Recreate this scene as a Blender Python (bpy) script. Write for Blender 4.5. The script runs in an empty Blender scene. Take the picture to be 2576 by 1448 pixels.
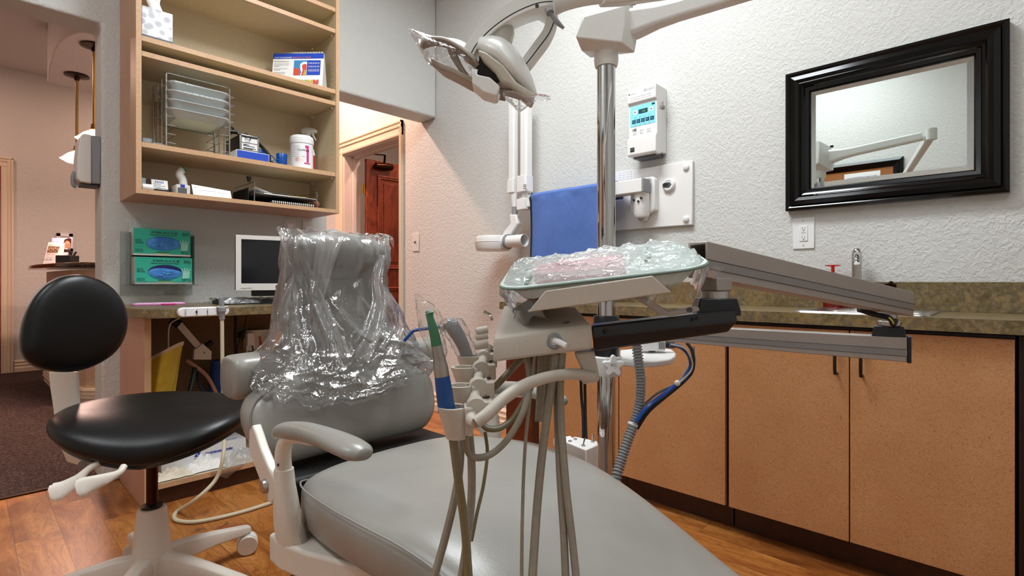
import bpy, bmesh, math, random
from mathutils import Vector as V, Matrix, noise
random.seed(7)
SC = bpy.context.scene
COL = SC.collection
PI = math.pi
# ------------------------------------------------------------------ camera frame
FPX, CX, HY, EYE = 1325.0, 1288.0, 709.0, 1.03
FW = V((0.7214, 0.6925, 0.0)).normalized()
RT = V((FW.y, -FW.x, 0.0))
CAM = V((0, 0, EYE))
def ray(px, py):
    return FW + RT * ((px - CX) / FPX) + V((0, 0, (HY - py) / FPX))
def P(px, py, z):                       # point seen at a pixel, z metres ahead of the camera
    return CAM + ray(px, py) * z
def aX(px, py, X): r = ray(px, py); return CAM + r * (X / r.x)
def aY(px, py, Y): r = ray(px, py); return CAM + r * (Y / r.y)
def aZ(px, py, Z): r = ray(px, py); return CAM + r * ((Z - EYE) / r.z)
def rz(px, pz_ref, d):                  # metres covered by d pixels at depth pz_ref
    return d / FPX * pz_ref
# ------------------------------------------------------------------ tagging
ORG = {}
def tag(o, label=None, cat=None, group=None, kind=None):
    if label: o['label'] = label
    if cat: o['category'] = cat
    if group: o['group'] = group
    if kind: o['kind'] = kind
    return o
def thing(name, label, cat, loc=(0, 0, 0), group=None):
    o = bpy.data.objects.new(name, None); COL.objects.link(o)
    o.location = V(loc); o.empty_display_size = 0.05
    ORG[o.name] = V(loc)
    return tag(o, label, cat, group)
def copy_tree(o, dv, label=None, group=None, parent=None):
    c = o.copy(); COL.objects.link(c)
    if parent is None:
        c.location = o.location + V(dv)
        ORG[c.name] = ORG[o.name] + V(dv)
        if label: c['label'] = label
        if group: c['group'] = group
    else:
        c.parent = parent; ORG[c.name] = ORG[parent.name]
    for ch in list(o.children): copy_tree(ch, dv, None, None, c)
    return c
# ------------------------------------------------------------------ mesh builder
def catmull(pts, n=6, closed=False):
    pts = [V(p) for p in pts]; out = []
    m = len(pts)
    rng = range(m) if closed else range(m - 1)
    for i in rng:
        if closed: p0, p1, p2, p3 = pts[i - 1], pts[i], pts[(i + 1) % m], pts[(i + 2) % m]
        else:
            p1, p2 = pts[i], pts[i + 1]
            p0 = pts[i - 1] if i > 0 else p1 * 2 - p2
            p3 = pts[i + 2] if i + 2 < m else p2 * 2 - p1
        for k in range(n):
            t = k / n; t2 = t * t; t3 = t2 * t
            out.append(0.5 * ((2 * p1) + (p2 - p0) * t + (2 * p0 - 5 * p1 + 4 * p2 - p3) * t2 + (3 * p1 - p0 - 3 * p2 + p3) * t3))
    if not closed: out.append(pts[-1])
    return out
class M:
    def __init__(s): s.v = []; s.f = []; s.sm = []
    def add(s, vs, fs, smooth=False):
        b = len(s.v); s.v += [V(p) for p in vs]
        for f in fs: s.f.append([b + i for i in f]); s.sm.append(smooth)
        return s
    def obox(s, c, ax, ay, az):
        c, ax, ay, az = V(c), V(ax), V(ay), V(az)
        vs = [c + ax * i + ay * j + az * k for k in (-1, 1) for j in (-1, 1) for i in (-1, 1)]
        return s.add(vs, [(0, 2, 3, 1), (4, 5, 7, 6), (0, 1, 5, 4), (2, 6, 7, 3), (0, 4, 6, 2), (1, 3, 7, 5)])
    def box(s, a, b):
        a, b = V(a), V(b); c = (a + b) / 2; h = (b - a) / 2
        return s.obox(c, (abs(h.x), 0, 0), (0, abs(h.y), 0), (0, 0, abs(h.z)))
    def hexa(s, q1, q2):                 # two quads (same winding) joined
        return s.loft([q1, q2], False, True, smooth=False)
    def prism(s, pts, ext, smooth=False):
        a = [V(p) for p in pts]; b = [p + V(ext) for p in a]; n = len(a)
        s.add(a + b, [list(range(n))[::-1], list(range(n, 2 * n))])
        return s.add(a + b, [(i, (i + 1) % n, n + (i + 1) % n, n + i) for i in range(n)], smooth)
    def loft(s, rings, closed_v=False, caps=True, smooth=True, close_ring=True):
        n = len(rings[0]); vs = [p for r in rings for p in r]; fs = []
        m = len(rings)
        for i in range(m if closed_v else m - 1):
            for j in range(n if close_ring else n - 1):
                a, b = i * n + j, i * n + (j + 1) % n
                c, d = ((i + 1) % m) * n + (j + 1) % n, ((i + 1) % m) * n + j
                fs.append((a, b, c, d))
        s.add(vs, fs, smooth)
        if caps and not closed_v and close_ring:
            k = len(s.v) - len(vs)
            s.f.append([k + j for j in range(n)][::-1]); s.sm.append(False)
            s.f.append([k + (m - 1) * n + j for j in range(n)]); s.sm.append(False)
        return s
    def tube(s, pts, r, n=10, smooth_n=0, caps=True, flat=1.0, ref=None):
        pts = [V(p) for p in pts]
        if smooth_n:
            rs0 = r if isinstance(r, (list, tuple)) else None
            q = catmull(pts, smooth_n)
            if rs0:
                r = []
                for i in range(len(pts) - 1):
                    for k in range(smooth_n): r.append(rs0[i] + (rs0[i + 1] - rs0[i]) * k / smooth_n)
                r.append(rs0[-1])
            pts = q
        rs = r if isinstance(r, (list, tuple)) else [r] * len(pts)
        t0 = (pts[1] - pts[0]).normalized()
        up = V(ref) if ref else (V((0, 0, 1)) if abs(t0.z) < 0.9 else V((1, 0, 0)))
        nrm = (up - t0 * up.dot(t0)).normalized()
        rings = []
        for i, p in enumerate(pts):
            t = (pts[min(i + 1, len(pts) - 1)] - pts[max(i - 1, 0)])
            t = t.normalized() if t.length > 1e-9 else t0
            nrm = (nrm - t * nrm.dot(t))
            nrm = nrm.normalized() if nrm.length > 1e-6 else V((1, 0, 0))
            bn = t.cross(nrm)
            rings.append([p + nrm * (math.cos(2 * PI * k / n) * rs[i]) + bn * (math.sin(2 * PI * k / n) * rs[i] * flat) for k in range(n)])
        return s.loft(rings, False, caps)
    def cyl(s, a, b, r, n=24, r2=None):
        return s.tube([a, b], [r, r if r2 is None else r2], n)
    def lathe(s, prof, o, axis=(0, 0, 1), n=28, caps=True, sx=1.0, ref=None):
        o = V(o); ax = V(axis).normalized()
        t = V(ref) if ref else (V((1, 0, 0)) if abs(ax.x) < 0.9 else V((0, 1, 0)))
        e1 = (t - ax * t.dot(ax)).normalized(); e2 = ax.cross(e1)
        rings = [[o + ax * z + e1 * (r * sx * math.cos(2 * PI * k / n)) + e2 * (r * math.sin(2 * PI * k / n)) for k in range(n)] for r, z in prof]
        return s.loft(rings, False, caps)
    def ell(s, c, rx, ry, rz_, n=20, m=12, ax=None):
        c = V(c); A = ax or [V((1, 0, 0)), V((0, 1, 0)), V((0, 0, 1))]
        rings = []
        for i in range(m + 1):
            th = -PI / 2 + PI * i / m
            cr, sr = max(math.cos(th), 1e-3), math.sin(th)
            rings.append([c + A[0] * (rx * cr * math.cos(2 * PI * k / n)) + A[1] * (ry * cr * math.sin(2 * PI * k / n)) + A[2] * (rz_ * sr) for k in range(n)])
        return s.loft(rings, False, True)
    def sheet(s, fn, nu, nv, smooth=True):
        vs = [fn(i / nu, j / nv) for j in range(nv + 1) for i in range(nu + 1)]
        fs = [(j * (nu + 1) + i, j * (nu + 1) + i + 1, (j + 1) * (nu + 1) + i + 1, (j + 1) * (nu + 1) + i) for j in range(nv) for i in range(nu)]
        return s.add(vs, fs, smooth)
    def rbox(s, c, ax, ay, az, r, seg=4):   # box with rounded vertical (az) edges
        c, ax, ay, az = V(c), V(ax), V(ay), V(az)
        lx, ly = ax.length, ay.length; ex, ey = ax.normalized(), ay.normalized()
        r = min(r, lx * .999, ly * .999); pts = []
        for qx, qy, a0 in ((1, 1, 0), (-1, 1, 90), (-1, -1, 180), (1, -1, 270)):
            for k in range(seg + 1):
                a = math.radians(a0 + 90 * k / seg)
                pts.append(c - az + ex * (qx * (lx - r) + r * math.cos(a)) + ey * (qy * (ly - r) + r * math.sin(a)))
        return s.prism(pts, az * 2)
    def build(s, name, mat, parent=None, org=None, bevel=0, seg=2, sub=0, solid=0, smooth=None, angle=35):
        o0 = ORG[parent.name] if parent is not None else (V(org) if org is not None else V((0, 0, 0)))
        me = bpy.data.meshes.new(name)
        me.from_pydata([tuple(p - o0) for p in s.v], [], s.f)
        bm = bmesh.new(); bm.from_mesh(me)
        bmesh.ops.remove_doubles(bm, verts=bm.verts, dist=1e-6)
        bmesh.ops.recalc_face_normals(bm, faces=bm.faces)
        bm.to_mesh(me); bm.free()
        me.materials.append(mat)
        anysm = any(s.sm) if smooth is None else smooth
        if anysm or bevel:
            me.polygons.foreach_set('use_smooth', [True] * len(me.polygons))
            try: me.set_sharp_from_angle(angle=math.radians(angle))
            except Exception: pass
        o = bpy.data.objects.new(name, me); COL.objects.link(o)
        if parent is not None: o.parent = parent
        else: o.location = o0
        ORG[o.name] = V(o0)
        if solid:
            md = o.modifiers.new('solid', 'SOLIDIFY'); md.thickness = solid; md.offset = 0
        if bevel:
            md = o.modifiers.new('bevel', 'BEVEL'); md.width = bevel; md.segments = seg; md.limit_method = 'ANGLE'; md.angle_limit = math.radians(30)
            md.harden_normals = False
        if sub:
            md = o.modifiers.new('sub', 'SUBSURF'); md.levels = sub; md.render_levels = sub
        return o
def struct(name, m, mat, **k):
    o = m.build(name, mat, **k); o['kind'] = 'structure'; return o
def text(s, o, ex, ey, mat, parent, width=None, size=0.02, align='LEFT', lift=0.0006, name='lettering', bold=0.0, shear=0.0):
    cu = bpy.data.curves.new('t', 'FONT'); cu.body = s; cu.size = size; cu.align_x = align; cu.extrude = 0.0002
    cu.offset = bold; cu.shear = shear; cu.resolution_u = 2
    ob = bpy.data.objects.new('t', cu); COL.objects.link(ob)
    dg = bpy.context.evaluated_depsgraph_get()
    me = bpy.data.meshes.new_from_object(ob.evaluated_get(dg))
    bpy.data.objects.remove(ob); 
    ex, ey = V(ex).normalized(), V(ey).normalized(); n = ex.cross(ey); o = V(o) + n * lift
    xs = [v.co.x for v in me.vertices]; sx = 1.0
    if width and xs and max(xs) > min(xs): sx = width / (max(xs) - min(xs))
    o0 = ORG[parent.name]
    for v in me.vertices:
        p = o + ex * (v.co.x * sx) + ey * v.co.y + n * v.co.z
        v.co = p - o0
    me.name = name; me.materials.clear(); me.materials.append(mat)
    t = bpy.data.objects.new(name, me); COL.objects.link(t); t.parent = parent; ORG[t.name] = V(o0)
    return t
def rpoly(x0, y0, x1, y1, r, seg=5):
    out = []
    for cx, cy, a0 in ((x1 - r, y1 - r, 0), (x0 + r, y1 - r, 90), (x0 + r, y0 + r, 180), (x1 - r, y0 + r, 270)):
        for k in range(seg + 1):
            a = math.radians(a0 + 90 * k / seg); out.append((cx + r * math.cos(a), cy + r * math.sin(a)))
    return out
# ------------------------------------------------------------------ materials
def lin(h):
    h = h.lstrip('#'); c = [int(h[i:i + 2], 16) / 255 for i in (0, 2, 4)]
    return tuple((x / 12.92 if x <= .04045 else ((x + .055) / 1.055) ** 2.4) for x in c) + (1,)
class NT:
    def __init__(s, name):
        s.m = bpy.data.materials.new(name); s.m.use_nodes = True
        s.t = s.m.node_tree; s.t.nodes.clear()
        s.out = s.n('ShaderNodeOutputMaterial')
    def n(s, typ, **k):
        nd = s.t.nodes.new(typ)
        for a, b in k.items():
            if a[0] == '_': nd.inputs[a[1:].replace('_', ' ')].default_value = b
            else: setattr(nd, a, b)
        return nd
    def l(s, a, b): s.t.links.new(a, b)
    def coord(s, scale=(1, 1, 1), rot=(0, 0, 0)):
        tc = s.n('ShaderNodeTexCoord'); mp = s.n('ShaderNodeMapping'); mp.inputs['Scale'].default_value = scale; mp.inputs['Rotation'].default_value = rot
        s.l(tc.outputs['Object'], mp.inputs['Vector']); return mp.outputs['Vector']
    def noise(s, vec, scale, detail=4, rough=.6, dist=0):
        nd = s.n('ShaderNodeTexNoise'); nd.inputs['Scale'].default_value = scale; nd.inputs['Detail'].default_value = detail
        nd.inputs['Roughness'].default_value = rough; nd.inputs['Distortion'].default_value = dist
        s.l(vec, nd.inputs['Vector']); return nd.outputs['Fac']
    def ramp(s, fac, stops):
        r = s.n('ShaderNodeValToRGB'); e = r.color_ramp.elements
        while len(e) < len(stops): e.new(.5)
        for i, (p, c) in enumerate(stops): e[i].position = p; e[i].color = lin(c) if isinstance(c, str) else (c, c, c, 1)
        s.l(fac, r.inputs['Fac']); return r.outputs['Color']
    def mixc(s, fac, a, b, mode='MIX'):
        r = s.n('ShaderNodeMix', data_type='RGBA', blend_type=mode)
        for sock, v in ((0, fac), (6, a), (7, b)):
            if isinstance(v, (int, float)): r.inputs[sock].default_value = v
            elif isinstance(v, tuple): r.inputs[sock].default_value = v
            else: s.l(v, r.inputs[sock])
        return r.outputs[2]
    def bump(s, h, strength=.3, dist=.01, prev=None):
        b = s.n('ShaderNodeBump'); b.inputs['Strength'].default_value = strength; b.inputs['Distance'].default_value = dist
        s.l(h, b.inputs['Height'])
        if prev: s.l(prev, b.inputs['Normal'])
        return b.outputs['Normal']
    def pbsdf(s, color, rough=.5, metal=0, spec=.5, normal=None, coat=0, **k):
        b = s.n('ShaderNodeBsdfPrincipled')
        if isinstance(color, (str,)): b.inputs['Base Color'].default_value = lin(color)
        elif isinstance(color, tuple): b.inputs['Base Color'].default_value = color
        else: s.l(color, b.inputs['Base Color'])
        if isinstance(rough, (int, float)): b.inputs['Roughness'].default_value = rough
        else: s.l(rough, b.inputs['Roughness'])
        b.inputs['Metallic'].default_value = metal; b.inputs['Specular IOR Level'].default_value = spec
        b.inputs['Coat Weight'].default_value = coat; b.inputs['Coat Roughness'].default_value = .15
        if normal: s.l(normal, b.inputs['Normal'])
        s.l(b.outputs['BSDF'], s.out.inputs['Surface']); return b
def simple(name, color, rough=.5, metal=0, spec=.5, coat=0):
    t = NT(name); t.pbsdf(color, rough, metal, spec, None, coat); return t.m
def speck(name, c1, c2, scale=60, rough=.5, bump=.0, spec=.5, coat=0, metal=0):
    t = NT(name); v = t.coord(); n = t.noise(v, scale, 3)
    c = t.ramp(n, [(.35, c1), (.65, c2)])
    nm = t.bump(n, bump, .004) if bump else None
    t.pbsdf(c, rough, metal, spec, nm, coat); return t.m
def emit(name, color, strength):
    t = NT(name); e = t.n('ShaderNodeEmission'); e.inputs['Color'].default_value = lin(color) if isinstance(color, str) else color
    e.inputs['Strength'].default_value = strength; t.l(e.outputs['Emission'], t.out.inputs['Surface']); return t.m
def wallpaint(name, color):
    t = NT(name); v = t.coord()
    n1 = t.noise(v, 54, 3, .5, .8); n2 = t.noise(v, 150, 2)
    r = t.ramp(n1, [(.42, 0.0), (.62, 1.0)])
    nm = t.bump(r, .36, .006); nm = t.bump(n2, .15, .003, nm)
    t.pbsdf(color, .62, 0, .35, nm); return t.m
MT = {}
MT['wall'] = wallpaint('wall paint pale grey', '#d2d2ce')
MT['ceiling'] = wallpaint('ceiling paint', '#d5cfca')
def wood_floor():
    t = NT('wood plank floor'); v = t.coord((1, 1, 1), (0, 0, math.radians(90)))
    br = t.n('ShaderNodeTexBrick'); br.offset = .37; br.inputs['Scale'].default_value = 1
    br.inputs['Brick Width'].default_value = .95; br.inputs['Row Height'].default_value = .14; br.inputs['Mortar Size'].default_value = .0010
    br.inputs['Color1'].default_value = (.2, .2, .2, 1); br.inputs['Color2'].default_value = (.8, .8, .8, 1); br.inputs['Mortar'].default_value = (0, 0, 0, 1)
    t.l(v, br.inputs['Vector'])
    sc = t.n('ShaderNodeVectorMath', operation='SCALE'); sc.inputs['Scale'].default_value = 9.0; t.l(br.outputs['Color'], sc.inputs[0])
    def shifted(scale):
        mp = t.n('ShaderNodeMapping'); mp.inputs['Scale'].default_value = scale; t.l(v, mp.inputs['Vector'])
        ad = t.n('ShaderNodeVectorMath', operation='ADD'); t.l(mp.outputs['Vector'], ad.inputs[0]); t.l(sc.outputs['Vector'], ad.inputs[1]); return ad.outputs['Vector']
    a = t.noise(shifted((1.0, 3.2, 1)), 2.3, 3, .5, 1.2)                 # broad figure
    def rings(f, k):
        mu = t.n('ShaderNodeMath', operation='MULTIPLY'); mu.inputs[1].default_value = k; t.l(f, mu.inputs[0])
        wv = t.n('ShaderNodeMath', operation='SINE'); t.l(mu.outputs[0], wv.inputs[0]); return wv.outputs[0]
    g = t.noise(shifted((3, 26, 1)), 2.6, 6, .65, .8)                    # fine grain
    c = t.ramp(a, [(.28, '#84481f'), (.45, '#a9662f'), (.58, '#bd7a3c'), (.75, '#ce9150')])
    r1 = t.ramp(rings(a, 95), [(.0, 0.0), (.55, .0), (.98, 1.0)])
    f = t.n('ShaderNodeMath', operation='MULTIPLY'); t.l(r1, f.inputs[0]); f.inputs[1].default_value = .36
    c = t.mixc(f.outputs[0], c, lin('#6d3512'))
    gg = t.ramp(g, [(.38, .6), (.62, 1.0)]); c = t.mixc(.55, c, gg, 'MULTIPLY')
    pl = t.ramp(br.outputs['Color'], [(.1, .78), (.9, 1.12)]); c = t.mixc(.8, c, pl, 'MULTIPLY')
    k = t.ramp(t.noise(v, 6.5, 5, .62, 1.4), [(.64, 0.0), (.73, 1.0)])
    kf = t.n('ShaderNodeMath', operation='MULTIPLY'); t.l(k, kf.inputs[0]); kf.inputs[1].default_value = .7
    c = t.mixc(kf.outputs[0], c, lin('#4a220c'))
    mo = t.n('ShaderNodeMath', operation='MULTIPLY'); t.l(br.outputs['Fac'], mo.inputs[0]); mo.inputs[1].default_value = .65
    c = t.mixc(mo.outputs[0], c, lin('#2c1508'))
    t.pbsdf(c, .34, 0, .4, t.bump(g, .05, .003)); return t.m
MT['floor'] = wood_floor()
def carpet():
    t = NT('carpet brown grey'); v = t.coord(); n = t.noise(v, 110, 4, .8)
    c = t.ramp(n, [(.3, '#1e1817'), (.5, '#3d312e'), (.68, '#75645f')]); t.pbsdf(c, .95, 0, .1, t.bump(n, .8, .006)); return t.m
MT['carpet'] = carpet()
def laminate(name, base, dark, spec=.4):
    t = NT(name); v = t.coord((1, 1, 1)); v2 = t.coord((1, 1, 1.6), (.6, .3, .5))
    big = t.noise(v, 5, 3); c0 = t.ramp(big, [(.3, base[0]), (.7, base[1])])
    n1 = t.noise(v2, 95, 3, .75, 3.5)
    f = t.ramp(n1, [(.555, 0.0), (.60, 1.0)])
    vo = t.noise(v, 70, 4, .8, 4.5); f2 = t.ramp(vo, [(.57, 0.0), (.61, 1.0)])
    mx = t.n('ShaderNodeMath', operation='MAXIMUM'); t.l(f, mx.inputs[0]); t.l(f2, mx.inputs[1])
    ml = t.n('ShaderNodeMath', operation='MULTIPLY'); t.l(mx.outputs[0], ml.inputs[0]); ml.inputs[1].default_value = .78
    c = t.mixc(ml.outputs[0], c0, lin(dark)); t.pbsdf(c, .42, 0, spec); return t.m
MT['cab'] = laminate('cabinet laminate tan orange', ('#c48c5c', '#ce9869'), '#86542f')
MT['shelf'] = laminate('shelf edge tan laminate', ('#c9a27e', '#d1ab86'), '#a87b54')
MT['shelfside'] = laminate('shelf side laminate', ('#b98f72', '#c49a7c'), '#9a6f52')
MT['melamine'] = speck('almond melamine', '#cbb896', '#d2c09f', 90, .5)
MT['deskside'] = laminate('desk side laminate', ('#c1927a', '#c99c84'), '#9d6f58')
MT['cabedge'] = simple('cabinet dark brown reveal', '#2c1408', .5)
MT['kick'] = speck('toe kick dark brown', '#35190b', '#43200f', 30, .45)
def stone():
    t = NT('countertop brown green stone laminate'); v = t.coord()
    a = t.noise(v, 11, 8, .68, .8); b = t.noise(v, 55, 5, .7, .6)
    c = t.ramp(a, [(.3, '#3f3218'), (.42, '#6a5730'), (.5, '#66594a'), (.6, '#8f6f3e'), (.75, '#8d8560')])
    d = t.ramp(b, [(.3, '#2e2715'), (.5, '#776a48'), (.7, '#b19c70')])
    c = t.mixc(.45, c, d); t.pbsdf(c, .28, 0, .5); return t.m
MT['stone'] = stone()
MT['granite'] = speck('dark granite', '#17130f', '#463629', 40, .12)
def cherry(name, a, b, c_):
    t = NT(name); v = t.coord((1, 1, .35)); n = t.noise(v, 9, 6, .65, 1.5)
    c = t.ramp(n, [(.3, a), (.5, b), (.7, c_)]); t.pbsdf(c, .35, 0, .5, None, .2); return t.m
MT['cherry'] = cherry('cherry stained wood', '#4d1708', '#7d3116', '#9a4a24')
MT['maroonwood'] = cherry('red brown wood', '#4a1a0e', '#5d2413', '#74331d')
MT['trim'] = simple('trim paint cream', '#e2d4bd', .35, 0, .5)
MT['trimw'] = simple('jamb paint pale', '#dcd2cc', .4)
def leather(name, c1, c2, rough=.36, scale=240, spec=.5, crease=0.0):
    t = NT(name); v = t.coord(); n = t.noise(v, scale, 3, .6); big = t.noise(v, 6, 3)
    c = t.ramp(big, [(.3, c1), (.7, c2)]); nm = t.bump(n, .12, .002)
    if crease: nm = t.bump(t.noise(t.coord((1, 1, .5)), 16, 3, .5, 1.0), crease, .012, nm)
    t.pbsdf(c, rough, 0, spec, nm); return t.m
MT['greyvinyl'] = leather('grey upholstery vinyl', '#8f8c85', '#98958e', .30, 260, .5, .05)
MT['blackvinyl'] = leather('black upholstery vinyl', '#070708', '#0a0a0b', .36, 300, .38)
MT['cream'] = speck('cream painted metal', '#d9d0c4', '#ddd5ca', 200, .35)
MT['unit'] = speck('dental unit putty plastic', '#c3bbae', '#c8c0b4', 300, .42)
MT['lampw'] = speck('lamp enamel ivory', '#e8e9e4', '#ebece8', 120, .3)
MT['white'] = simple('white plastic', '#ececec', .35)
MT['xray'] = simple('x ray unit white', '#ebe9e7', .32)
MT['offwhite'] = simple('off white plastic', '#dcd8d2', .4)
MT['chrome'] = simple('chrome', '#c6c6c6', .07, 1)
MT['wire'] = simple('wire chrome', '#b9b6b2', .22, 1)
MT['steel'] = simple('brushed steel', '#bdb9b4', .3, 1)
MT['brassdark'] = simple('antique bronze', '#3a2418', .35, 1)
MT['alu'] = speck('anodised aluminium', '#aaa29c', '#b0a8a2', 250, .38, 0, .5, 0, .55)
MT['alu2'] = speck('anodised aluminium stripe', '#94908f', '#9a9695', 250, .4, 0, .5, 0, .55)
MT['greyplastic'] = simple('grey plastic', '#8d8f92', .45)
MT['dgrey'] = simple('dark grey plastic', '#55575b', .45)
MT['black'] = simple('black plastic', '#101114', .4)
MT['blackgloss'] = simple('black lacquer', '#040405', .16, 0, .35)
MT['rubber'] = simple('black rubber', '#0c0c0c', .6)
MT['navyblk'] = simple('black enamel', '#14171c', .33)
MT['paper'] = simple('paper white', '#eeeeec', .6)
MT['ink'] = simple('ink black', '#15161a', .6)
MT['inkgrey'] = simple('ink grey', '#8b8c8e', .6)
MT['inkblue'] = simple('ink blue', '#2436a8', .6)
MT['inkwhite'] = simple('ink white', '#f2f2f2', .6)
MT['orangeink'] = simple('ink orange', '#e08a62', .6)
MT['magenta'] = simple('magenta print', '#cc2f86', .5)
MT['green'] = simple('green plastic', '#0d7a4c', .35)
MT['mint'] = simple('mint tray plastic', '#dce8e2', .35)
MT['mintdark'] = simple('green grey tray rim', '#6f837a', .4)
MT['blue'] = simple('blue anodised', '#0c4587', .35)
MT['silver'] = simple('handpiece silver', '#a8a39b', .35, .8)
MT['bluebox'] = simple('blue card', '#1746b8', .5)
MT['bluegloss'] = simple('blue plastic', '#0f4c9e', .25)
MT['teal'] = simple('glove box teal', '#2fb498', .5)
MT['nitrile'] = speck('nitrile glove blue', '#2d76c4', '#4d97dd', 14, .5)
MT['nitriledark'] = simple('box interior navy', '#0c1d5c', .6)
MT['pink'] = simple('pink plastic', '#e79ad0', .3)
MT['pinkpaper'] = simple('pink paper', '#f8cdd2', .6)
MT['yellow'] = speck('yellow vinyl', '#d9c03a', '#e3cf52', 20, .45)
MT['lining'] = simple('cream lining', '#e6dcc6', .6)
MT['red'] = simple('red plastic', '#c03028', .4)
MT['tube'] = speck('hose putty', '#8f8779', '#979080', 120, .35)
MT['tubeolive'] = speck('hose olive', '#786e50', '#807658', 120, .3)
MT['cable'] = simple('cable pale', '#cdc3a6', .4)
MT['apron'] = leather('blue lead apron cloth', '#5370b2', '#5b79bd', .6, 400, .3, .35)
MT['screen'] = simple('screen glass', '#15171c', .12)
MT['cyan'] = simple('cyan panel print', '#8fdcec', .35)
MT['tealdk'] = simple('teal keypad', '#0f4a5c', .3)
MT['cork'] = speck('cork board', '#8c5426', '#a3662f', 200, .8)
MT['cloth'] = simple('white cloth', '#f0eee9', .8)
MT['skin'] = simple('print skin', '#d59a78', .6)
MT['hairp'] = simple('print hair', '#5a2a18', .6)
MT['printblue'] = simple('print sky blue', '#a8bfdc', .6)
MT['brass'] = simple('brass', '#b89a58', .3, 1)
MT['yel'] = simple('yellow print', '#d8d24a', .5)
MT['limeg'] = simple('green print', '#8fb85a', .5)
MT['ochre'] = simple('ochre print', '#c9b04e', .5)
MT['coral'] = simple('red print', '#d2503f', .5)
MT['foil'] = simple('lens dark glass', '#2a2622', .1, .6)
def mirror():
    t = NT('mirror glass'); b = t.pbsdf('#e9f0ee', .01, 1); return t.m
MT['mirror'] = mirror()
def clear(name, tint, fac, rough=.08, bump=0., bscale=30, milk=0.0, stretch=1.0, base=.05, gain=.85):
    t = NT(name); tr = t.n('ShaderNodeBsdfTransparent'); tr.inputs['Color'].default_value = lin(tint)
    g = t.n('ShaderNodeBsdfGlossy'); g.inputs['Roughness'].default_value = rough; g.inputs['Color'].default_value = (1, 1, 1, 1)
    lw = t.n('ShaderNodeLayerWeight'); lw.inputs['Blend'].default_value = fac
    m = t.n('ShaderNodeMixShader')
    if bump:
        v = t.coord((1, 1, stretch)); n = t.noise(v, bscale, 3, .55, 1.5)
        nm = t.bump(n, bump, .01); t.l(nm, g.inputs['Normal']); t.l(nm, lw.inputs['Normal'])
    ml = t.n('ShaderNodeMath', operation='MULTIPLY_ADD'); t.l(lw.outputs['Fresnel'], ml.inputs[0]); ml.inputs[1].default_value = gain; ml.inputs[2].default_value = base
    t.l(ml.outputs[0], m.inputs['Fac']); t.l(tr.outputs[0], m.inputs[1]); t.l(g.outputs[0], m.inputs[2])
    last = m.outputs[0]
    if milk:
        d = t.n('ShaderNodeBsdfTranslucent'); d.inputs['Color'].default_value = (.9, .9, .92, 1)
        d2 = t.n('ShaderNodeBsdfDiffuse'); d2.inputs['Color'].default_value = (.9, .9, .92, 1)
        ms = t.n('ShaderNodeMixShader'); ms.inputs['Fac'].default_value = .5; t.l(d.outputs[0], ms.inputs[1]); t.l(d2.outputs[0], ms.inputs[2])
        m2 = t.n('ShaderNodeMixShader'); m2.inputs['Fac'].default_value = milk; t.l(last, m2.inputs[1]); t.l(ms.outputs[0], m2.inputs[2]); last = m2.outputs[0]
    t.l(last, t.out.inputs['Surface']); return t.m
MT['bag'] = clear('clear poly bag', '#f7f7f8', .30, .17, .55, 22, .05, .35, .10, 1.0)
MT['wrap'] = clear('clear tray wrap', '#f8fafa', .28, .14, .5, 34, .20, 1.0, .10, 1.0)
MT['sleeve'] = clear('clear thin sleeve', '#fafafa', .16, .10, .35, 40, .03, 1.0, .03, .8)
MT['acrylic'] = clear('clear acrylic', '#f2f4f4', .12, .03)
MT['redclear'] = clear('red clear plastic', '#f2553c', .2, .05)
MT['glass'] = clear('window glass', '#f6f9f8', .1, .01)
MT['deskback_shade'] = speck('desk back shaded brown', '#6a5336', '#745b3d', 60, .6)  # shade under the desk put into a darker brown back colour
MT['bagmilk'] = clear('clear bag pleat', '#f8f8f9', .32, .16, .5, 26, .16, .3, .12, 1.0)
# ------------------------------------------------------------------ room shell
XR, YB, YB2, ZC = 2.64, 3.38, 3.59, 3.45
XL, YN = -1.5, -1.6
m = M()
prof = [(XL, 0), (XL, ZC), (XR, ZC), (XR, 2.35), (1.71, 2.35), (1.71, 0), (.49, 0), (.49, 2.355), (-.9, 2.355), (-.9, 0)]
m.prism([(x, YB, z) for x, z in prof], (0, YB2 - YB, 0)); struct('wall_back', m, MT['wall'], bevel=.016, seg=3)
DY0, DY1, DZ = 3.885, 4.875, 2.305
m = M()
prof = [(YN, 0), (YN, ZC), (8.25, ZC), (8.25, 0), (DY1, 0), (DY1, DZ), (DY0, DZ), (DY0, 0)]
m.prism([(XR, y, z) for y, z in prof], (.18, 0, 0)); struct('wall_right', m, MT['wall'])
m = M().box((XL - .12, YN, 0), (XL, YB2, ZC)); struct('wall_left', m, MT['wall'])
m = M().box((XL - .12, YN - .12, 0), (XR + .18, YN, ZC)); struct('wall_near', m, MT['wall'])
m = M().box((-2.7, 8.25, 0), (XR + .18, 8.4, ZC)); struct('wall_hall_far', m, MT['wall'])
m = M().box((-2.7, YB2 - .1, 0), (-2.58, 8.25, ZC)); struct('wall_hall_left', m, MT['wall'])
m = M().box((-2.7, YB, 0), (XL - .12, YB2, ZC)); struct('wall_hall_near', m, MT['wall'])
m = M().box((-2.75, YN - .15, ZC), (4.6, 8.45, ZC + .1)); struct('ceiling', m, MT['ceiling'])
m = M().box((XL - .12, YN - .12, -.1), (XR + .2, 3.48, 0)); struct('floor', m, MT['floor'])
m = M().box((-2.7, 3.48, -.1), (4.6, 8.4, .004)); struct('floor_hall_carpet', m, MT['carpet'])
m = M().box((-.9, 3.465, 0), (.49, 3.49, .008)); struct('trim_floor_threshold', m, MT['brassdark'], bevel=.003)
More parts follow.
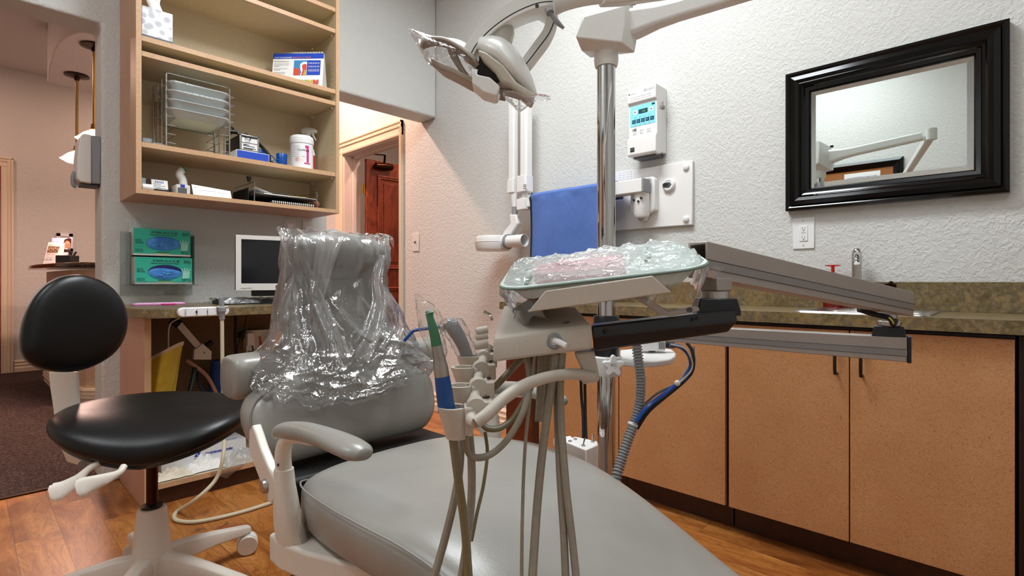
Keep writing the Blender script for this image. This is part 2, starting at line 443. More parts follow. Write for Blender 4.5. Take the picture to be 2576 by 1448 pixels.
# the dim room behind the open door
m = M().box((4.4, 3.0, 0), (4.5, 7, ZC)); struct('wall_side_room_far', m, MT['wall'])
m = M().box((XR + .18, 6.4, 0), (4.4, 6.5, ZC)); struct('wall_side_room_left', m, MT['wall'])
m = M().box((XR + .18, 3.0, 0), (4.4, 3.1, ZC)); struct('wall_side_room_right', m, MT['wall'])
m = M().box((XR + .18, 2.9, -.1), (4.5, 3.48, .004)); struct('floor_side_room', m, MT['carpet'])
# stepped baseboards
BBP = [(0, 0), (.022, 0), (.022, .05), (.016, .058), (.016, .075), (.02, .083), (.014, .098), (.014, .112), (.018, .12), (.008, .14), (0, .14)]
def baseboard(name, a, b, nrm):
    a, b, nrm = V(a), V(b), V(nrm); m = M()
    m.prism([a + nrm * d + V((0, 0, h)) for d, h in BBP], b - a); return struct(name, m, MT['trim'])
baseboard('baseboard_right', (XR, 2.16, 0), (XR, 3.845, 0), (-1, 0, 0))
baseboard('baseboard_hall_far', (.4, 8.25, 0), (2.6, 8.25, 0), (0, -1, 0))
baseboard('baseboard_hall_right', (XR, 4.93, 0), (XR, 8.25, 0), (-1, 0, 0))
# door casing profile (across, out)
CSP = [(0, 0), (0, .016), (.012, .020), (.018, .014), (.05, .016), (.058, .024), (.072, .026), (.08, .018), (.088, .030), (.1, .030), (.1, 0)]
def casing(m, a, b, across, out, k=1.0):
    a, b, across, out = V(a), V(b), V(across), V(out)
    m.prism([a + across * (d * k) + out * h for d, h in CSP], b - a)
t = None
m = M(); CW = .42
casing(m, (XR, DY0, 0), (XR, DY0, 2.43), (0, -1, 0), (-1, 0, 0), .46)
casing(m, (XR, DY1, 0), (XR, DY1, 2.43), (0, 1, 0), (-1, 0, 0), 1.2)
casing(m, (XR, DY0 - .046, DZ), (XR, DY1 + .12, DZ), (0, 0, 1), (-1, 0, 0), 1.25)
struct('trim_door_casing', m, MT['trim'])
m = M()
m.box((XR, DY1 - .012, 0), (XR + .18, DY1 + .004, DZ)); m.box((XR, DY0 - .004, 0), (XR + .18, DY0 + .012, DZ)); m.box((XR, DY0, DZ - .012), (XR + .18, DY1, DZ + .004))
m.box((XR + .09, DY1 - .03, 0), (XR + .125, DY1, DZ)); m.box((XR + .09, DY0, 0), (XR + .125, DY0 + .03, DZ)); m.box((XR + .09, DY0, DZ - .03), (XR + .125, DY1, DZ))
struct('trim_door_jamb', m, MT['trimw'], bevel=.002)
# open panelled door leaf swung into the side room
t = thing('door_leaf', 'red-brown wooden panel door standing open in the cream doorway', 'door', (2.84, 4.80, 0.012))
m = M(); Y0, Y1 = 4.775, 4.815
def fr(x0, x1, z0, z1): m.box((x0, Y0, z0), (x1, Y1, z1))
fr(2.84, 3.72, .02, 2.285)
m.build('leaf', MT['cherry'], t, bevel=.003)
for z0, z1 in ((1.16, 2.14), (.25, .98)):
    p = M()
    x0, x1 = 2.96, 3.60
    for a, b, w in (((x0, z0), (x1, z0), (0, 1)), ((x1, z0), (x1, z1), (-1, 0)), ((x1, z1), (x0, z1), (0, -1)), ((x0, z1), (x0, z0), (1, 0))):
        pr = [(0, 0), (.004, .014), (.016, .018), (.028, .010), (.036, .014), (.05, 0)]
        A = V((a[0], Y0, a[1])); B = V((b[0], Y0, b[1])); W = V((w[0], 0, w[1]))
        p.prism([A + W * d + V((0, -h, 0)) for d, h in pr], B - A)
    p.box((x0 + .08, Y0 - .008, z0 + .08), (x1 - .08, Y0, z1 - .08))
    p.build('panel', MT['cherry'], t, bevel=.002)
h = M(); 
for k in range(3): h.cyl((2.832, 4.80, 1.93 + k * .034), (2.832, 4.80, 1.962 + k * .034), .008, 12)
h.box((2.80, 4.806, 1.93), (2.84, 4.812, 2.03)); h.build('hinge', MT['brass'], t)
c = thing('door_closer', 'dark bronze door closer with folded arm at top of red-brown door', 'door closer', (3.05, 4.75, 2.17))
m = M(); A = aY(941, 417, 4.745); B = aY(990, 421, 4.745)
m.tube([A, A.lerp(B, .08), A.lerp(B, .5), A.lerp(B, .9), B], [.012, .034, .042, .034, .012], 18); m.build('body', MT['brassdark'], c)
m = M(); q = aY(967, 408, 4.745); e = aY(968.5, 390, 4.70); j = aY(906, 385, 4.84)
m.tube([q, e], .011, 10); m.tube([e, j], .0065, 8); m.build('arm', MT['brassdark'], c)
m = M(); m.cyl(j + V((0, 0, -.02)), j + V((0, 0, .02)), .022, 16); m.cyl(j + V((.05, .0, -.015)), j + V((.05, 0, .02)), .018, 14); m.build('bracket', MT['brassdark'], c)
# hall end doorway
m = M()
casing(m, (.293, 8.25, 0), (.293, 8.25, 2.43), (1, 0, 0), (0, -1, 0), 1.0)
casing(m, (-.62, 8.25, 0), (-.62, 8.25, 2.43), (-1, 0, 0), (0, -1, 0), 1.0)
casing(m, (-.72, 8.25, 2.33), (.393, 8.25, 2.33), (0, 0, 1), (0, -1, 0), 1.0)
struct('trim_hall_door_casing', m, MT['trim'])
m = M().box((-.62, 8.235, .01), (.293, 8.25, 2.33)); struct('door_1', m, MT['cherry'])
# dropped soffit over the reception counter, rounded front corner
m = M(); pl = [(2.64, 6.74), (.56, 6.74), (.53, 6.3), (.52, 5.75), (.53, 5.52), (.56, 5.36), (.61, 5.23), (.69, 5.12), (.80, 5.05), (.95, 5.01), (1.2, 5.0), (2.64, 5.0)]
m.prism([(x, y, 2.95) for x, y in pl], (0, 0, ZC - 2.95)); struct('ceiling_soffit_hall', m, MT['ceiling'], bevel=.012, seg=3, smooth=True)
# ------------------------------------------------------------------ camera
cam = bpy.data.cameras.new('camera'); co = bpy.data.objects.new('camera', cam); COL.objects.link(co)
cam.sensor_width = 36; cam.sensor_fit = 'HORIZONTAL'; cam.lens = 36 * FPX / 2576; cam.clip_start = .02
cam.shift_x = 0; cam.shift_y = -(724 - HY) / 2576
R3 = Matrix((RT, V((0, 0, 1)), -FW)).transposed()
co.matrix_world = Matrix.Translation(CAM) @ R3.to_4x4()
SC.camera = co
# ------------------------------------------------------------------ lights
MT['tubelight'] = emit('fluorescent diffuser', '#f6fcff', 40.0)
MT['tubelight_dim'] = emit('fluorescent diffuser dim', '#f6fcff', 16.0)
MT['tubelight_low'] = emit('fluorescent diffuser low', '#f6fcff', 9.0)
def troffer(x, y, w, d, label, mat):
    t = thing('ceiling_light', label, 'ceiling light', (x, y, ZC - .03))
    m = M(); 
    for a, b in (((-w, -d), (w, -d + .03)), ((-w, d - .03), (w, d)), ((-w, -d), (-w + .03, d)), ((w - .03, -d), (w, d))):
        m.box((x + a[0], y + a[1], ZC - .03), (x + b[0], y + b[1], ZC))
    m.build('frame', MT['white'], t)
    M().box((x - w + .03, y - d + .03, ZC - .02), (x + w - .03, y + d - .03, ZC - .012)).build('diffuser', mat, t)
troffer(1.40, 1.45, .30, .60, 'white fluorescent ceiling panel above the dental chair', MT['tubelight'])
troffer(-.85, 1.5, .30, .60, 'white fluorescent ceiling panel near the left hall opening', MT['tubelight_dim'])
MT['canlight'] = emit('warm lamp', '#ffb99c', 30.0)
def downlight(x, y, label, power):
    t = thing('recessed_downlight', label, 'ceiling light', (x, y, ZC - .01))
    m = M(); m.lathe([(.075, -.012), (.095, -.012), (.1, 0), (.07, 0)], (x, y, ZC)); m.build('trim_ring', MT['white'], t)
    M().cyl((x, y, ZC - .006), (x, y, ZC - .002), .072, 24).build('lens', MT['canlight'], t)
    ld = bpy.data.lights.new('hall lamp', 'AREA'); ld.shape = 'DISK'; ld.size = .14; ld.energy = power; ld.color = (1.0, .62, .48)
    lo = bpy.data.objects.new('hall_lamp_light', ld); COL.objects.link(lo); lo.location = (x, y, ZC - .02)
downlight(1.9, 4.55, 'recessed warm downlight above the hall doorway', 75)
downlight(3.5, 3.85, 'recessed warm downlight in the side room behind the door', 28)
downlight(-.6, 7.2, 'recessed warm downlight at the far end of the hall', 20)
downlight(1.6, 7.3, 'recessed warm downlight behind the reception counter', 15)
troffer(.55, -.45, .30, .60, 'white fluorescent ceiling panel over the foot end of the dental chair', MT['tubelight_low'])
w = bpy.data.worlds.new('world'); SC.world = w; w.use_nodes = True
w.node_tree.nodes['Background'].inputs['Color'].default_value = (.9, .95, 1, 1); w.node_tree.nodes['Background'].inputs['Strength'].default_value = 0.0
SC.view_settings.view_transform = 'Standard'; SC.view_settings.look = 'None'; SC.view_settings.gamma = 1; SC.view_settings.exposure = 0.0
SC.view_settings.use_curve_mapping = False
SC.cycles.transparent_max_bounces = 24
SC.cycles.max_bounces = 10
SC.cycles.sample_clamp_indirect = 6
# ------------------------------------------------------------------ right hand base cabinets and counter
XD = 2.17                                # door faces
def pull(m, y, zt):                      # black J pull on a door
    m.tube([(XD, y, zt), (XD - .028, y, zt - .004), (XD - .03, y, zt - .03), (XD - .03, y, zt - .085), (XD - .026, y, zt - .098), (XD, y, zt - .1)], .0055, 8)
def base_unit(label, y0, y1, doors, end=False):
    t = thing('base_cabinet', label, 'cabinet', (2.4, (y0 + y1) / 2, 0), 'tan base cabinets under the stone counter')
    m = M(); m.box((XD + .02, y0 + .001, .105), (2.638, y1 - .001, .868)); m.build('body', MT['cabedge'], t)
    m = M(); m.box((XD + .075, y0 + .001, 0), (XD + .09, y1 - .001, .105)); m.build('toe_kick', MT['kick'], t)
    for (a, b, hy) in doors:
        d = M().box((XD, a, .111), (XD + .019, b, .858)).build('door', MT['cab'], t, bevel=.001)
        if hy is not None:
            m = M(); pull(m, hy, .858 - .055); m.build('handle', MT['black'], d)
base_unit('tan base cabinet between the dark end post and the pole, black cables before it', 1.377, 1.882, [(1.379, 1.88, None)])
base_unit('tan base cabinet behind the corrugated hose and pole', .862, 1.375, [(.868, 1.373, None)])
base_unit('tan double-door sink cabinet with two black pulls', .003, .857, [(.431, .853, .468), (.006, .427, .39)])
base_unit('tan base cabinet at the right edge of the photo', -.9, -.002, [(-.45, -.02, None), (-.89, -.455, None)])
t = thing('end_post', 'red-brown wooden cabinet end post with moulded edge', 'cabinet', (2.3, 2.0, 0))
m = M(); m.box((XD, 1.93, .0), (XD + .47, 2.10, .868)); m.build('panel', MT['maroonwood'], t, bevel=.002)
m = M()
for k, (a, w) in enumerate(((2.10, .018), (2.118, .012), (2.130, .016))): m.cyl((XD + .012 + .004 * k, a + w / 2, 0), (XD + .012 + .004 * k, a + w / 2, .868), w / 2, 14)
m.build('moulding', MT['maroonwood'], t)
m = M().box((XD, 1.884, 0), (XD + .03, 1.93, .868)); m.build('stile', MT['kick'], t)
# worktop with sink cut-out
t = thing('countertop', 'brown stone-look worktop with backsplash along the right wall', 'worktop', (2.4, .6, .874))
m = M(); Z0, Z1 = .874, .9165; XF = 2.145
SX0, SX1, SY0, SY1 = 2.20, 2.52, .235, .585
m.box((XF, -.95, Z0), (2.638, SY0, Z1)); m.box((XF, SY1, Z0), (2.638, 2.16, Z1)); m.box((XF, SY0, Z0), (SX0, SY1, Z1)); m.box((SX1, SY0, Z0), (2.638, SY1, Z1))
m.build('slab', MT['stone'], t)
M().box((2.617, -.95, Z1), (2.639, 2.16, 1.03)).build('backsplash', MT['stone'], t, bevel=.001)
t = thing('sink', 'stainless steel drop-in sink in the brown worktop', 'sink', (2.36, .41, .92))
m = M()
def rr(x0, y0, x1, y1, r, z): return [(x, y, z) for x, y in rpoly(x0, y0, x1, y1, r, 4)]
rings = [rr(2.175, .205, 2.545, .615, .03, Z1 + .001), rr(2.178, .208, 2.542, .612, .03, Z1 + .006), rr(2.20, .23, 2.52, .59, .03, Z1 + .007), rr(2.215, .245, 2.505, .575, .04, Z1 - .004),
         rr(2.225, .255, 2.495, .565, .05, Z1 - .035), rr(2.235, .265, 2.485, .555, .05, Z1 - .038)]
m.loft(rings, False, False); m.add(rings[-1], [list(range(len(rings[-1])))])
m.build('basin', MT['steel'], t)
M().lathe([(.001, .002), (.035, .002), (.04, 0)], (2.36, .41, Z1 - .037)).build('drain', MT['chrome'], t)
t = thing('faucet', 'chrome single-post faucet behind the sink', 'faucet', (2.585, .485, Z1))
m = M(); b = V((2.585, .485, Z1 + .0008))
m.lathe([(.03, 0), (.03, .012), (.019, .02), (.0175, .19)], b); m.build('post', MT['steel'], t)
m = M(); m.lathe([(.0178, .19), (.0185, .195), (.0185, .225), (.016, .243), (.009, .252), (.001, .254)], b); m.tube([b + V((0, 0, .21)), b + V((-.06, -.012, .225)), b + V((-.13, -.025, .21)), b + V((-.15, -.029, .185))], [.013, .012, .011, .011], 14, 5)
m.build('spout', MT['chrome'], t)
m = M(); b2 = V((2.588, .37, Z1 + .0008)); m.lathe([(.024, 0), (.022, .01), (.012, .02), (.012, .07), (.02, .085), (.02, .105), (.01, .112)], b2); m.tube([b2 + V((0, 0, .1)), b2 + V((-.05, -.01, .11))], .007, 10)
m.build('handle', MT['brassdark'], t)
t = thing('pump_bottle', 'clear red pump bottle beside the sink faucet', 'bottle', (2.575, .57, Z1))
b = V((2.575, .57, Z1)); M().lathe([(.03, .001), (.036, .004), (.037, .02), (.033, .06), (.03, .085), (.012, .1), (.012, .11)], b).build('bottle', MT['redclear'], t)
M().lathe([(.013, .108), (.014, .125), (.007, .127), (.0065, .18), (.001, .181)], b).build('stem', MT['red'], t)
m = M(); m.lathe([(.001, .188), (.03, .186), (.031, .183), (.02, .18), (.007, .178)], b); m.build('pump_head', MT['redclear'], t)
# wall outlet
def outlet(label):
    t = thing('wall_outlet', label, 'outlet', (XR, .70, 1.25))
    m = M(); m.box((XR - .006, .655, 1.18), (XR - .0005, .745, 1.322)); m.build('cover_plate', MT['white'], t, bevel=.003)
    m = M(); m.box((XR - .009, .682, 1.215), (XR - .005, .716, 1.287)); m.build('receptacle', MT['white'], t, bevel=.0015)
    m = M()
    for zc in (1.272, 1.232):
        m.box((XR - .0096, .703, zc - .004), (XR - .0088, .7045, zc + .005)); m.box((XR - .0096, .692, zc - .004), (XR - .0088, .6935, zc + .004)); m.cyl((XR - .0096, .698, zc - .009), (XR - .0088, .698, zc - .009), .0026, 10)
    m.box((XR - .0096, .69, 1.2505), (XR - .0089, .707, 1.2512)); m.box((XR - .0096, .69, 1.2545), (XR - .0089, .707, 1.2552))
    m.build('slots', MT['ink'], t)
    for zc in (1.306, 1.196): M().cyl((XR - .0075, .70, zc), (XR - .005, .70, zc), .003, 10).build('screw', MT['steel'], t)
outlet('white duplex wall outlet below the black framed mirror')
# framed mirror
t = thing('wall_mirror', 'rectangular wall mirror in a wide stepped black frame', 'mirror', (XR, .39, 1.66))
Y0, Y1, Z0, Z1m = .02, .765, 1.353, 1.977
fp = [(0, 0), (0, .038), (.012, .044), (.02, .040), (.024, .046), (.042, .052), (.056, .044), (.06, .046), (.066, .038), (.074, .034), (.078, .026), (.092, .022), (.098, .014), (.098, 0)]
rings = []
for (y, z, sy, sz) in ((Y0, Z0, 1, 1), (Y1, Z0, -1, 1), (Y1, Z1m, -1, -1), (Y0, Z1m, 1, -1)):
    rings.append([(XR - .001 - h, y + sy * d, z + sz * d) for d, h in fp])
m = M().loft(rings, True, False); m.build('frame', MT['blackgloss'], t, smooth=True, angle=25)
g0 = [(XR - .012, y, z) for y, z in ((Y0 + .096, Z0 + .096), (Y1 - .096, Z0 + .096), (Y1 - .096, Z1m - .096), (Y0 + .096, Z1m - .096))]
e = .022
g1 = [(XR - .0152, y, z) for y, z in ((Y0 + .096 + e, Z0 + .096 + e), (Y1 - .096 - e, Z0 + .096 + e), (Y1 - .096 - e, Z1m - .096 - e), (Y0 + .096 + e, Z1m - .096 - e))]
m = M().add(g0 + g1, [(0, 1, 5, 4), (1, 2, 6, 5), (2, 3, 7, 6), (3, 0, 4, 7), (4, 5, 6, 7)]); m.build('mirror_glass', MT['mirror'], t)
# bulletin board on the left wall (seen in the mirror)
t = thing('bulletin_board', 'cork bulletin board in a black frame on the left wall', 'bulletin board', (XL, 1.5, 1.9))
M().box((XL + .001, .93, 1.5), (XL + .015, 2.3, 2.25)).build('cork', MT['cork'], t)
rings = []
for (y, z, sy, sz) in ((.85, 1.42, 1, 1), (2.38, 1.42, -1, 1), (2.38, 2.33, -1, -1), (.85, 2.33, 1, -1)):
    rings.append([(XL + .001 + h, y + sy * d, z + sz * d) for d, h in ((0, 0), (0, .03), (.03, .045), (.07, .03), (.09, .014), (.09, 0))])
M().loft(rings, True, False).build('frame', MT['blackgloss'], t, smooth=True, angle=25)
t = thing('pinned_notice', 'white notice pinned to the cork bulletin board', 'notice', (XL + .016, 1.2, 2.1))
M().box((XL + .016, 1.05, 1.90), (XL + .018, 1.38, 2.215)).build('sheet', MT['paper'], t)
text('SECURE UNDERWAY', (XL + .019, 1.08, 2.15), (0, 1, 0), (0, 0, 1), MT['inkblue'], t, .27, .03)
# ------------------------------------------------------------------ wall shelf unit above the desk
def pegmat():
    t = NT('almond melamine drilled'); tc = t.n('ShaderNodeTexCoord'); sp = t.n('ShaderNodeSeparateXYZ'); t.l(tc.outputs['Object'], sp.inputs[0])
    def mth(op, a, b=None):
        nd = t.n('ShaderNodeMath', operation=op)
        for i, x in enumerate((a, b)):
            if x is None: continue
            if isinstance(x, (int, float)): nd.inputs[i].default_value = x
            else: t.l(x, nd.inputs[i])
        return nd.outputs[0]
    fz = mth('MULTIPLY', mth('SUBTRACT', mth('FRACT', mth('MULTIPLY', sp.outputs['Z'], 1 / .032)), .5), .032)
    res = None
    for y0 in (3.055 - 3.2, 3.32 - 3.2):
        dy = mth('SUBTRACT', sp.outputs['Y'], y0)
        d = mth('SQRT', mth('ADD', mth('MULTIPLY', fz, fz), mth('MULTIPLY', dy, dy)))
        k = mth('LESS_THAN', d, .0028); res = k if res is None else mth('MAXIMUM', res, k)
    c = t.mixc(res, lin('#cdbb9a'), lin('#2b2016')); t.pbsdf(c, .5); return t.m
MT['peg'] = pegmat()
SXL, SXR, SYF = .566, 1.602, 3.012
t = thing('wall_shelf_unit', 'tall open tan shelf unit on the wall over the desk', 'shelf', ((SXL + SXR) / 2, 3.2, 1.45))
ZB, ZT = 1.452, 2.98
M().box((SXL, SYF, ZB), (SXL + .022, YB - .001, ZT)).build('side_panel', MT['shelfside'], t)
M().box((SXR - .022, SYF, ZB), (SXR, YB - .001, ZT)).build('side_panel', MT['peg'], t)
M().box((SXL + .022, YB - .012, ZB), (SXR - .022, YB - .001, ZT)).build('back_panel', MT['melamine'], t)
M().box((SXL + .022, SYF, ZB), (SXR - .022, YB - .012, ZB + .021)).build('bottom_panel', MT['shelfside'], t)
M().box((SXL + .022, SYF, ZT - .022), (SXR - .022, YB - .012, ZT)).build('top_panel', MT['melamine'], t)
for z in (1.700, 2.134, 2.207, 2.578, 2.708):
    s = M().box((SXL + .0235, SYF + .006, z - .024), (SXR - .0235, YB - .013, z)).build('shelf', MT['melamine'], t)
    M().box((SXL + .0235, SYF + .003, z - .024), (SXR - .0235, SYF + .006, z)).build('edge_band', MT['shelf'], s)
for x0, x1 in ((SXL, SXL + .022), (SXR - .022, SXR)):
    M().box((x0, SYF - .002, ZB), (x1, SYF, ZT)).build('edge_band', MT['shelf'], t)
M().box((SXL + .022, SYF - .002, ZB), (SXR - .022, SYF, ZB + .021)).build('edge_band', MT['shelf'], t)
M().box((SXL + .0, SYF - .001, ZB - .001), (SXR, YB - .002, ZB)).build('underside', MT['deskside'], t)
for z in (1.700, 2.134, 2.207, 2.578):
    for y in (3.055, 3.32): M().box((SXR - .030, y - .006, z - .036), (SXR - .022, y + .006, z - .024)).build('shelf_pin', MT['white'], t)
SA, SCZ, SBZ = 2.207, 1.700, 1.473
# tissue box
t = thing('tissue_box', 'white cube tissue box printed with grey leaves, top left of the shelves', 'tissue box', (.655, 3.09, SA))
def leafmat():
    t = NT('leaf print card'); v = t.coord((1, 1, 1)); vo = t.n('ShaderNodeTexVoronoi', feature='F1'); vo.inputs['Scale'].default_value = 30; vo.inputs['Randomness'].default_value = .85
    t.l(v, vo.inputs['Vector']); c = t.ramp(vo.outputs['Distance'], [(.0, '#b4b7bd'), (.43, '#c6c9cd'), (.46, '#eeeeee'), (1, '#f2f2f2')]); t.pbsdf(c, .5); return t.m
tx0, tx1, ty0, ty1 = .592, .720, 3.025, 3.15
M().box((tx0, ty0, SA + .012), (tx1, ty1, SA + .15)).build('carton', leafmat(), t, bevel=.0015)
M().box((tx0 - .0006, ty0 - .0006, SA + .001), (tx1 + .0006, ty1, SA + .012)).build('base_band', MT['dgrey'], t)
m = M(); cx, cy = .652, 3.085
def tis(u, v):
    a = u * 2 * PI; zz = v * .11
    r = .030 * (1 - .35 * v) + .012 * math.sin(3 * a + 5 * v) * v + .006 * math.sin(9 * v + a)
    return (cx + r * math.cos(a) * 1.1, cy + .5 * r * math.sin(a), SA + .148 + zz + .012 * math.sin(2 * a) * v)
m.sheet(tis, 40, 10); m.build('tissue', MT['cloth'], t)
# flip chart easel
t = thing('flip_chart', 'small spiral desk flip chart with blue header about gum disease', 'flip chart', (1.4, 3.14, SA))
a = V((1.287, 3.25, SA + .001)); b = V((1.497, 3.022, SA + .001)); ex = (b - a).normalized(); nrm = V((-ex.y, ex.x, 0)); nrm = nrm if nrm.y > 0 else -nrm
W = (b - a).length; up = (V((0, 0, .212)) + nrm * .03); H = up.length; ey = up.normalized()
m = M().prism([a, b, b + up, a + up], nrm * .002); m.build('front_page', MT['paper'], t)
m = M().prism([a + nrm * .075, b + nrm * .075, b + up + nrm * .003, a + up + nrm * .003], nrm * .003); m.build('back_board', MT['offwhite'], t)
nf = -nrm
def pq(x0, y0, x1, y1, lift=.0008): return [a + ex * x + ey * y + nf * lift for x, y in ((x0 * W, y0 * H), (x1 * W, y0 * H), (x1 * W, y1 * H), (x0 * W, y1 * H))]
M().add(pq(0, .84, 1, 1), [(0, 1, 2, 3)]).build('header_band', MT['bluebox'], t)
M().add(pq(.42, .34, .945, .79), [(0, 1, 2, 3)]).build('picture', MT['bluebox'], t)
M().add(pq(.42, .34, .68, .79, .0012), [(0, 1, 2, 3)]).build('picture_sky', simple('print blue', '#3f8cc4', .5), t)
def poly(pts, mat, name, lift=.0016): M().add([a + ex * (x * W) + ey * (y * H) + nf * lift for x, y in pts], [list(range(len(pts)))]).build(name, mat, t)
poly([(.42, .34), (.545, .34), (.55, .44), (.52, .53), (.47, .56), (.42, .55)], MT['coral'], 'gum_print')
poly([(.55, .34), (.68, .34), (.68, .74), (.60, .74), (.545, .68), (.55, .52), (.575, .42)], MT['paper'], 'tooth_print', .0018)
poly([(.575, .34), (.675, .34), (.675, .66), (.62, .68), (.58, .63), (.60, .48)], MT['coral'], 'pulp_print', .0021)
poly([(.61, .34), (.67, .34), (.67, .49), (.64, .5)], MT['ochre'], 'root_print', .0024)
for k, mt in enumerate(('limeg', 'limeg', 'ochre', 'coral')):
    x = .46 + k * .118; poly([(x, .20), (x + .045, .20), (x + .06, .15), (x + .075, .20), (x + .112, .20), (x + .112, .06), (x, .06)], MT[mt], 'scale_print')
text('HOW WE DIAGNOSE', a + ex * (.035 * W) + ey * (.855 * H), ex, ey, MT['inkwhite'], t, .33 * W, .012, lift=.0022)
text('PERIODONTAL DISEASE', a + ex * (.385 * W) + ey * (.855 * H), ex, ey, MT['orangeink'], t, .36 * W, .012, lift=.0022)
text('The causes and common themes, etc.', a + ex * (.03 * W) + ey * (.745 * H), ex, ey, MT['ink'], t, .29 * W, .008, lift=.0014)
for k, y in enumerate((.68, .64, .60, .53, .49, .42, .38)): text('Periodontal disease is a bacterial', a + ex * (.03 * W) + ey * (y * H), ex, ey, MT['inkgrey'], t, (.29, .28, .1, .26, .12, .22, .22)[k] * W, .007, lift=.0014)
for k, y in enumerate((.70, .675, .60, .575, .50, .47, .445)): text('To probe, the color code', a + ex * (.70 * W) + ey * (y * H), ex, ey, MT['inkwhite'], t, .22 * W, .008, lift=.0016)
m = M()
for k in range(32):
    c = a + up + ex * ((k + .7) / 32.4 * W) + V((0, 0, .002)); m.tube([c + nf * .004 - ey * .004, c + nf * .004 + ey * .004, c + ey * .007, c - nf * .006 + ey * .002, c - nf * .006 - ey * .004], .0011, 5)
m.build('spiral_binding', MT['wire'], t)
# steel rack with wrapped trays
RX0, RX1, RY0, RY1, RZ = .693, .982, 3.032, 3.275, SCZ + .002
t = thing('tray_rack', 'chrome wire rack holding four wrapped instrument trays', 'rack', ((RX0 + RX1) / 2, 3.15, RZ))
for x in (RX0, RX1):
    m = M(); m.tube([(x, RY0, RZ), (x, RY0, RZ + .355), (x, RY0 + .01, RZ + .362)], .0042, 8); m.build('post', MT['wire'], t)
    m = M(); m.tube([(x, RY1, RZ), (x, RY1, RZ + .355)], .0042, 8); m.build('post', MT['wire'], t)
    for y in (RY0 + .08, RY0 + .16): M().tube([(x, y, RZ + .0), (x, y, RZ + .35)], .0025, 6).build('upright', MT['wire'], t)
    s = 1 if x < .8 else -1
    for k in range(8):
        z = RZ + .02 + k * .0435
        M().tube([(x, RY0, z), (x + s * .042, RY0 + .008, z), (x + s * .042, RY1 - .008, z), (x, RY1, z)], .002, 6).build('rung', MT['wire'], t)
for y in (RY0, RY1): M().tube([(RX0, y, RZ + .355), (RX0 + .006, y, RZ + .362), (RX1 - .006, y, RZ + .362), (RX1, y, RZ + .355)], .0026, 6).build('top_rail', MT['wire'], t)
def small_tray(z, label):
    t = thing('instrument_tray', label, 'tray', (.838, 3.15, z), 'wrapped trays in the wire rack')
    x0, x1, y0, y1 = RX0 + .012, RX1 - .008, 3.005, 3.262
    m = M(); rg = []
    for (o, zz) in ((0, 0), (.004, 0), (.010, -.006), (.022, -.034), (.03, -.036)): rg.append([(x, y, z + zz) for x, y in rpoly(x0 + o, y0 + o, x1 - o, y1 - o, .03, 4)])
    m.loft(rg, False, False); m.add(rg[-1], [list(range(len(rg[-1])))])
    m.build('dish', MT['mint'], t, solid=.0012)
    for fx in (.42, .74):
        X = x0 + (x1 - x0) * fx; M().prism([(X - .014, y0 + .028, z - .036), (X + .014, y0 + .028, z - .036), (X + .003, y0 + .016, z - .006), (X - .003, y0 + .016, z - .006)], (0, .19, 0)).build('divider', MT['mintdark'], t)
    m = M(); m.tube([(x, y, z + .001) for x, y in rpoly(x0, y0, x1, y1, .03, 4)] + [(x1, y1 - .03, z + .001)], .0022, 6); m.build('rim', MT['paper'], t)
    m = M(); rg = []
    random.seed(int(z * 1000))
    for (o, zz) in ((-.002, .006), (-.005, .001), (.004, -.014), (.016, -.038), (.028, -.041)):
        rg.append([(x + random.uniform(-.002, .002), y + random.uniform(-.003, .002), z + zz + random.uniform(-.002, .002)) for x, y in rpoly(x0 + o, y0 + o, x1 - o, y1 - o, .03, 7)])
    m.loft(rg, False, False); m.add([rg[0][i] for i in range(len(rg[0]))], [list(range(len(rg[0])))]); m.add([(x1 - .01, y0, z - .004), (x1 + .03, y0 + .005, z - .008), (x1 + .002, y0 + .05, z - .02)], [(0, 1, 2)])
    m.build('plastic_wrap', MT['wrap'], t, smooth=True, angle=60)
for z, l in ((2.020, 'topmost of four wrapped mint trays in the wire rack'), (1.976, 'second wrapped mint tray from the top of the wire rack'), (1.932, 'third wrapped mint tray from the top of the wire rack'), (1.888, 'lowest wrapped mint tray in the wire rack')): small_tray(z, l)
# blue box, camera case, loupes, bulb, mug
t = thing('storage_box', 'flat blue box with white edges under the small silver case', 'box', (1.1, 3.15, SCZ))
M().box((1.018, 3.032, SCZ + .001), (1.190, 3.33, SCZ + .045)).build('carton', MT['paper'], t, bevel=.001)
M().box((1.0205, 3.0305, SCZ + .003), (1.187, 3.032, SCZ + .042)).build('front_label', MT['bluebox'], t)
t = thing('hard_case', 'small silver-framed hard case sitting on the blue box', 'case', (1.09, 3.15, SCZ + .046))
cz = SCZ + .046
M().box((1.041, 3.052, cz), (1.139, 3.27, cz + .089)).build('shell', MT['black'], t, bevel=.003)
M().box((1.039, 3.046, cz), (1.141, 3.054, cz + .091)).build('front_frame', MT['steel'], t, bevel=.003)
M().box((1.050, 3.0445, cz + .048), (1.130, 3.046, cz + .08)).build('panel', MT['white'], t)
M().box((1.050, 3.0445, cz + .010), (1.130, 3.046, cz + .042)).build('panel', MT['white'], t)
M().box((1.049, 3.043, cz + .074), (1.131, 3.0448, cz + .083)).build('handle_slot', MT['black'], t)
m = M(); m.tube([(1.066, 3.043, cz + .078), (1.07, 3.036, cz + .066), (1.088, 3.034, cz + .062), (1.094, 3.04, cz + .076)], .0022, 6, 4); m.build('handle', MT['black'], t)
for z, w in ((.033, .03), (.027, .06), (.016, .065), (.012, .05)): M().box((1.057, 3.0435, cz + z), (1.057 + w, 3.0446, cz + z + .003)).build('label_line', MT['ink'], t)
text('RF', (1.056, 3.0445, cz + .03), (1, 0, 0), (0, 0, 1), MT['ink'], t, .016, .012)
m = M()
for x in (1.042, 1.138):
    for z in (.004, .087): m.ell((x, 3.046, cz + z), .005, .004, .005, 8, 6)
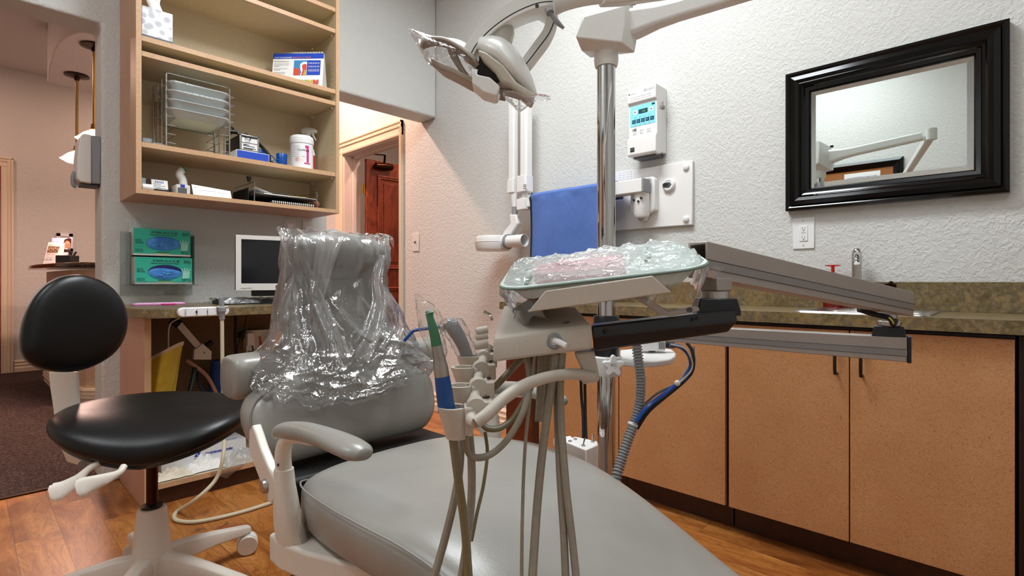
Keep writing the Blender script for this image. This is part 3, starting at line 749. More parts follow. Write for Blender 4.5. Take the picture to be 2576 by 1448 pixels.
m.build('corner_cap', MT['dgrey'], t)
t = thing('loupe_glasses', 'black magnifying loupe glasses lying on the silver case', 'glasses', (1.05, 3.16, cz + .092))
q = V((1.03, 3.12, cz + .10)); m = M()
m.cyl(q + V((-.02, 0, .01)), q + V((.02, .0, .014)), .012, 14); m.cyl(q + V((-.005, 0, .03)), q + V((.0, 0, .034)), .008, 12); m.build('loupe_barrel', MT['black'], t)
m = M(); m.tube([q + V((.02, 0, .005)), q + V((.05, 0, -.006)), q + V((.065, .0, .012)), q + V((.075, .01, .016)), q + V((.095, .01, .005))], .004, 8, 5); m.tube([q + V((-.01, .0, 0)), q + V((0, .06, -.002)), q + V((.0, .11, 0))], .0025, 6, 4); m.build('frame', MT['black'], t)
m = M(); m.lathe([(.001, 0), (.016, .001), (.018, .003)], q + V((.066, 0, -.006)), (0, -1, .2)); m.build('lens', MT['acrylic'], t)
t = thing('carry_strap', 'black strap loop hanging over the right end of the blue box', 'strap', (1.2, 3.1, SCZ + .01))
m = M(); m.tube([(1.075, 3.15, cz + .094), (1.13, 3.13, cz + .094), (1.165, 3.09, cz + .055), (1.195, 3.05, SCZ + .045), (1.198, 3.045, SCZ + .012), (1.235, 3.06, SCZ + .006)], .0095, 6, 6, True, .25); m.build('strap', MT['rubber'], t)
t = thing('rubber_bulb', 'blue rubber squeeze bulb with hose beside the silver case', 'bulb', (1.16, 3.10, SCZ + .05))
m = M(); m.lathe([(.003, 0), (.018, .006), (.022, .02), (.019, .036), (.01, .046), (.006, .055)], (1.148, 3.10, SCZ + .066), (1, .1, -.25)); m.build('bulb', MT['bluegloss'], t)
m = M(); m.tube([(1.2, 3.1, SCZ + .05), (1.235, 3.12, SCZ + .062), (1.262, 3.14, SCZ + .05), (1.29, 3.13, SCZ + .01)], .003, 6, 6); m.tube([(1.2, 3.07, SCZ + .004), (1.25, 3.075, SCZ + .035), (1.3, 3.08, SCZ + .03), (1.318, 3.09, SCZ + .004)], .002, 6, 6); m.build('hose', MT['bluegloss'], t)
t = thing('plastic_cup', 'shiny blue plastic cup left of the white wipes canister', 'cup', (1.31, 3.155, SCZ + .001))
M().lathe([(.026, 0), (.029, .004), (.0315, .085), (.030, .088), (.029, .085), (.026, .01), (.001, .008)], (1.31, 3.155, SCZ + .001)).build('cup', MT['bluegloss'], t)
# wipes canister
t = thing('wipes_canister', 'large white wipes canister with magenta label', 'canister', (1.405, 3.095, SCZ + .001))
b = V((1.405, 3.095, SCZ + .001)); R = .064
M().lathe([(R - .004, 0), (R, .003), (R, .15), (R + .002, .152)], b, n=40).build('tub', MT['white'], t)
M().lathe([(R + .003, .150), (R + .004, .172), (R + .002, .174), (R + .002, .176), (R + .003, .178), (R, .192), (R - .008, .198), (.001, .2)], b, n=40).build('lid', MT['white'], t)
def cyl_patch(name, a0, a1, z0, z1, mat, r, lift=.0005, parent=None, poly=None):
    m = M(); k = 10
    def P_(f, g): 
        an = math.radians(a0 + (a1 - a0) * f); return (b.x + (r + lift) * math.cos(an), b.y + (r + lift) * math.sin(an), b.z + z0 + (z1 - z0) * g)
    m.sheet(P_, k, 1); return m.build(name, mat, parent)
FA = math.degrees(math.atan2(-b.y, -b.x))    # azimuth of the side that faces into the room
cyl_patch('label_band', FA + 17, FA + 37, .118, .135, MT['magenta'], R, .0005, t); cyl_patch('label_band', FA + 24, FA + 37, .035, .10, MT['magenta'], R, .0005, t); cyl_patch('label_band', FA + 12, FA + 44, .025, .033, MT['magenta'], R, .0005, t); cyl_patch('label_band', FA + 24, FA + 37, .10, .118, MT['magenta'], R, .0004, t)
for k in range(6): cyl_patch('label_text', FA - 50, FA - 12, .126 - k * .012, .128 - k * .012, MT['inkgrey'], R, .0004, t)
cyl_patch('label_text', FA + 2, FA + 16, .066, .068, MT['ink'], R, .0004, t); cyl_patch('label_text', FA - 10, FA + 8, .045, .047, simple('pale pink print', '#eac0cf', .5), R, .0004, t)
def cyl_text(s, a0, a1, z, size, mat, r, c, parent):
    o = text(s, (0, 0, 0), (1, 0, 0), (0, 0, 1), mat, parent, 1.0, size); o0 = ORG[parent.name]
    for v in o.data.vertices:
        p = v.co + o0; an = math.radians(a0 + (a1 - a0) * p.x); rr_ = r + .0012 - p.y
        v.co = V((c.x + rr_ * math.cos(an), c.y + rr_ * math.sin(an), c.z + z + p.z)) - o0
    return o
cyl_text('CaviWipes', FA - 20, FA + 38, .101, .016, MT['ink'], R, b, t)
m = M()
for k in range(20):
    pass
an = math.radians(FA - 22); c0 = V((b.x + (R + .001) * math.cos(an), b.y + (R + .001) * math.sin(an), b.z + .05)); tx = V((-math.sin(an), math.cos(an), 0))
m.tube([c0 + tx * (.011 * math.cos(2 * PI * k / 20)) + V((0, 0, .011 * math.sin(2 * PI * k / 20))) for k in range(21)], .0008, 5); m.tube([c0 + tx * .008 + V((0, 0, .008)), c0 - tx * .008 - V((0, 0, .008))][::1], .0009, 5); m.tube([c0 - tx * .006 + V((0, 0, .006)), c0 + tx * .0 + V((0, 0, -.002))], .0012, 5)
m.build('warning_symbol', MT['coral'], t)
t = thing('spray_bottle', 'white spray bottle with red label behind the wipes canister', 'bottle', (1.525, 3.26, SCZ + .001))
b = V((1.515, 3.25, SCZ + .001))
M().lathe([(.04, 0), (.043, .004), (.043, .14), (.036, .17), (.016, .205), (.014, .215)], b).build('bottle', MT['white'], t)
cyl_patch('label', FA - 75, FA + 75, .02, .13, MT['red'], .043, .0006, t)
dv = V((.55, -.83, 0)); m = M(); m.lathe([(.02, .2), (.021, .225), (.017, .232), (.015, .25)], b); m.build('collar', MT['offwhite'], t)
m = M(); m.tube([b + V((0, 0, .28)) - dv * .045, b + V((0, 0, .284)) - dv * .035, b + V((0, 0, .287)), b + V((0, 0, .284)) + dv * .04, b + V((0, 0, .279)) + dv * .062], [.008, .018, .024, .018, .009], 12, 4); m.tube([b + V((0, 0, .24)), b + V((0, 0, .275))], [.014, .022], 12); m.build('spray_head', MT['offwhite'], t)
m = M(); m.tube([b + V((0, 0, .272)) + dv * .032, b + V((0, 0, .25)) + dv * .04, b + V((0, 0, .225)) + dv * .056], [.007, .006, .003], 8, 4); m.build('trigger', MT['offwhite'], t)
t = thing('flat_device', 'flat grey device at the left end of the middle shelf', 'device', (.63, 3.1, SCZ + .001))
M().box((.592, 3.035, SCZ + .001), (.640, 3.16, SCZ + .028)).build('body', MT['dgrey'], t, bevel=.004); M().box((.598, 3.033, SCZ + .006), (.632, 3.035, SCZ + .022)).build('face', MT['greyplastic'], t)
M().box((.640, 3.05, SCZ + .001), (.690, 3.15, SCZ + .014)).build('tray', MT['greyplastic'], t, bevel=.002)
# bottom shelf objects
t = thing('white_capsule', 'white pill-shaped plastic case at the left end of the bottom shelf', 'case', (.62, 3.04, SBZ))
m = M(); m.tube([(.592, 3.04, SBZ + .016), (.597, 3.04, SBZ + .016), (.634, 3.04, SBZ + .016), (.641, 3.04, SBZ + .016), (.645, 3.04, SBZ + .016)], [.010, .0155, .0155, .012, .005], 14); m.build('shell', MT['white'], t)
t = thing('card_holder', 'small black holder with business cards behind the white case', 'card holder', (.67, 3.09, SBZ))
m = M().box((.60, 3.075, SBZ + .001), (.715, 3.15, SBZ + .018)); m.build('base', MT['black'], t, bevel=.002)
m = M(); m.tube([(.66, 3.078, SBZ + .02), (.70, 3.075, SBZ + .022), (.715, 3.08, SBZ + .018)], .0016, 6); m.build('lip', MT['wire'], t)
t = thing('business_card', 'white business card with a row of people printed on it', 'card', (.68, 3.10, SBZ + .02))
a = V((.648, 3.10, SBZ + .019)); ex = V((1, 0, 0)); ey = V((0, .25, 1)).normalized(); M().prism([a, a + ex * .07, a + ex * .07 + ey * .052, a + ey * .052], (0, .003, 0)).build('card', MT['paper'], t)
for k in range(5): 
    c = a + ex * (.017 + k * .008) + ey * .038; m = M(); m.ell(c + V((0, -.001, .006)), .0016, .0004, .0016, 8, 6); m.box(c + V((-.0014, -.0014, -.004)), c + V((.0014, -.0006, .004))); m.build('figure_print', MT['inkblue'], t)
for k, y in enumerate((.027, .018, .010)): text('Shelburne and associates', a + ex * .008 + ey * y, ex, ey, MT['ink'], t, (.032, .05, .03)[k], .006)
t = thing('colour_card', 'pale blue-grey card standing behind the white case', 'card', (.61, 3.12, SBZ + .02))
M().prism([(.59, 3.13, SBZ + .019), (.628, 3.125, SBZ + .019), (.632, 3.14, SBZ + .075), (.59, 3.145, SBZ + .079)], (0, .003, 0)).build('card', speck('blue grey card', '#9fb0b4', '#b4c2c4', 80), t)
M().box((.632, 3.13, SBZ + .02), (.646, 3.14, SBZ + .07)).build('spine', MT['maroonwood'], t)
t = thing('curing_light', 'cordless white handset with green tip standing in its charger', 'dental handset', (.80, 3.10, SBZ))
q = aY(462, 462, 3.12); m = M(); m.tube([aY(462, 470, 3.12), aY(459, 452, 3.12), aY(452, 440, 3.12), aY(455, 432, 3.12), aY(461, 426, 3.12)], [.020, .019, .020, .018, .015], 14, 5); m.build('handle', MT['offwhite'], t)
m = M(); m.tube([aY(459.5, 428, 3.12), aY(464, 424, 3.12)], [.016, .0145], 12); m.build('tip', MT['green'], t)
A = aY(443, 486, 3.05); M().box((A.x, 3.045, SBZ + .001), (A.x + .062, 3.15, A.z + .047)).build('charger', MT['offwhite'], t, bevel=.005)
M().box((A.x + .006, 3.043, SBZ + .004), (A.x + .046, 3.046, SBZ + .032)).build('charger_display', MT['dgrey'], t); M().box((A.x + .018, 3.0425, A.z + .033), (A.x + .037, 3.046, A.z + .047)).build('charger_badge', MT['inkblue'], t)
t = thing('dark_box', 'dark box lying behind the handset on the bottom shelf', 'box', (.74, 3.2, SBZ)); M().box((.70, 3.16, SBZ + .001), (.80, 3.3, SBZ + .04)).build('carton', MT['dgrey'], t, bevel=.002)
t = thing('notice_sheet', 'printed white sheet propped on the bottom shelf', 'paper', (.95, 3.1, SBZ))
a = V((.818, 3.05, SBZ + .001)); b2 = V((1.005, 3.06, SBZ + .001)); upv = V((0, .035, .062)); M().prism([a, b2, b2 + upv * .80, a + upv], (0, .002, 0)).build('sheet', MT['paper'], t)
exx = (b2 - a).normalized(); eyy = upv.normalized()
text('Pacific Dentistry Loyalty Program', a + exx * .01 + eyy * .052 - V((0, 0, .001)), (exx - V((0, 0, .055))).normalized(), eyy, MT['ink'], t, .13, .009)
text('Your unlimited discount Savings', a + exx * .03 + eyy * .038, exx, eyy, MT['inkgrey'], t, .08, .006); text('Direct Payment', a + exx * .12 + eyy * .034, exx, eyy, MT['inkgrey'], t, .045, .006)
# wire letter tray
t = thing('letter_tray', 'black wire two-tier letter tray on the bottom shelf', 'letter tray', (1.3, 3.17, SBZ))
LX0, LX1, LY0, LY1 = 1.115, 1.475, 3.045, 3.34
def w(m, *p): m.tube(list(p), .0024, 6)
for x in (LX0, LX1):
    m = M(); w(m, (x, LY0, SBZ + .001), (x, LY0, SBZ + .118 if x == LX0 else SBZ + .10)); m.build('post', MT['wire'], t)
    m = M(); w(m, (x, LY1, SBZ + .001), (x, LY1, SBZ + .118)); m.build('post', MT['wire'], t)
m = M()
w(m, (LX0, LY0, SBZ + .055), (LX0, LY1, SBZ + .055)); w(m, (LX0, LY0, SBZ + .112), (LX0, LY1, SBZ + .112)); w(m, (LX0, LY1, SBZ + .112), (LX1, LY1, SBZ + .112)); w(m, (LX1, LY0, SBZ + .055), (LX1, LY1, SBZ + .055)); w(m, (LX1, LY0 + .02, SBZ + .095), (LX1, LY1, SBZ + .1)); w(m, (LX0, LY0, SBZ + .055), (LX1, LY0, SBZ + .052))
m.build('side_rail', MT['wire'], t)
M().box((LX0 + .004, LY0 + .003, SBZ + .046), (LX1 - .004, LY1, SBZ + .050)).build('shelf_plate', MT['dgrey'], t)
M().box((LX0 - .012, LY0 + .06, SBZ + .001), (LX0 - .009, LY1, SBZ + .085)).build('side_panel', MT['rubber'], t); M().box((LX0, LY1 - .004, SBZ + .001), (LX1, LY1, SBZ + .085)).build('back_panel', MT['rubber'], t)
t = thing('paper_stack', 'loose white papers on the upper tier of the letter tray', 'papers', (1.3, 3.15, SBZ + .055))
M().prism([(LX0 + .05, LY0 - .004, SBZ + .0505), (LX1 - .006, LY0 + .0, SBZ + .0505), (LX1 - .006, LY1 - .02, SBZ + .0505), (LX0 + .02, LY1 - .03, SBZ + .0505)], (0, 0, .005)).build('sheets', MT['paper'], t)
m = M().sheet(lambda u, v: (LX0 + .012 + .10 * u, LY0 + .02 + .2 * v, SBZ + .058 + .03 * (1 - u) * (1 - v)), 8, 4); m.build('curled_sheet', MT['paper'], t, solid=.001)
M().box((LX1 - .14, LY0 + .03, SBZ + .056), (LX1 - .05, LY0 + .2, SBZ + .063)).build('envelope', MT['ochre'], t)
t = thing('spiral_notebook', 'black spiral-bound notebook on the lower tier of the letter tray', 'notebook', (1.33, 3.1, SBZ))
M().box((1.20, 3.045, SBZ + .001), (1.458, 3.27, SBZ + .012)).build('cover', MT['black'], t, bevel=.002)
for k in range(21):
    x = 1.212 + k * .0118; m = M(); m.tube([(x, 3.05, SBZ + .014), (x, 3.038, SBZ + .017), (x, 3.033, SBZ + .009), (x, 3.038, SBZ + .003)], .0024, 6, 3); m.build('coil', MT['white'], t)
t = thing('black_clip', 'black binder clip hooked on the letter tray corner', 'clip', (LX0, 3.12, SBZ + .10))
m = M(); q = aY(628, 450, 3.1); m.prism([q + V((-.012, 0, .014)), q + V((.012, 0, .014)), q + V((.004, 0, -.014)), q + V((-.004, 0, -.014))], (0, .02, 0)); m.build('clip', MT['black'], t)
t = thing('brown_pouch', 'small brown leather pouch at the right end of the bottom shelf', 'pouch', (1.50, 3.15, SBZ))
M().ell((1.508, 3.14, SBZ + .032), .022, .05, .031, 16, 10).build('pouch', leather('brown pouch leather', '#7d4a36', '#8d5a44', .4), t)
# ------------------------------------------------------------------ desk under the shelves
t = thing('desk_cabinet', 'open tan desk cabinet with white bags and cables inside', 'cabinet', (1.1, 3.1, 0))
DX0, DX1, DYF = .566, 1.70, 2.845
M().box((DX0, DYF, 0), (DX0 + .026, YB - .001, .869)).build('side_panel', MT['deskside'], t); M().box((DX1 - .026, DYF, 0), (DX1, YB - .001, .869)).build('side_panel', MT['deskside'], t)
M().box((DX0, DYF - .002, 0), (DX0 + .026, DYF, .869)).build('edge_band', MT['shelf'], t)
M().box((DX0 + .026, YB - .014, .1), (DX1 - .026, YB - .001, .869)).build('back_panel', MT['deskback_shade'], t)
M().box((DX0 + .026, DYF + .002, .078), (DX1 - .026, YB - .014, .102)).build('bottom_shelf', MT['melamine'], t)
M().box((DX0 + .026, DYF - .001, .078), (DX1 - .026, DYF + .002, .102)).build('edge_band', MT['shelf'], t)
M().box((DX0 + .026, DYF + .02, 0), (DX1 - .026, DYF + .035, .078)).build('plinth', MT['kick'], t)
t = thing('desk_counter', 'stone-look desk top with clipped front corner below the glove boxes', 'worktop', (1.1, 3.0, .87))
pl = [(.517, 3.378), (.517, 2.84), (.54, 2.755), (.60, 2.70), (1.76, 2.70), (1.76, 3.378)]
M().prism([(x, y, .870) for x, y in pl], (0, 0, .0425)).build('slab', MT['stone'], t, bevel=.002)
CZ = .9125
# assistant holder on the counter edge
t = thing('instrument_holder', 'white notched instrument holder screwed to the desk edge', 'holder', (.84, 2.69, .89))
A = aY(444, 790, 2.695); B = aY(572, 785, 2.695); zc = (CZ + .870) / 2 + .004
m = M(); m.prism([(x, 2.6985, z) for x, z in rpoly(A.x, zc - .021, B.x, zc + .021, .02, 6)], (0, -.030, 0)); m.build('body', MT['white'], t, bevel=.004)
for k, f in enumerate((.24, .46, .66)):
    x = A.x + (B.x - A.x) * f; m = M().prism([(x - .022, 2.6685, zc + .019), (x + .016, 2.6685, zc + .019), (x + .016, 2.6685, zc - .019), (x - .022, 2.6685, zc - .019)], (0, -.010, 0)); m.build('rib', MT['white'], t, bevel=.003)
for f in (.35, .57): M().cyl((A.x + (B.x - A.x) * f, 2.667, zc), (A.x + (B.x - A.x) * f, 2.669, zc), .006, 14).build('screw_hole', MT['ink'], t)
t = thing('suction_handpiece', 'clear-grey suction valve hanging in the white desk holder', 'dental handpiece', (.87, 2.65, .89))
q0 = aY(557, 752, 2.655); q1 = aY(558.5, 803, 2.655)
m = M(); m.tube([q0, q0.lerp(q1, .35), q0.lerp(q1, .42), q0.lerp(q1, .6), q0.lerp(q1, .65), q1], [.012, .011, .017, .017, .0135, .012], 14); m.build('valve', MT['greyplastic'], t)
m = M(); m.tube([q0.lerp(q1, .38) + V((-.02, 0, 0)), q0.lerp(q1, .42) + V((.025, -.004, .002))], .006, 8); m.build('lever', MT['steel'], t)
t = thing('suction_hose', 'pale hose hanging from the desk holder and looping on the floor', 'hose', q1)
m = M(); m.tube([q1, aY(560, 940, 2.65), aY(564, 1080, 2.645), P(561, 1150, 2.38), P(543, 1205, 2.36), P(493, 1255, 2.30), aZ(448, 1284, .010), aZ(438, 1300, .009), aZ(452, 1310, .009), aZ(500, 1311, .009), aZ(590, 1292, .009), aZ(675, 1266, .009), (1.16, 2.53, .009), (1.45, 2.4, .009)], .0085, 8, 8); m.build('hose', MT['cable'], t)
# things on the desk
t = thing('monitor', 'silver flat monitor with dark screen on the desk', 'monitor', (1.12, 2.95, CZ))
a = P(593, 730, 2.75); b = P(593, 590, 2.75); cr = P(760, 727, 2.93)
ex = V((cr.x - a.x, cr.y - a.y, 0)).normalized(); W = .375; H = b.z - a.z; n = V((ex.y, -ex.x, 0))
if n.dot(-FW) < 0: n = -n
ez = V((0, 0, 1)); a = V(a)
def mb(m, x0, x1, z0, z1, d0, d1): m.obox(a + ex * ((x0 + x1) / 2) + ez * ((z0 + z1) / 2) + n * ((d0 + d1) / 2), ex * ((x1 - x0) / 2), n * ((d1 - d0) / 2), ez * ((z1 - z0) / 2))
m = M(); mb(m, .0, W, 0, H, -.05, -.002); m.build('housing', MT['dgrey'], t, bevel=.004)
m = M(); mb(m, 0, W, 0, .036, -.002, .008); mb(m, 0, W, H - .022, H, -.002, .008); mb(m, 0, .025, .036, H - .022, -.002, .008); mb(m, W - .025, W, .036, H - .022, -.002, .008); m.build('bezel', MT['offwhite'], t)
m = M(); mb(m, .025, W - .025, .036, H - .022, -.001, .003); m.build('screen', MT['screen'], t)
c = a + ex * (W / 2 + .012) + ez * .018 + n * .0085; M().cyl(c, c + n * .001, .009, 20).build('badge', MT['ink'], t); text('hp', c - ex * .005 - ez * .003 + n * .001, ex, ez, MT['inkwhite'], t, .010, .010, shear=.3)
text('compaq LE1711', a + ex * .022 + ez * .008 + n * .008, ex, ez, MT['ink'], t, .055, .008)
m = M(); cb = a + ex * (W / 2) - n * .03; m.obox(cb + ez * (-.012), ex * .11, n * .02, ez * .02); m.build('neck', MT['black'], t, bevel=.004)
m = M(); m.lathe([(.085, CZ + .001 - a.z), (.085, CZ + .012 - a.z), (.07, CZ + .02 - a.z), (.05, CZ + .022 - a.z)], cb + n * -.055, sx=1.0); m.build('stand_base', MT['black'], t)
t = thing('keyboard', 'black keyboard wrapped in shiny clear plastic on the desk', 'keyboard', (1.05, 2.80, CZ))
a2 = aZ(562, 766, CZ + .001); ek = V((1, .06, 0)).normalized(); en = V((-.06, 1, 0)).normalized()
m = M(); m.prism([a2, a2 + ek * .44, a2 + ek * .44 + en * .15, a2 + en * .15], (0, 0, .02)); m.build('base', MT['black'], t, bevel=.003)
for r in range(5): M().prism([a2 + ek * .012 + en * (.016 + r * .025) + V((0, 0, .02)), a2 + ek * .425 + en * (.016 + r * .025) + V((0, 0, .02)), a2 + ek * .425 + en * (.036 + r * .025) + V((0, 0, .02)), a2 + ek * .012 + en * (.036 + r * .025) + V((0, 0, .02))], (0, 0, .005)).build('key_row', MT['rubber'], t, bevel=.0015)
def kw(u, v):
    p = a2 + ek * (-.012 + .465 * u) + en * (-.012 + .175 * v); nz = noise.noise(V((u * 16, v * 7, 2.3)))
    e_ = min(v, 1 - v) * 12; return p + V((0, 0, min(.029, .004 + .03 * e_) + .010 * nz * min(1, e_)))
m = M().sheet(kw, 60, 22); m.build('plastic_cover', MT['wrap'], t, smooth=True, angle=70)
t = thing('pink_paddle', 'pink and white oval plastic tool lying on the desk', 'tool', (.66, 2.8, CZ))
a3 = aZ(333, 768, CZ + .001); b3 = aZ(466, 765, CZ + .001); e3 = (b3 - a3).normalized(); n3 = V((-e3.y, e3.x, 0)); L = (b3 - a3).length
m = M(); m.prism([a3 + e3 * x + n3 * y for x, y in rpoly(0, -.016, L, .016, .015, 5)], (0, 0, .010)); m.build('body', MT['pink'], t, bevel=.002)
m = M(); m.prism([a3 + e3 * x + n3 * y + V((0, 0, .010)) for x, y in rpoly(.012, -.011, L - .01, .011, .01, 5)], (0, 0, .002)); m.build('white_face', MT['white'], t)
c = a3 + e3 * (L * .66) - n3 * .022; m = M(); m.prism([c + e3 * x + n3 * y for x, y in rpoly(-.03, -.010, .03, .010, .009, 5)], (0, 0, .007)); m.build('clip', MT['magenta'], t, bevel=.001)
t = thing('bag_scrap', 'crumpled clear plastic scrap beside the suction valve on the desk', 'plastic scrap', (.8, 2.8, CZ))
c = aZ(535, 764, CZ + .001); m = M().sheet(lambda u, v: c + V((.11 * (u - .5) , .06 * v, .004 + .014 * abs(noise.noise(V((u * 5, v * 4, 1)))))), 14, 8); m.build('sheet', MT['wrap'], t, smooth=True, angle=70)
# glove dispensers on the wall
t = thing('glove_box_holder', 'clear acrylic double holder for glove boxes on the wall', 'holder', (.73, 3.33, 1.0))
HX0, HX1 = .565, .90
zb, zt = 1.016, 1.295
m = M(); m.box((HX0, YB - .006, zb - .06), (HX1, YB - .002, zt)); m.build('back_plate', MT['acrylic'], t)
m = M(); m.box((HX0, 3.262, zb - .004), (HX1, YB - .006, zb)); m.build('ledge', MT['acrylic'], t)
for x in (HX0 + .028, HX1 - .022): M().box((x - .0015, 3.262, zb), (x + .0015, YB - .006, zt - .01)).build('side_plate', MT['acrylic'], t)
M().box((HX0 + .028, 3.260, zb), (HX1 - .022, 3.262, zb + .02)).build('front_lip', MT['acrylic'], t)
def glove_box(x0, x1, z0, z1, size, label, gap):
    t = thing('glove_box', label, 'glove box', ((x0 + x1) / 2, 3.32, z0), 'glove boxes in the acrylic wall holder')
    yf = 3.270; W, H = x1 - x0, z1 - z0
    M().box((x0, yf, z0), (x1, YB - .008, z1)).build('carton', MT['teal'], t, bevel=.001)
    M().box((x0 - .0005, yf + .001, z0), (x0 + .0005, YB - .01, z1)).build('end_flap', MT['offwhite'], t); M().box((x0 + .001, yf - .0006, z0), (x1, yf, z0 + .008)).build('edge_strip', MT['offwhite'], t)
    c = V((x0 + W * .515, yf - .0010, z0 + H * .46))
    el = [c + V((W * .30 * math.cos(k * PI / 20), 0, H * .265 * math.sin(k * PI / 20))) for k in range(40)]
    M().add(el, [list(range(40))]).build('opening', MT['nitriledark'] , t)
    def gl(u, v):
        a_ = u * 2 * PI; r = v; top = (.62 if gap else .98)
        x = W * .295 * r * math.cos(a_); z = H * .26 * r * math.sin(a_)
        if z > 0: z *= top * (1 - .35 * (x / (W * .3)) if gap else 1)
        hump = (1 - r * r); nz = noise.noise(V((x * 60, z * 90, size.__hash__() % 7))) 
        return c + V((x, -.0015 - .014 * hump * (.6 + .9 * abs(nz)), z - (.004 if gap else 0)))
    M().sheet(gl, 56, 12).build('glove', MT['nitrile'], t, smooth=True, angle=80)
    for k in range(4): 
        f0 = c + V((W * .31 + .004, 0, -.01)); 
        f0 = f0 + V((0, -.0005 * k, 0)); M().prism([f0 + V((.0, -.0002, -.01 - .0)), f0 + V((.008, -.0002, -.012)), f0 + V((-.012 + k * .014 + .006, -.0002, .03 + .004 * (1 - abs(k - 1.5)))), f0 + V((-.012 + k * .014, -.0002, .03 + .004 * (1 - abs(k - 1.5))))], (0, -.0004, 0)).build('hand_print', simple('pale teal print', '#9fdccb', .5), t)
    c = c + V((0, -.0024, 0)); M().prism([c + V((W * .31 - .002, -.0002, -.036)), c + V((W * .31 + .03, -.0002, -.034)), c + V((W * .31 + .034, -.0002, .002)), c + V((W * .31 + .0, -.0002, .004))], (0, -.0004, 0)).build('hand_print', MT['teal'] if False else simple('pale teal print b', '#9fdccb', .5), t)
    X, Z = V((1, 0, 0)), V((0, 0, 1)); o = V((x0, yf - .0006, z0))
    def T(s, fx, fz, w, sz, mt=MT['ink']): text(s, o + X * (fx * W) + Z * (fz * H), X, Z, mt, t, w * W, sz)
    T('MIRACLE', .30, .83, .46, .016); T('Nitrile Powder Free Examination Gloves', .27, .755, .48, .010)
    T(size, .845, .82, .125, .016); M().box((x0 + .845 * W, yf - .0009, z0 + .79 * H), (x0 + .97 * W, yf - .0004, z0 + .80 * H)).build('size_bar', MT['ink'], t)
    T('Super Soft', .03, .56, .10, .009); T('and Stretchy', .03, .50, .12, .009); T('100% Synthetic', .03, .44, .14, .009)
    T('ADENNA', .385, .105, .24, .010, MT['nitriledark']); M().box((x0 + .38 * W, yf - .0009, z0 + .07 * H), (x0 + .63 * W, yf - .0004, z0 + .09 * H)).build('brand_bar', MT['yel'], t)
    T('200', .82, .115, .07, .014); 
    for k in range(3): T('Disposable Gloves', .905, .15 - k * .045, .075, .005)
    for k in range(3): T('Manufactured for medical', .03, .21 - k * .04, .13, .005)
glove_box(.603, .862, 1.169, 1.309, 'MEDIUM', 'upper teal glove box, opening filled with blue gloves', False)
glove_box(.610, .870, 1.019, 1.160, 'SMALL', 'lower teal glove box with dark gap above blue gloves', True)
# wall plates under the shelf unit
for (px, label) in ((729, 'left of two pale blank wall plates under the shelf unit'), (775, 'right of two pale wall plates under the shelf unit')):
    A = aY(px - 15, 549 if px < 750 else 556, YB); B = aY(px + 15, 600, YB)
    t = thing('wall_plate', label, 'wall plate', (A.x, YB, B.z)); M().box((A.x, YB - .006, B.z), (B.x, YB - .001, A.z)).build('plate', MT['offwhite'], t, bevel=.002)
    M().box((A.x + .02, YB - .008, B.z + .03), (B.x - .02, YB - .006, A.z - .03)).build('insert', MT['white'], t)
# under the desk
t = thing('yellow_tote', 'yellow vinyl pouch with cream lining hanging under the desk', 'bag', (.70, 2.98, .4))
a = aY(400, 905, 2.99); 
def tote(u, v):
    ang = u * 2 * PI; zz = v; w = .075 - .022 * zz + .010 * math.sin(3 * ang); 
    x = .715 - .07 * zz * .35 + w * math.cos(ang) * .95; y = 3.02 + .05 * math.sin(ang) * (1 - .3 * zz) + .012 * math.sin(4 * ang + 3 * zz) * (1 - zz * .5)
    return (x - .02, y, a.z + .055 - .26 * zz + (.035 * math.cos(ang + .4) - .01) * (1 - zz))
M().sheet(tote, 40, 14).build('pouch', MT['yellow'], t, smooth=True, angle=60)
def lip(u, v):
    p = V(tote(u, 0)); return p + V((0, -.004, .002)) + V((0, 0, -.018 * v)) + V((.735 - p.x, 3.02 - p.y, 0)) * (-.03)
M().sheet(lip, 40, 2).build('lining_edge', MT['lining'], t, smooth=True); M().sheet(lambda u, v: V(tote(u, v * .5)) * 1.0 + (V((.715, 3.02, 0)) - V((tote(u, v * .5)[0], tote(u, v * .5)[1], 0))) * .06, 40, 6).build('lining', MT['lining'], t, smooth=True)
m = M(); m.tube([(.70, 3.02, a.z + .05), (.71, 3.04, a.z + .16), (.745, 3.0, a.z + .2)], .0035, 8, 5); m.build('hook', MT['white'], t)
t = thing('angle_bracket', 'pale flat bar ending in a house-shaped plate under the desk', 'bracket', (.9, 3.2, .6))
A = aY(448, 812, 3.2); B = aY(512, 885, 3.2); d = (B - A).normalized(); s_ = V((d.z, 0, -d.x)); m = M()
m.prism([A + s_ * .016, B + s_ * .016, B - s_ * .016, A - s_ * .016], (0, .012, 0)); m.build('bar', MT['offwhite'], t)
m = M().prism([aY(x, y, 3.19) for x, y in ((487, 904), (488, 880), (511, 864), (533, 884), (532, 904))], (0, .03, 0)); m.build('plate', MT['offwhite'], t, bevel=.002)
m = M(); m.cyl(A + V((-.03, .006, .02)), A + d * .01, .022, 14); m.cyl(aY(518, 870, 3.22), aY(534, 860, 3.22), .016, 12); m.build('end_knob', MT['rubber'], t)
m = M(); m.cyl(aY(514, 886, 3.189), aY(514, 886, 3.187), .004, 10); m.build('screw', MT['dgrey'], t)
def cable(label, pts, r, mat, name='cable', cat='cable'):
    t = thing(name, label, cat, pts[0]); m = M(); m.tube(pts, r, 8, 7); m.build('cord', mat, t); return t
cable('thick black cable hanging under the desk left of the power box', [aY(593, 795, 3.25), aY(592, 850, 3.25), aY(594, 900, 3.24), aY(590, 960, 3.2)], .008, MT['rubber'])
cable('thin black cable curving under the desk to the power box', [aY(620, 795, 3.3), aY(612, 830, 3.3), aY(598, 870, 3.3), aY(600, 920, 3.3)], .003, MT['rubber'])
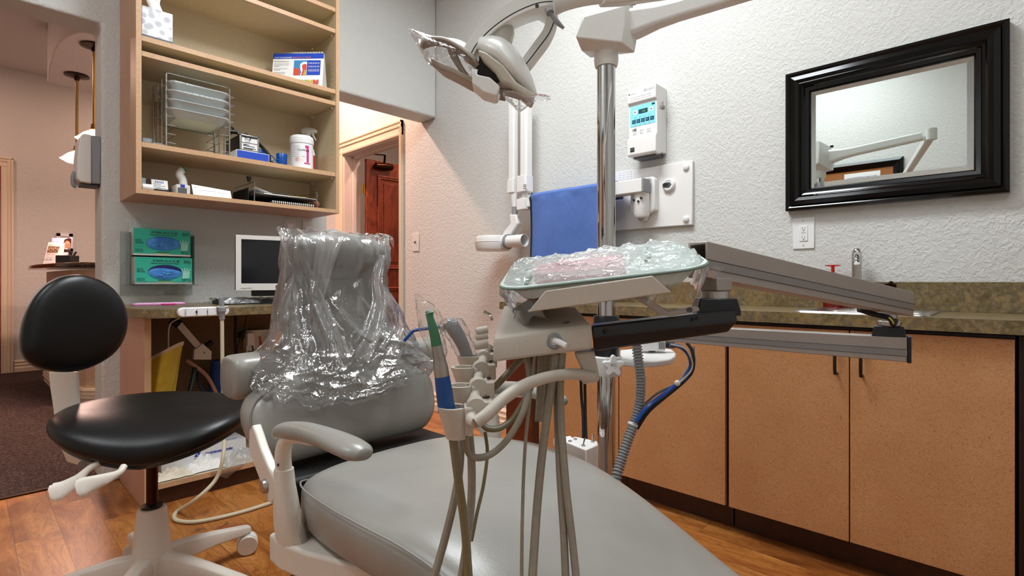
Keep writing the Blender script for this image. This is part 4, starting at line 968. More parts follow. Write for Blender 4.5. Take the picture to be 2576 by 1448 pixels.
cable('dark green cord hanging low behind the yellow pouch', [aY(490, 925, 3.1), aY(486, 950, 3.08), aY(478, 985, 3.06)], .012, simple('dark green hose', '#1d2c22', .4))
cable('blue-black hose near the floor under the desk', [aY(497, 935, 3.15), aY(500, 960, 3.12), aY(515, 985, 3.1), aY(540, 1000, 3.05)], .007, simple('navy hose', '#1c2f4a', .4))
cable('brown wooden strip leaning under the desk', [aY(470, 905, 3.25), aY(520, 945, 3.22), aY(550, 1000, 3.2)], .010, MT['deskside'], 'wood_strip', 'strip')
t = thing('blue_drape', 'dark blue bag hanging under the desk behind the hose', 'bag', (1.0, 3.2, .5))
c = aY(557, 905, 3.24); m = M().loft([[(c.x + (.05 + .02 * k) * math.cos(q * PI / 8) + .01 * k, 3.24 + .04 * math.sin(q * PI / 8), c.z - .09 * k) for q in range(16)] for k in range(4)]); m.build('bag', simple('deep blue fabric', '#123a7c', .7), t)
t = thing('power_box', 'white open power box with red and yellow leads under the desk', 'power box', (1.2, 3.3, .6))
A = aY(620, 832, 3.30); B = aY(680, 880, 3.30); m = M()
m.box((A.x, 3.30, B.z), (A.x + .006, 3.36, A.z)); m.box((B.x - .006, 3.30, B.z), (B.x, 3.36, A.z)); m.box((A.x, 3.30, A.z - .006), (B.x, 3.36, A.z)); m.box((A.x, 3.35, B.z), (B.x, 3.36, A.z)); m.build('box', MT['white'], t)
q = aY(633, 845, 3.29); M().box((q.x - .03, 3.27, q.z - .055), (q.x + .012, 3.32, q.z + .022)).build('adapter', MT['white'], t, bevel=.004)
for (mt, pts) in (('red', [(652, 846), (660, 870), (668, 885), (690, 870)]), ('red', [(655, 846), (652, 880), (640, 905), (635, 930)]), ('yel', [(667, 846), (664, 870), (650, 885), (640, 878)]), ('yel', [(668, 850), (668, 872), (655, 882)]), ('inkblue', [(633, 865), (638, 890), (640, 930)])):
    m = M(); m.tube([aY(x, y, 3.30 - .01 * k) for k, (x, y) in enumerate(pts)], .0042, 8, 6); m.build('lead', MT[mt], t)
q = aY(607, 842, 3.33); M().box((q.x - .016, 3.31, q.z - .018), (q.x + .016, 3.34, q.z + .02)).build('plug', MT['black'], t, bevel=.003)
t = thing('cover_carton', 'white carton of keyboard covers on the bottom desk shelf', 'carton', (.88, 3.05, .102))
M().box((.66, 2.975, .103), (1.046, 3.22, .198)).build('carton', MT['white'], t, bevel=.001)
o = V((.80, 2.9735, .143)); X, Z = V((1, 0, 0)), V((0, 0, 1))
M().prism([o + X * .0 + Z * .01, o + X * .018 + Z * .01, o + X * .009 + Z * .026], (0, -.0006, 0)).build('logo', MT['inkblue'], t); M().prism([o + X * .012 + Z * .03, o + X * .03 + Z * .03, o + X * .021 + Z * .014], (0, -.0006, 0)).build('logo', MT['inkblue'], t); M().prism([o + X * .026 + Z * .01, o + X * .032 + Z * .01, o + X * .026 + Z * .024], (0, -.0006, 0)).build('logo', MT['inkblue'], t)
text('250 KEYBOARD COVERS', o + X * .05 + Z * .012, X, Z, MT['inkblue'], t, .13, .014, bold=.0006)
text('PINNACLE', o + Z * .0, X, Z, MT['inkblue'], t, .032, .006)
o2 = V((.93, 3.0, .1985)); text('KEYBOARD', o2, X, V((0, 1, 0)), MT['inkblue'], t, .08, .02)
def crumple(label, name, cat, c, rx, ry, h, mat, seed, solid=0, wrinkle=.5):
    t = thing(name, label, cat, c)
    def f(u, v):
        x, y = (u - .5) * 2, (v - .5) * 2; e_ = max(0, 1 - (x * x) ** 1.5) * max(0, 1 - (y * y) ** 1.5)
        n1 = abs(noise.noise(V((x * 2.2, y * 2.2, seed)))); n2 = abs(noise.noise(V((x * 5.5, y * 5.5, seed + 3))))
        return (c[0] + rx * x * (1 + .12 * noise.noise(V((y * 3, seed, 1)))), c[1] + ry * y * (1 + .15 * noise.noise(V((x * 3, seed, 5)))), c[2] + .003 + h * e_ * (.25 + wrinkle * n1 * 1.5 + .5 * n2))
    M().sheet(f, 40, 30).build('bag' if cat == 'bag' else 'cloth', mat, t, smooth=True, angle=60, solid=solid); return t
crumple('crumpled white gloves at the left of the bottom desk shelf', 'crumpled_gloves', 'gloves', (.69, 2.90, .104), .085, .045, .05, MT['lining'], 3.1)
crumple('crumpled white plastic bag before the keyboard cover carton', 'plastic_bag', 'bag', (.83, 2.92, .104), .09, .055, .07, MT['cloth'], 9.4)
crumple('crumpled clear bag at the right of the bottom desk shelf', 'plastic_bag', 'bag', (1.0, 2.90, .104), .10, .055, .08, clear('clear bag milky', '#f8f8f8', .3, .12, .4, 40, .45), 5.7)
t = thing('bag_flap', 'thin clear plastic flap drooping over the desk shelf edge', 'plastic scrap', (.90, 2.84, .104))
m = M().add([(.82, 2.86, .1045), (1.0, 2.86, .1045), (.99, 2.838, .1045), (.83, 2.838, .1045), (.905, 2.834, .055)], [(0, 1, 2, 3), (3, 2, 4)]); m.build('flap', MT['bag'], t)
# ------------------------------------------------------------------ hall beyond the left opening
t = thing('paper_dispenser', 'grey and white wall dispenser on the left opening edge', 'dispenser', (.43, 3.46, 1.5))
z0, z1 = 1.53, 1.777; y0, y1 = 3.40, 3.53
M().box((.452, y0, z0 + .003), (.4895, y1, z1)).build('back_body', MT['greyplastic'], t, bevel=.005)
pr = [(.452, z0), (.408, z0 + .004), (.394, z0 + .02), (.395, z0 + .12), (.404, z0 + .22), (.412, z1 - .006), (.422, z1 + .002), (.452, z1 + .001)]
M().prism([(x, y0 - .004, z) for x, z in pr], (0, y1 - y0 + .008, 0)).build('cover', MT['offwhite'], t, bevel=.006, seg=3)
m = M(); m.box((.41, y0 + .02, z0 - .012), (.485, y1 - .02, z0)); m.build('outlet_lip', MT['dgrey'], t, bevel=.004)
m = M(); m.tube([(.393, 3.46, z0 + .06), (.386, 3.46, z0 + .03), (.388, 3.46, z0 - .006), (.40, 3.46, z0 - .014)], .010, 8, 5); m.build('push_bar', MT['greyplastic'], t)
t = thing('reception_counter', 'curved reception counter with dark granite transaction top', 'counter', (1.2, 6.2, 0))
pl = [(.60, 7.3), (.61, 6.6), (.63, 6.1), (.66, 5.8), (.71, 5.62), (.80, 5.52), (.95, 5.47), (1.9, 5.45), (1.9, 7.3)]
M().prism([(x, y, .004) for x, y in pl], (0, 0, 1.13)).build('body', speck('maple laminate pale', '#c9a98c', '#d1b497', 30, .45), t)
M().prism([(x + dx, y + dy, .004) for (x, y), (dx, dy) in zip(pl, [(-.02, .02)] + [(-.02, -.004)] * 3 + [(-.018, -.012), (-.012, -.02), (-.006, -.022), (0, -.022), (0, .02)])], (0, 0, .14)).build('base_moulding', MT['trim'], t)
for z, o in ((.06, .030), (.088, .028), (.12, .026)):
    M().prism([(x + dx * o / .02, y + dy * o / .02, z) for (x, y), (dx, dy) in zip(pl, [(-.02, .02)] + [(-.02, -.004)] * 3 + [(-.018, -.012), (-.012, -.02), (-.006, -.022), (0, -.022), (0, .02)])], (0, 0, .012)).build('base_bead', MT['trim'], t)
tp = [(.46, 7.35), (.445, 6.9), (.47, 6.5), (.52, 6.15), (.57, 5.85), (.63, 5.62), (.74, 5.46), (.92, 5.38), (1.9, 5.36), (1.9, 7.35)]
M().prism([(x, y, 1.155) for x, y in tp], (0, 0, .04)).build('granite_top', MT['granite'], t, bevel=.012, seg=3)
GZ = 1.196
t = thing('brochure_stand', 'clear stand with patient brochures on the granite counter', 'brochure stand', (.6, 6.5, GZ))
zd = 4.95; zq = zd + .05
a = aZ(107, 660, GZ + .001) if False else P(107, 660, zd); dz = GZ + .002 - a.z
rt = RT; ez = V((0, 0, 1)); bk = V((FW.x, FW.y, 0))
def pp(px, py, d=0.0): p = P(px, py, zd + d); return p + V((0, 0, dz))
M().prism([pp(108, 660), pp(150, 660), pp(163, 607, .03), pp(122, 605, .03)], bk * .012).build('brochure', MT['paper'], t)
M().prism([pp(118, 631.5, -.004), pp(144, 632, -.004), pp(151, 616, -.004), pp(122, 614, -.004)], bk * -.001).build('group_photo', speck('group photo print', '#8a5a48', '#cbb08a', 130), t)
for k in range(5): M().ell(pp(123 + k * 5.3, 624 - (k % 2) * 3, -.006), .0075, .002, .009, 10, 6, [rt, bk, ez]).build('face_print', MT['skin'], t)
text('a-Care', pp(121, 613, .0), rt, ez, MT['ink'], t, .05, .02); text('a-Care info', pp(108, 651, -.01), rt, ez, MT['ink'], t, .085, .024)
for k in range(3): text('Financing for patients', pp(115, 636 + k * 3.6, -.006), rt, ez, MT['coral'] if k == 0 else MT['inkgrey'], t, .08, .011)
M().prism([pp(126, 660, .05), pp(164, 660, .05), pp(182, 594, .10), pp(131, 594, .10)], bk * .012).build('tall_brochure', MT['printblue'], t)
def bp(px, py, d=.045): return pp(px, py, d)
text('Something to smile about', bp(134, 602, .06), rt, ez, MT['inkwhite'], t, .075, .014)
M().prism([bp(150, 640), bp(163, 598), bp(174, 594), (bp(180, 597)), bp(178, 615), bp(172, 632), bp(165, 640)], bk * -.002).build('hair_print', MT['hairp'], t)
c = bp(169, 613, .036); M().ell(c, .030, .003, .043, 16, 10, [rt, bk, ez]).build('face_print', MT['skin'], t)
M().ell(bp(166, 622, .030), .013, .002, .005, 12, 6, [rt, bk, ez]).build('smile_print', MT['inkwhite'], t)
for px in (164, 173): M().ell(bp(px, 610 + (px - 164) * .15, .030), .005, .002, .003, 8, 6, [rt, bk, ez]).build('eye_print', MT['hairp'], t)
M().prism([bp(150, 648, .03), bp(165, 648, .03), bp(172, 630, .03), bp(156, 630, .03)], bk * -.002).build('collar_print', MT['inkwhite'], t)
M().prism([bp(126, 660, .03), bp(144, 660, .03), bp(152, 628, .03), bp(146, 628, .03)], bk * -.002).build('jacket_print', simple('navy print', '#232047', .6), t)
text('Your Card', bp(134, 654, .02), rt, ez, MT['ink'], t, .05, .018)
t = thing('card_box', 'black business card box beside the brochures', 'box', (.72, 6.4, GZ))
a = pp(151, 657, -.12); M().obox(a + rt * .068 + ez * (GZ + .001 - a.z + .038), rt * .068, bk * .05, ez * .038).build('box', MT['black'], t, bevel=.003)
for k, (x, h, s) in enumerate(((.09, .05, .0), (.10, .04, .3), (.125, .035, .8))): m = M(); m.tube([a + rt * x + ez * (.076 + GZ - a.z), a + rt * (x + s * .03) + ez * (.076 + h + GZ - a.z)], .008, 8); m.build('pen', MT['ink'], t)
t = thing('wall_frame', 'small white frame on the hall end wall behind the brochures', 'picture frame', (.84, 8.24, 1.6))
A = aY(142, 586, 8.24); B = aY(183, 632, 8.24)
m = M(); 
for (x0, x1, zz0, zz1) in ((A.x, B.x, A.z - .035, A.z), (A.x, B.x, B.z, B.z + .035), (A.x, A.x + .035, B.z, A.z), (B.x - .035, B.x, B.z, A.z)): m.box((x0, 8.225, zz0), (x1, 8.249, zz1))
m.build('frame', MT['white'], t); M().box((A.x + .03, 8.24, B.z + .03), (B.x - .03, 8.248, A.z - .03)).build('panel', MT['offwhite'], t)
MT['shade'] = emit('lit pendant glass', '#ffd9cc', 3.5)
def pendant(x, y, zs, label):
    t = thing('pendant_lamp', label, 'pendant lamp', (x, y, 2.95), 'pendant lamps over the reception counter')
    M().lathe([(.001, 0), (.09, -.001), (.095, -.012), (.05, -.022), (.022, -.028), (.018, -.05), (.001, -.052)], (x, y, 2.949)).build('ceiling_rose', MT['brassdark'], t)
    M().cyl((x, y, zs + .1), (x, y, 2.9), .011, 10).build('rod', MT['brass'], t)
    M().lathe([(.001, .12), (.022, .12), (.03, .075), (.02, .07)], (x, y, zs)).build('socket_cap', MT['brass'], t)
    M().lathe([(.02, .075), (.07, .045), (.115, .0), (.125, -.005), (.075, -.035), (.001, -.04)], (x, y, zs)).build('glass_shade', MT['shade'], t)
    ld = bpy.data.lights.new('pendant bulb', 'AREA'); ld.shape = 'DISK'; ld.size = .2; ld.energy = 30; ld.color = (1.0, .64, .54)
    lo = bpy.data.objects.new('pendant_bulb_light', ld); COL.objects.link(lo); lo.location = (x, y, zs - .06)
pendant(.73, 6.3, 2.17, 'pendant lamp partly behind the wall dispenser'); pendant(.737, 5.41, 2.19, 'pendant lamp whose lit shade edge shows above the wall dispenser')
# light switch on the right wall
t = thing('light_switch', 'pale light switch plate beside the cream door casing', 'light switch', (XR, 3.68, 1.3))
A = aX(1039, 588, XR); B = aX(1055, 631, XR); M().box((XR - .007, B.y, B.z), (XR - .001, A.y, A.z)).build('plate', MT['offwhite'], t, bevel=.002)
c = (V(A) + V(B)) / 2; m = M(); m.obox(c + V((-.012, 0, .002)), (.008, 0, .005), (0, .004, 0), (-.003, 0, .006)); m.build('toggle', MT['dgrey'], t)
# ------------------------------------------------------------------ x-ray equipment on the right wall
X_, Y_, Z_ = V((1, 0, 0)), V((0, 1, 0)), V((0, 0, 1))
t = thing('xray_control', 'white x-ray control box with turquoise keypad on the wall', 'control box', (2.58, 1.46, 1.71))
y0, y1, xf = 1.372, 1.543, 2.52
pr = [(XR - .001, 1.725), (XR - .001, 2.075), (xf + .004, 2.078), (xf, 2.07), (xf, 2.005), (xf + .014, 1.99), (xf + .014, 1.82), (xf, 1.808), (xf, 1.722), (xf + .006, 1.715), (xf + .05, 1.712), (xf + .06, 1.722)]
M().prism([(x, y0, z) for x, z in pr], (0, y1 - y0, 0)).build('housing', MT['xray'], t, bevel=.004)
m = M(); m.box((xf + .03, y0 + .02, 1.704), (XR - .002, y1 - .02, 1.722)); m.build('vent_base', MT['dgrey'], t)
ex, ey, fx = -Y_, Z_, xf + .0137
o = V((fx, y1, 1.82)); W, H = y1 - y0, .17
def q(x0, z0, x1, z1, name, mt, lift=.0006, par=None): M().prism([o + ex * (x0 * W) + ey * (z0 * H), o + ex * (x1 * W) + ey * (z0 * H), o + ex * (x1 * W) + ey * (z1 * H), o + ex * (x0 * W) + ey * (z1 * H)], (-lift, 0, 0)).build(name, mt, t)
q(.06, .32, .95, .98, 'keypad', MT['cyan']); q(.36, .70, .68, .84, 'display', MT['tealdk'], .0012)
for k in range(5): q(.13 + k * .16, .42, .26 + k * .16, .54, 'key', MT['tealdk'], .0012)
for x in (.17, .74): 
    q(x, .71, x + .13, .84, 'key', MT['xray'], .0011); 
    s_ = -1 if x < .5 else 1; c = o + ex * ((x + .065) * W) + ey * (.775 * H); M().prism([c + ex * .006 - ey * (.004 * s_), c - ex * .006 - ey * (.004 * s_), c + ey * (.005 * s_)], (-.0016, 0, 0)).build('arrow', MT['tealdk'], t)
q(.82, .89, .93, .95, 'key', MT['tealdk'], .0012)
for k, s in enumerate(('T1', 'T2', 'T3', 'T4', 'T5')): text(s, o + ex * ((.145 + k * .16) * W) + ey * (.455 * H) - X_ * .0012, ex, ey, MT['cyan'], t, .013, .010)
text('15', o + ex * (.48 * W) + ey * (.74 * H) - X_ * .0012, ex, ey, MT['yel'], t, .015, .012)
for k in range(4):
    for zz in (.585, .36):
        c = o + ex * ((.25 + k * .165) * W) + ey * (zz * H); m = M(); m.tube([c + ex * (.005 * math.cos(a * PI / 6)) + ey * (.006 * math.sin(a * PI / 6)) - X_ * .0008 for a in range(13)], .0005, 4); m.build('tooth_icon', MT['tealdk'], t)
for k, s in enumerate('PLK'):
    c = o + ex * ((.22 + k * .25) * W) + ey * (.12 * H) - X_ * .0004; m = M()
    pts = [c + ex * (.0095 * a) + ey * (.0095 * b) for a, b in ((-1, -1), (1, -1), (1, 1), (-1, 1), (-1, -1))]; m.tube(pts, .0006, 4); m.build('button_outline', MT['inkgrey'], t); text(s, c - ex * .003 - ey * .003, ex, ey, MT['inkgrey'], t, .006, .008)
for k in range(3): c = o + ex * ((.16 + k * .05) * W) + ey * (.225 * H) - X_ * .0004; M().obox(c, X_ * .0004, ex * .0025, ey * (.004 + .0015 * k)).build('patient_icon', MT['ink'], t)
o3 = V((xf - .0002, y1, 2.005)); text('BELRAY', o3 + ex * .100 + ey * .043, ex, ey, MT['inkgrey'], t, .066, .020); text('belmont', o3 + ex * .020 + ey * .043, ex, ey, MT['inkgrey'], t, .034, .009); M().cyl(o3 + ex * .012 + ey * .046, o3 + ex * .012 + ey * .046 - X_ * .0006, .004, 14).build('logo_dot', MT['ink'], t)
for k in range(2): text('X-RAY CONTROL DENTAL SYSTEM', o3 + ex * .015 + ey * (.022 - .012 * k), ex, ey, MT['inkgrey'], t, .13, .006)
M().prism([V((xf - .0008, y1 - .018, 1.735)), V((xf - .0008, y1 - .045, 1.735)), V((xf - .0008, y1 - .045, 1.76)), V((xf - .0008, y1 - .018, 1.76))], (.002, 0, 0)).build('switch_frame', MT['dgrey'], t); M().prism([V((xf - .004, y1 - .022, 1.739)), V((xf - .001, y1 - .041, 1.739)), V((xf - .001, y1 - .041, 1.756)), V((xf - .004, y1 - .022, 1.756))], (.004, 0, 0)).build('switch', MT['black'], t)
text('O I', V((xf - .0042, y1 - .024, 1.745)), ex, ey, MT['inkwhite'], t, .014, .007)
m = M(); m.box((2.57, y0 - .012, 1.955), (2.60, y0, 1.972)); m.box((2.575, y0 - .012, 1.955), (2.582, y0 - .006, 1.99)); m.build('hand_switch_hook', MT['greyplastic'], t, bevel=.002)
# wall plate with arm bracket
t = thing('xray_mount', 'white wall board carrying the x-ray arm bracket', 'mounting board', (XR, 1.5, 1.33))
M().box((2.618, 1.217, 1.327), (XR - .001, 1.74, 1.663)).build('board', MT['xray'], t, bevel=.004)
for z in (1.63, 1.36):
    M().lathe([(.017, 0), (.016, .009), (.012, .012), (.001, .0125)], (2.618, 1.25, z), (-1, 0, 0)).build('bolt_cap', MT['white'], t)
B0 = aX(1655, 500, 2.61)
yb0, yb1 = B0.y, B0.y + .15
pr = [(y, z) for y, z in ((yb0, 1.42), (yb0, 1.585), (yb0 + .012, 1.60), (yb1, 1.60), (yb1, 1.42), (yb1 - .03, 1.40), (yb1 - .055, 1.365), (yb1 - .085, 1.365), (yb1 - .10, 1.40), (yb0 + .02, 1.41))]
M().prism([(2.575, y, z) for y, z in pr], (.043, 0, 0)).build('bracket', MT['xray'], t, bevel=.006, seg=3)
C = aX(1612, 520, 2.54); m = M(); m.lathe([(.035, -.075), (.042, -.06), (.042, .06), (.038, .065)], (2.548, C.y, 1.455)); m.build('pivot_housing', MT['xray'], t)
m = M()
for dy, dz in ((.022, .012), (-.006, .002), (-.022, .018)): m.cyl(V((2.506, C.y + dy, 1.46 + dz)) + X_ * (.005 if dy != -.006 else 0), V((2.50, C.y + dy, 1.46 + dz)), .006, 10)
m.build('set_screws', MT['ink'], t)
for (yy, zz) in ((yb0 + .035, 1.575), (yb1 - .02, 1.575), (yb1 - .07, 1.385)):
    m = M(); m.tube([V((2.574, yy + .018 * math.cos(a * PI / 10), zz + .018 * math.sin(a * PI / 10))) for a in range(21)], .0012, 5); m.build('cap_ring', MT['greyplastic'], t)
t = thing('wall_timer', 'small round digital timer stuck to the white wall board', 'timer', (2.617, 1.33, 1.51))
c = aX(1682, 465, 2.61); M().lathe([(.036, 0), (.035, .012), (.028, .018), (.001, .0185)], V((2.6175, c.y, c.z)), (-1, 0, 0)).build('case', MT['white'], t)
M().prism([V((2.5995, c.y + a, c.z + b)) for a, b in ((.03, -.008), (.02, -.015), (-.008, -.018), (-.022, -.002), (-.012, .013), (.02, .013), (.03, .006))], (-.001, 0, 0)).build('face', MT['dgrey'], t); M().box((2.5975, c.y - .004, c.z - .009), (2.5984, c.y + .024, c.z + .008)).build('display', MT['ink'], t)
text('TAYLOR', V((2.5993, c.y + .014, c.z + .019)), -Y_, Z_, MT['ink'], t, .03, .006)
t = thing('exposure_chart', 'small white exposure chart taped to the wall board', 'chart', (2.617, 1.64, 1.58))
A = aX(1550, 432, 2.6175); B = aX(1592, 466, 2.6175); M().box((2.6165, B.y, B.z), (2.6175, A.y + .02, A.z)).build('sheet', MT['paper'], t)
for k in range(4): M().box((2.6160, B.y + .006, A.z - .012 - .014 * k), (2.6164, A.y + .015, A.z - .0112 - .014 * k)).build('grid_line', MT['inkgrey'], t)
for k in range(4): M().box((2.6160, B.y + .01 + k * .024, B.z + .008), (2.6164, B.y + .0108 + k * .024, A.z - .006)).build('grid_line', MT['inkgrey'], t)
# horizontal and folding arms with tube head
t = thing('xray_unit', 'white folding x-ray arm with round tube head hanging by the blue apron', 'x-ray unit', (2.52, 1.9, 1.5))
zA = 1.545; C2 = aX(1322, 513, 2.52)
m = M(); m.box((2.49, 1.43, zA - .038), (2.56, C2.y + .03, zA + .038)); m.build('horizontal_arm', MT['xray'], t, bevel=.006)
M().box((2.487, 1.425, zA - .036), (2.563, 1.438, zA + .036)).build('end_cap', MT['greyplastic'], t, bevel=.002)
def PX(px, py): return aX(px, py, 2.50)
top = 232
m = M(); A, B = PX(1292.5, 452), PX(1293.5, top); m.rbox((A + B) / 2, X_ * .03, Y_ * .027, Z_ * ((B.z - A.z) / 2), .012); m.build('inner_beam', MT['xray'], t)
m = M(); A, B = PX(1323.5, 447), PX(1323.5, top); m.rbox((A + B) / 2, X_ * .032, Y_ * .031, Z_ * ((B.z - A.z) / 2), .014); m.build('outer_beam', MT['xray'], t)
for px in (1305.5, 1309): m = M(); A, B = aX(px, 450, 2.475), aX(px, top + 14, 2.475); m.cyl(A, B, .006, 10); m.build('spring_rod', MT['steel'], t)
m = M(); A, B = PX(1292, 486), PX(1292, 452); m.rbox((A + B) / 2, X_ * .036, Y_ * .030, Z_ * ((B.z - A.z) / 2), .01); m.build('knuckle', MT['xray'], t, bevel=.003)
m = M(); A, B = PX(1320, 484), PX(1320, 443); m.rbox((A + B) / 2, X_ * .04, Y_ * .044, Z_ * ((B.z - A.z) / 2), .014); m.build('knuckle', MT['xray'], t, bevel=.003)
M().prism([PX(1326, 478) - X_ * .041, PX(1337, 478) - X_ * .041, PX(1337, 463) - X_ * .041, PX(1326, 463) - X_ * .041], (.001, 0, 0)).build('type_label', MT['paper'], t)
for k in range(3): M().prism([PX(1327.5, 476 - 4 * k) - X_ * .0416, PX(1335, 476 - 4 * k) - X_ * .0416, PX(1335, 474.5 - 4 * k) - X_ * .0416, PX(1327.5, 474.5 - 4 * k) - X_ * .0416], (.0005, 0, 0)).build('label_print', MT['ink'], t)
m = M(); m.cyl(PX(1321, 503), PX(1321, 482), .021, 16); m.build('pivot', MT['white'], t); m = M(); A, B = PX(1318, 528), PX(1318, 501); m.rbox((A + B) / 2, X_ * .036, Y_ * .036, Z_ * ((B.z - A.z) / 2), .008); m.build('arm_end_block', MT['xray'], t, bevel=.003)
m = M(); m.tube([PX(1294, 486), PX(1294.5, 505), PX(1295, 521)], [.030, .024, .019], 16); m.build('wrist', MT['xray'], t)
m = M(); m.cyl(PX(1295, 520), PX(1295, 539), .0195, 16); m.build('wrist_ring', MT['greyplastic'], t)
m = M(); m.prism([PX(x, y) - X_ * .02 for x, y in ((1286, 539), (1303, 539), (1307, 562), (1303, 570), (1287, 596), (1267, 596), (1272, 582), (1289, 562))], (.045, 0, 0)); m.build('yoke', MT['xray'], t, bevel=.008, seg=3)
HC = aX(1240, 612, 2.46); m = M(); m.lathe([(.001, .050), (.10, .049), (.118, .042), (.122, .03), (.122, .012), (.124, .010), (.124, .006), (.122, .004), (.118, -.036), (.108, -.05), (.001, -.051)], HC, n=40); m.build('tube_head', MT['xray'], t)
c1 = aX(1271, 608, 2.46); m = M(); m.cyl(c1 + Y_ * .08, c1 - Y_ * .02, .046, 28); m.build('cone_neck', MT['xray'], t)
m = M(); m.cyl(c1 - Y_ * .018, c1 - Y_ * .035, .049, 28); m.build('cone_ring', MT['greyplastic'], t)
m = M(); m.lathe([(.040, .0), (.040, .14), (.0375, .14), (.036, .02)], c1 - Y_ * .033, (0, -1, 0), 28, False); m.build('cone', MT['xray'], t)
# lead apron over the arm
t = thing('lead_apron', 'blue lead apron with black piping hung over the x-ray arm', 'apron', (2.52, 1.9, 1.1))
AL = aX(1333, 490, 2.465).y; AR = 1.60; zt = 1.5865
def ap(u, v):
    y = AL + (AR - AL) * u; s = v * .60 - .06                     # distance down from the ridge; negative = back side
    fold = .012 * math.sin(u * 9 + 1 + v * 2.2) * min(1, v * 1.5) + .006 * math.sin(u * 23 + v * 4)
    if s < 0: x = 2.57; z = zt - .0 + s * 1.5
    else:
        k = min(1, s / .05); x = 2.57 - .105 * math.sin(k * PI / 2); z = zt - max(0, s - .03)
    return (x + (fold if s > 0 else 0) * (1 if s > .06 else .3), y - .010 * v * (1 - u), z)
m = M().sheet(ap, 50, 40); m.build('cloth', MT['apron'], t, smooth=True, solid=.005)
m = M(); m.tube([V(ap(0, v / 20)) + V((-.003, 0, 0)) for v in range(2, 21)], .0065, 8); m.build('piping', MT['rubber'], t)
# ------------------------------------------------------------------ operator stool
S0 = V((.425, 2.03, 0))
t = thing('operator_stool', 'black vinyl saddle stool with round backrest on a beige five-star base', 'stool', S0)
def leg(a, r1):
    d = V((math.cos(a), math.sin(a), 0)); n = V((-d.y, d.x, 0)); rings = []
    for f, w, h, zc in ((.03, .032, .045, .115), (.10, .027, .034, .122), (.2, .023, .025, .112), (r1 - .03, .020, .018, .092), (r1, .019, .014, .088)):
        c = S0 + d * f + Z_ * zc
        rings.append([c + n * (w * x) + Z_ * (h * z) for x, z in ((-1, -.9), (1, -.9), (1, .2), (.75, .8), (0, 1.0), (-.75, .8), (-1, .2))])
    m = M().loft(rings); return m
for k in range(5):
    a = math.radians(16 + 72 * k); l = leg(a, .345).build('leg', MT['cream'], t, bevel=.004)
    d = V((math.cos(a), math.sin(a), 0)); cc = S0 + d * .325
    b = a + 1.0 + k * 1.3; ax = V((math.cos(b), math.sin(b), 0))
    if k == 0: ax = V((.55, .83, 0)) ; ax = V((-.30, -.95, 0))
    w = thing('x', None, None) if False else None
    m = M(); m.cyl(cc + Z_ * .06, cc + Z_ * .088, .008, 10); ca = m.build('caster', MT['greyplastic'], l)
    off = V((-ax.y, ax.x, 0)) * .012
    for s in (-1, 1):
        p = cc + off + Z_ * .037 + ax * (.017 * s); m = M(); m.lathe([(.014, -.002), (.028, 0), (.0345, .004), (.036, .014), (.033, .019)], p - ax * (.006 * s), ax * s, 26)
        m.v = [v for v in m.v]; m.build('caster_wheel', MT['cream'], l)
    m = M(); m.tube([cc + off + Z_ * .037 + ax * .016 * s + V((0, 0, .0)) for s in (-1.15, 1.15)], .0365, 24); m.build('caster_tyre', MT['white'], l)
m = M(); m.lathe([(.05, .085), (.062, .10), (.060, .14), (.055, .155), (.042, .29), (.038, .298), (.030, .299)], S0, n=36); m.build('hub', MT['cream'], t)
m = M(); m.lathe([(.030, .30), (.031, .307), (.02, .312)], S0); m.build('gas_collar', MT['black'], t)
m = M(); m.cyl(S0 + Z_ * .29, S0 + Z_ * .47, .0165, 20); m.build('gas_column', MT['brassdark'], t)
L = V((.483, -.23, 0)).normalized(); F = V((-L.y, L.x, 0)) * -1          # L to picture right, F towards the camera
SC_ = V((.437, 2.015, .588))
def seat(u, v):
    a = u * 2 * PI; ca, sa = math.cos(a), math.sin(a)
    e = 2.2; rx = .272 * abs(ca) ** (2 / e) * (1 if ca > 0 else -1); ry = .225 * abs(sa) ** (2 / e) * (1 if sa > 0 else -1)
    if sa > 0: ry *= 1.0 + .04 * math.cos(2 * a)
    th = (v - .5) * PI; k = abs(math.cos(th)) ** .42; zz = math.sin(th)
    x, y = rx * k, ry * k
    xn, yn = x / .272, y / .225
    hgt = .044 * (abs(zz) ** .8) * (1 if zz > 0 else -1)
    lift = .010 * xn ** 4 - .012 * xn + .022 * max(0, -yn) - .062 * max(0, yn) ** 2 * (1 - .70 * abs(xn) ** 1.5) - .008 * (1 - yn * yn) * (1 - xn * xn)
    if zz < 0: lift -= .012 * max(0, yn) * (1 - abs(xn)); hgt *= .8 + .25 * (1 - abs(xn))
    return SC_ + L * x + F * y + Z_ * (hgt + lift)
M().sheet(seat, 64, 28).build('seat', MT['blackvinyl'], t, smooth=True, angle=180)
def pan(u, v):
    p = V(seat(u, .5)); c = SC_ - Z_ * .02; q = V(seat(u, .30)) - Z_ * .012
    return q.lerp(V((SC_.x, SC_.y, q.z - .018)), v * .75) + (q - SC_) * 0 - Z_ * (.012 * v)
M().sheet(pan, 64, 6).build('seat_pan', MT['cream'], t, smooth=True, angle=180)
m = M(); m.obox(SC_ - Z_ * .078 - L * .03, L * .12, F * .055, Z_ * .022); m.build('mechanism', MT['unit'], t, bevel=.008)
m = M(); A = P(160, 1150, 1.66); Bq = P(205, 1178, 1.62); m.loft([[P(x, y, z) for x, y in ((145, 1105), (215, 1130), (240, 1160), (205, 1172), (168, 1160))] for z in (1.60, 1.74)], smooth=False); m.build('bracket', MT['cream'], t, bevel=.004)
m = M(); m.cyl(P(207, 1167, 1.595), P(207, 1167, 1.585), .011, 14); m.build('bracket_bolt', MT['greyplastic'], t)
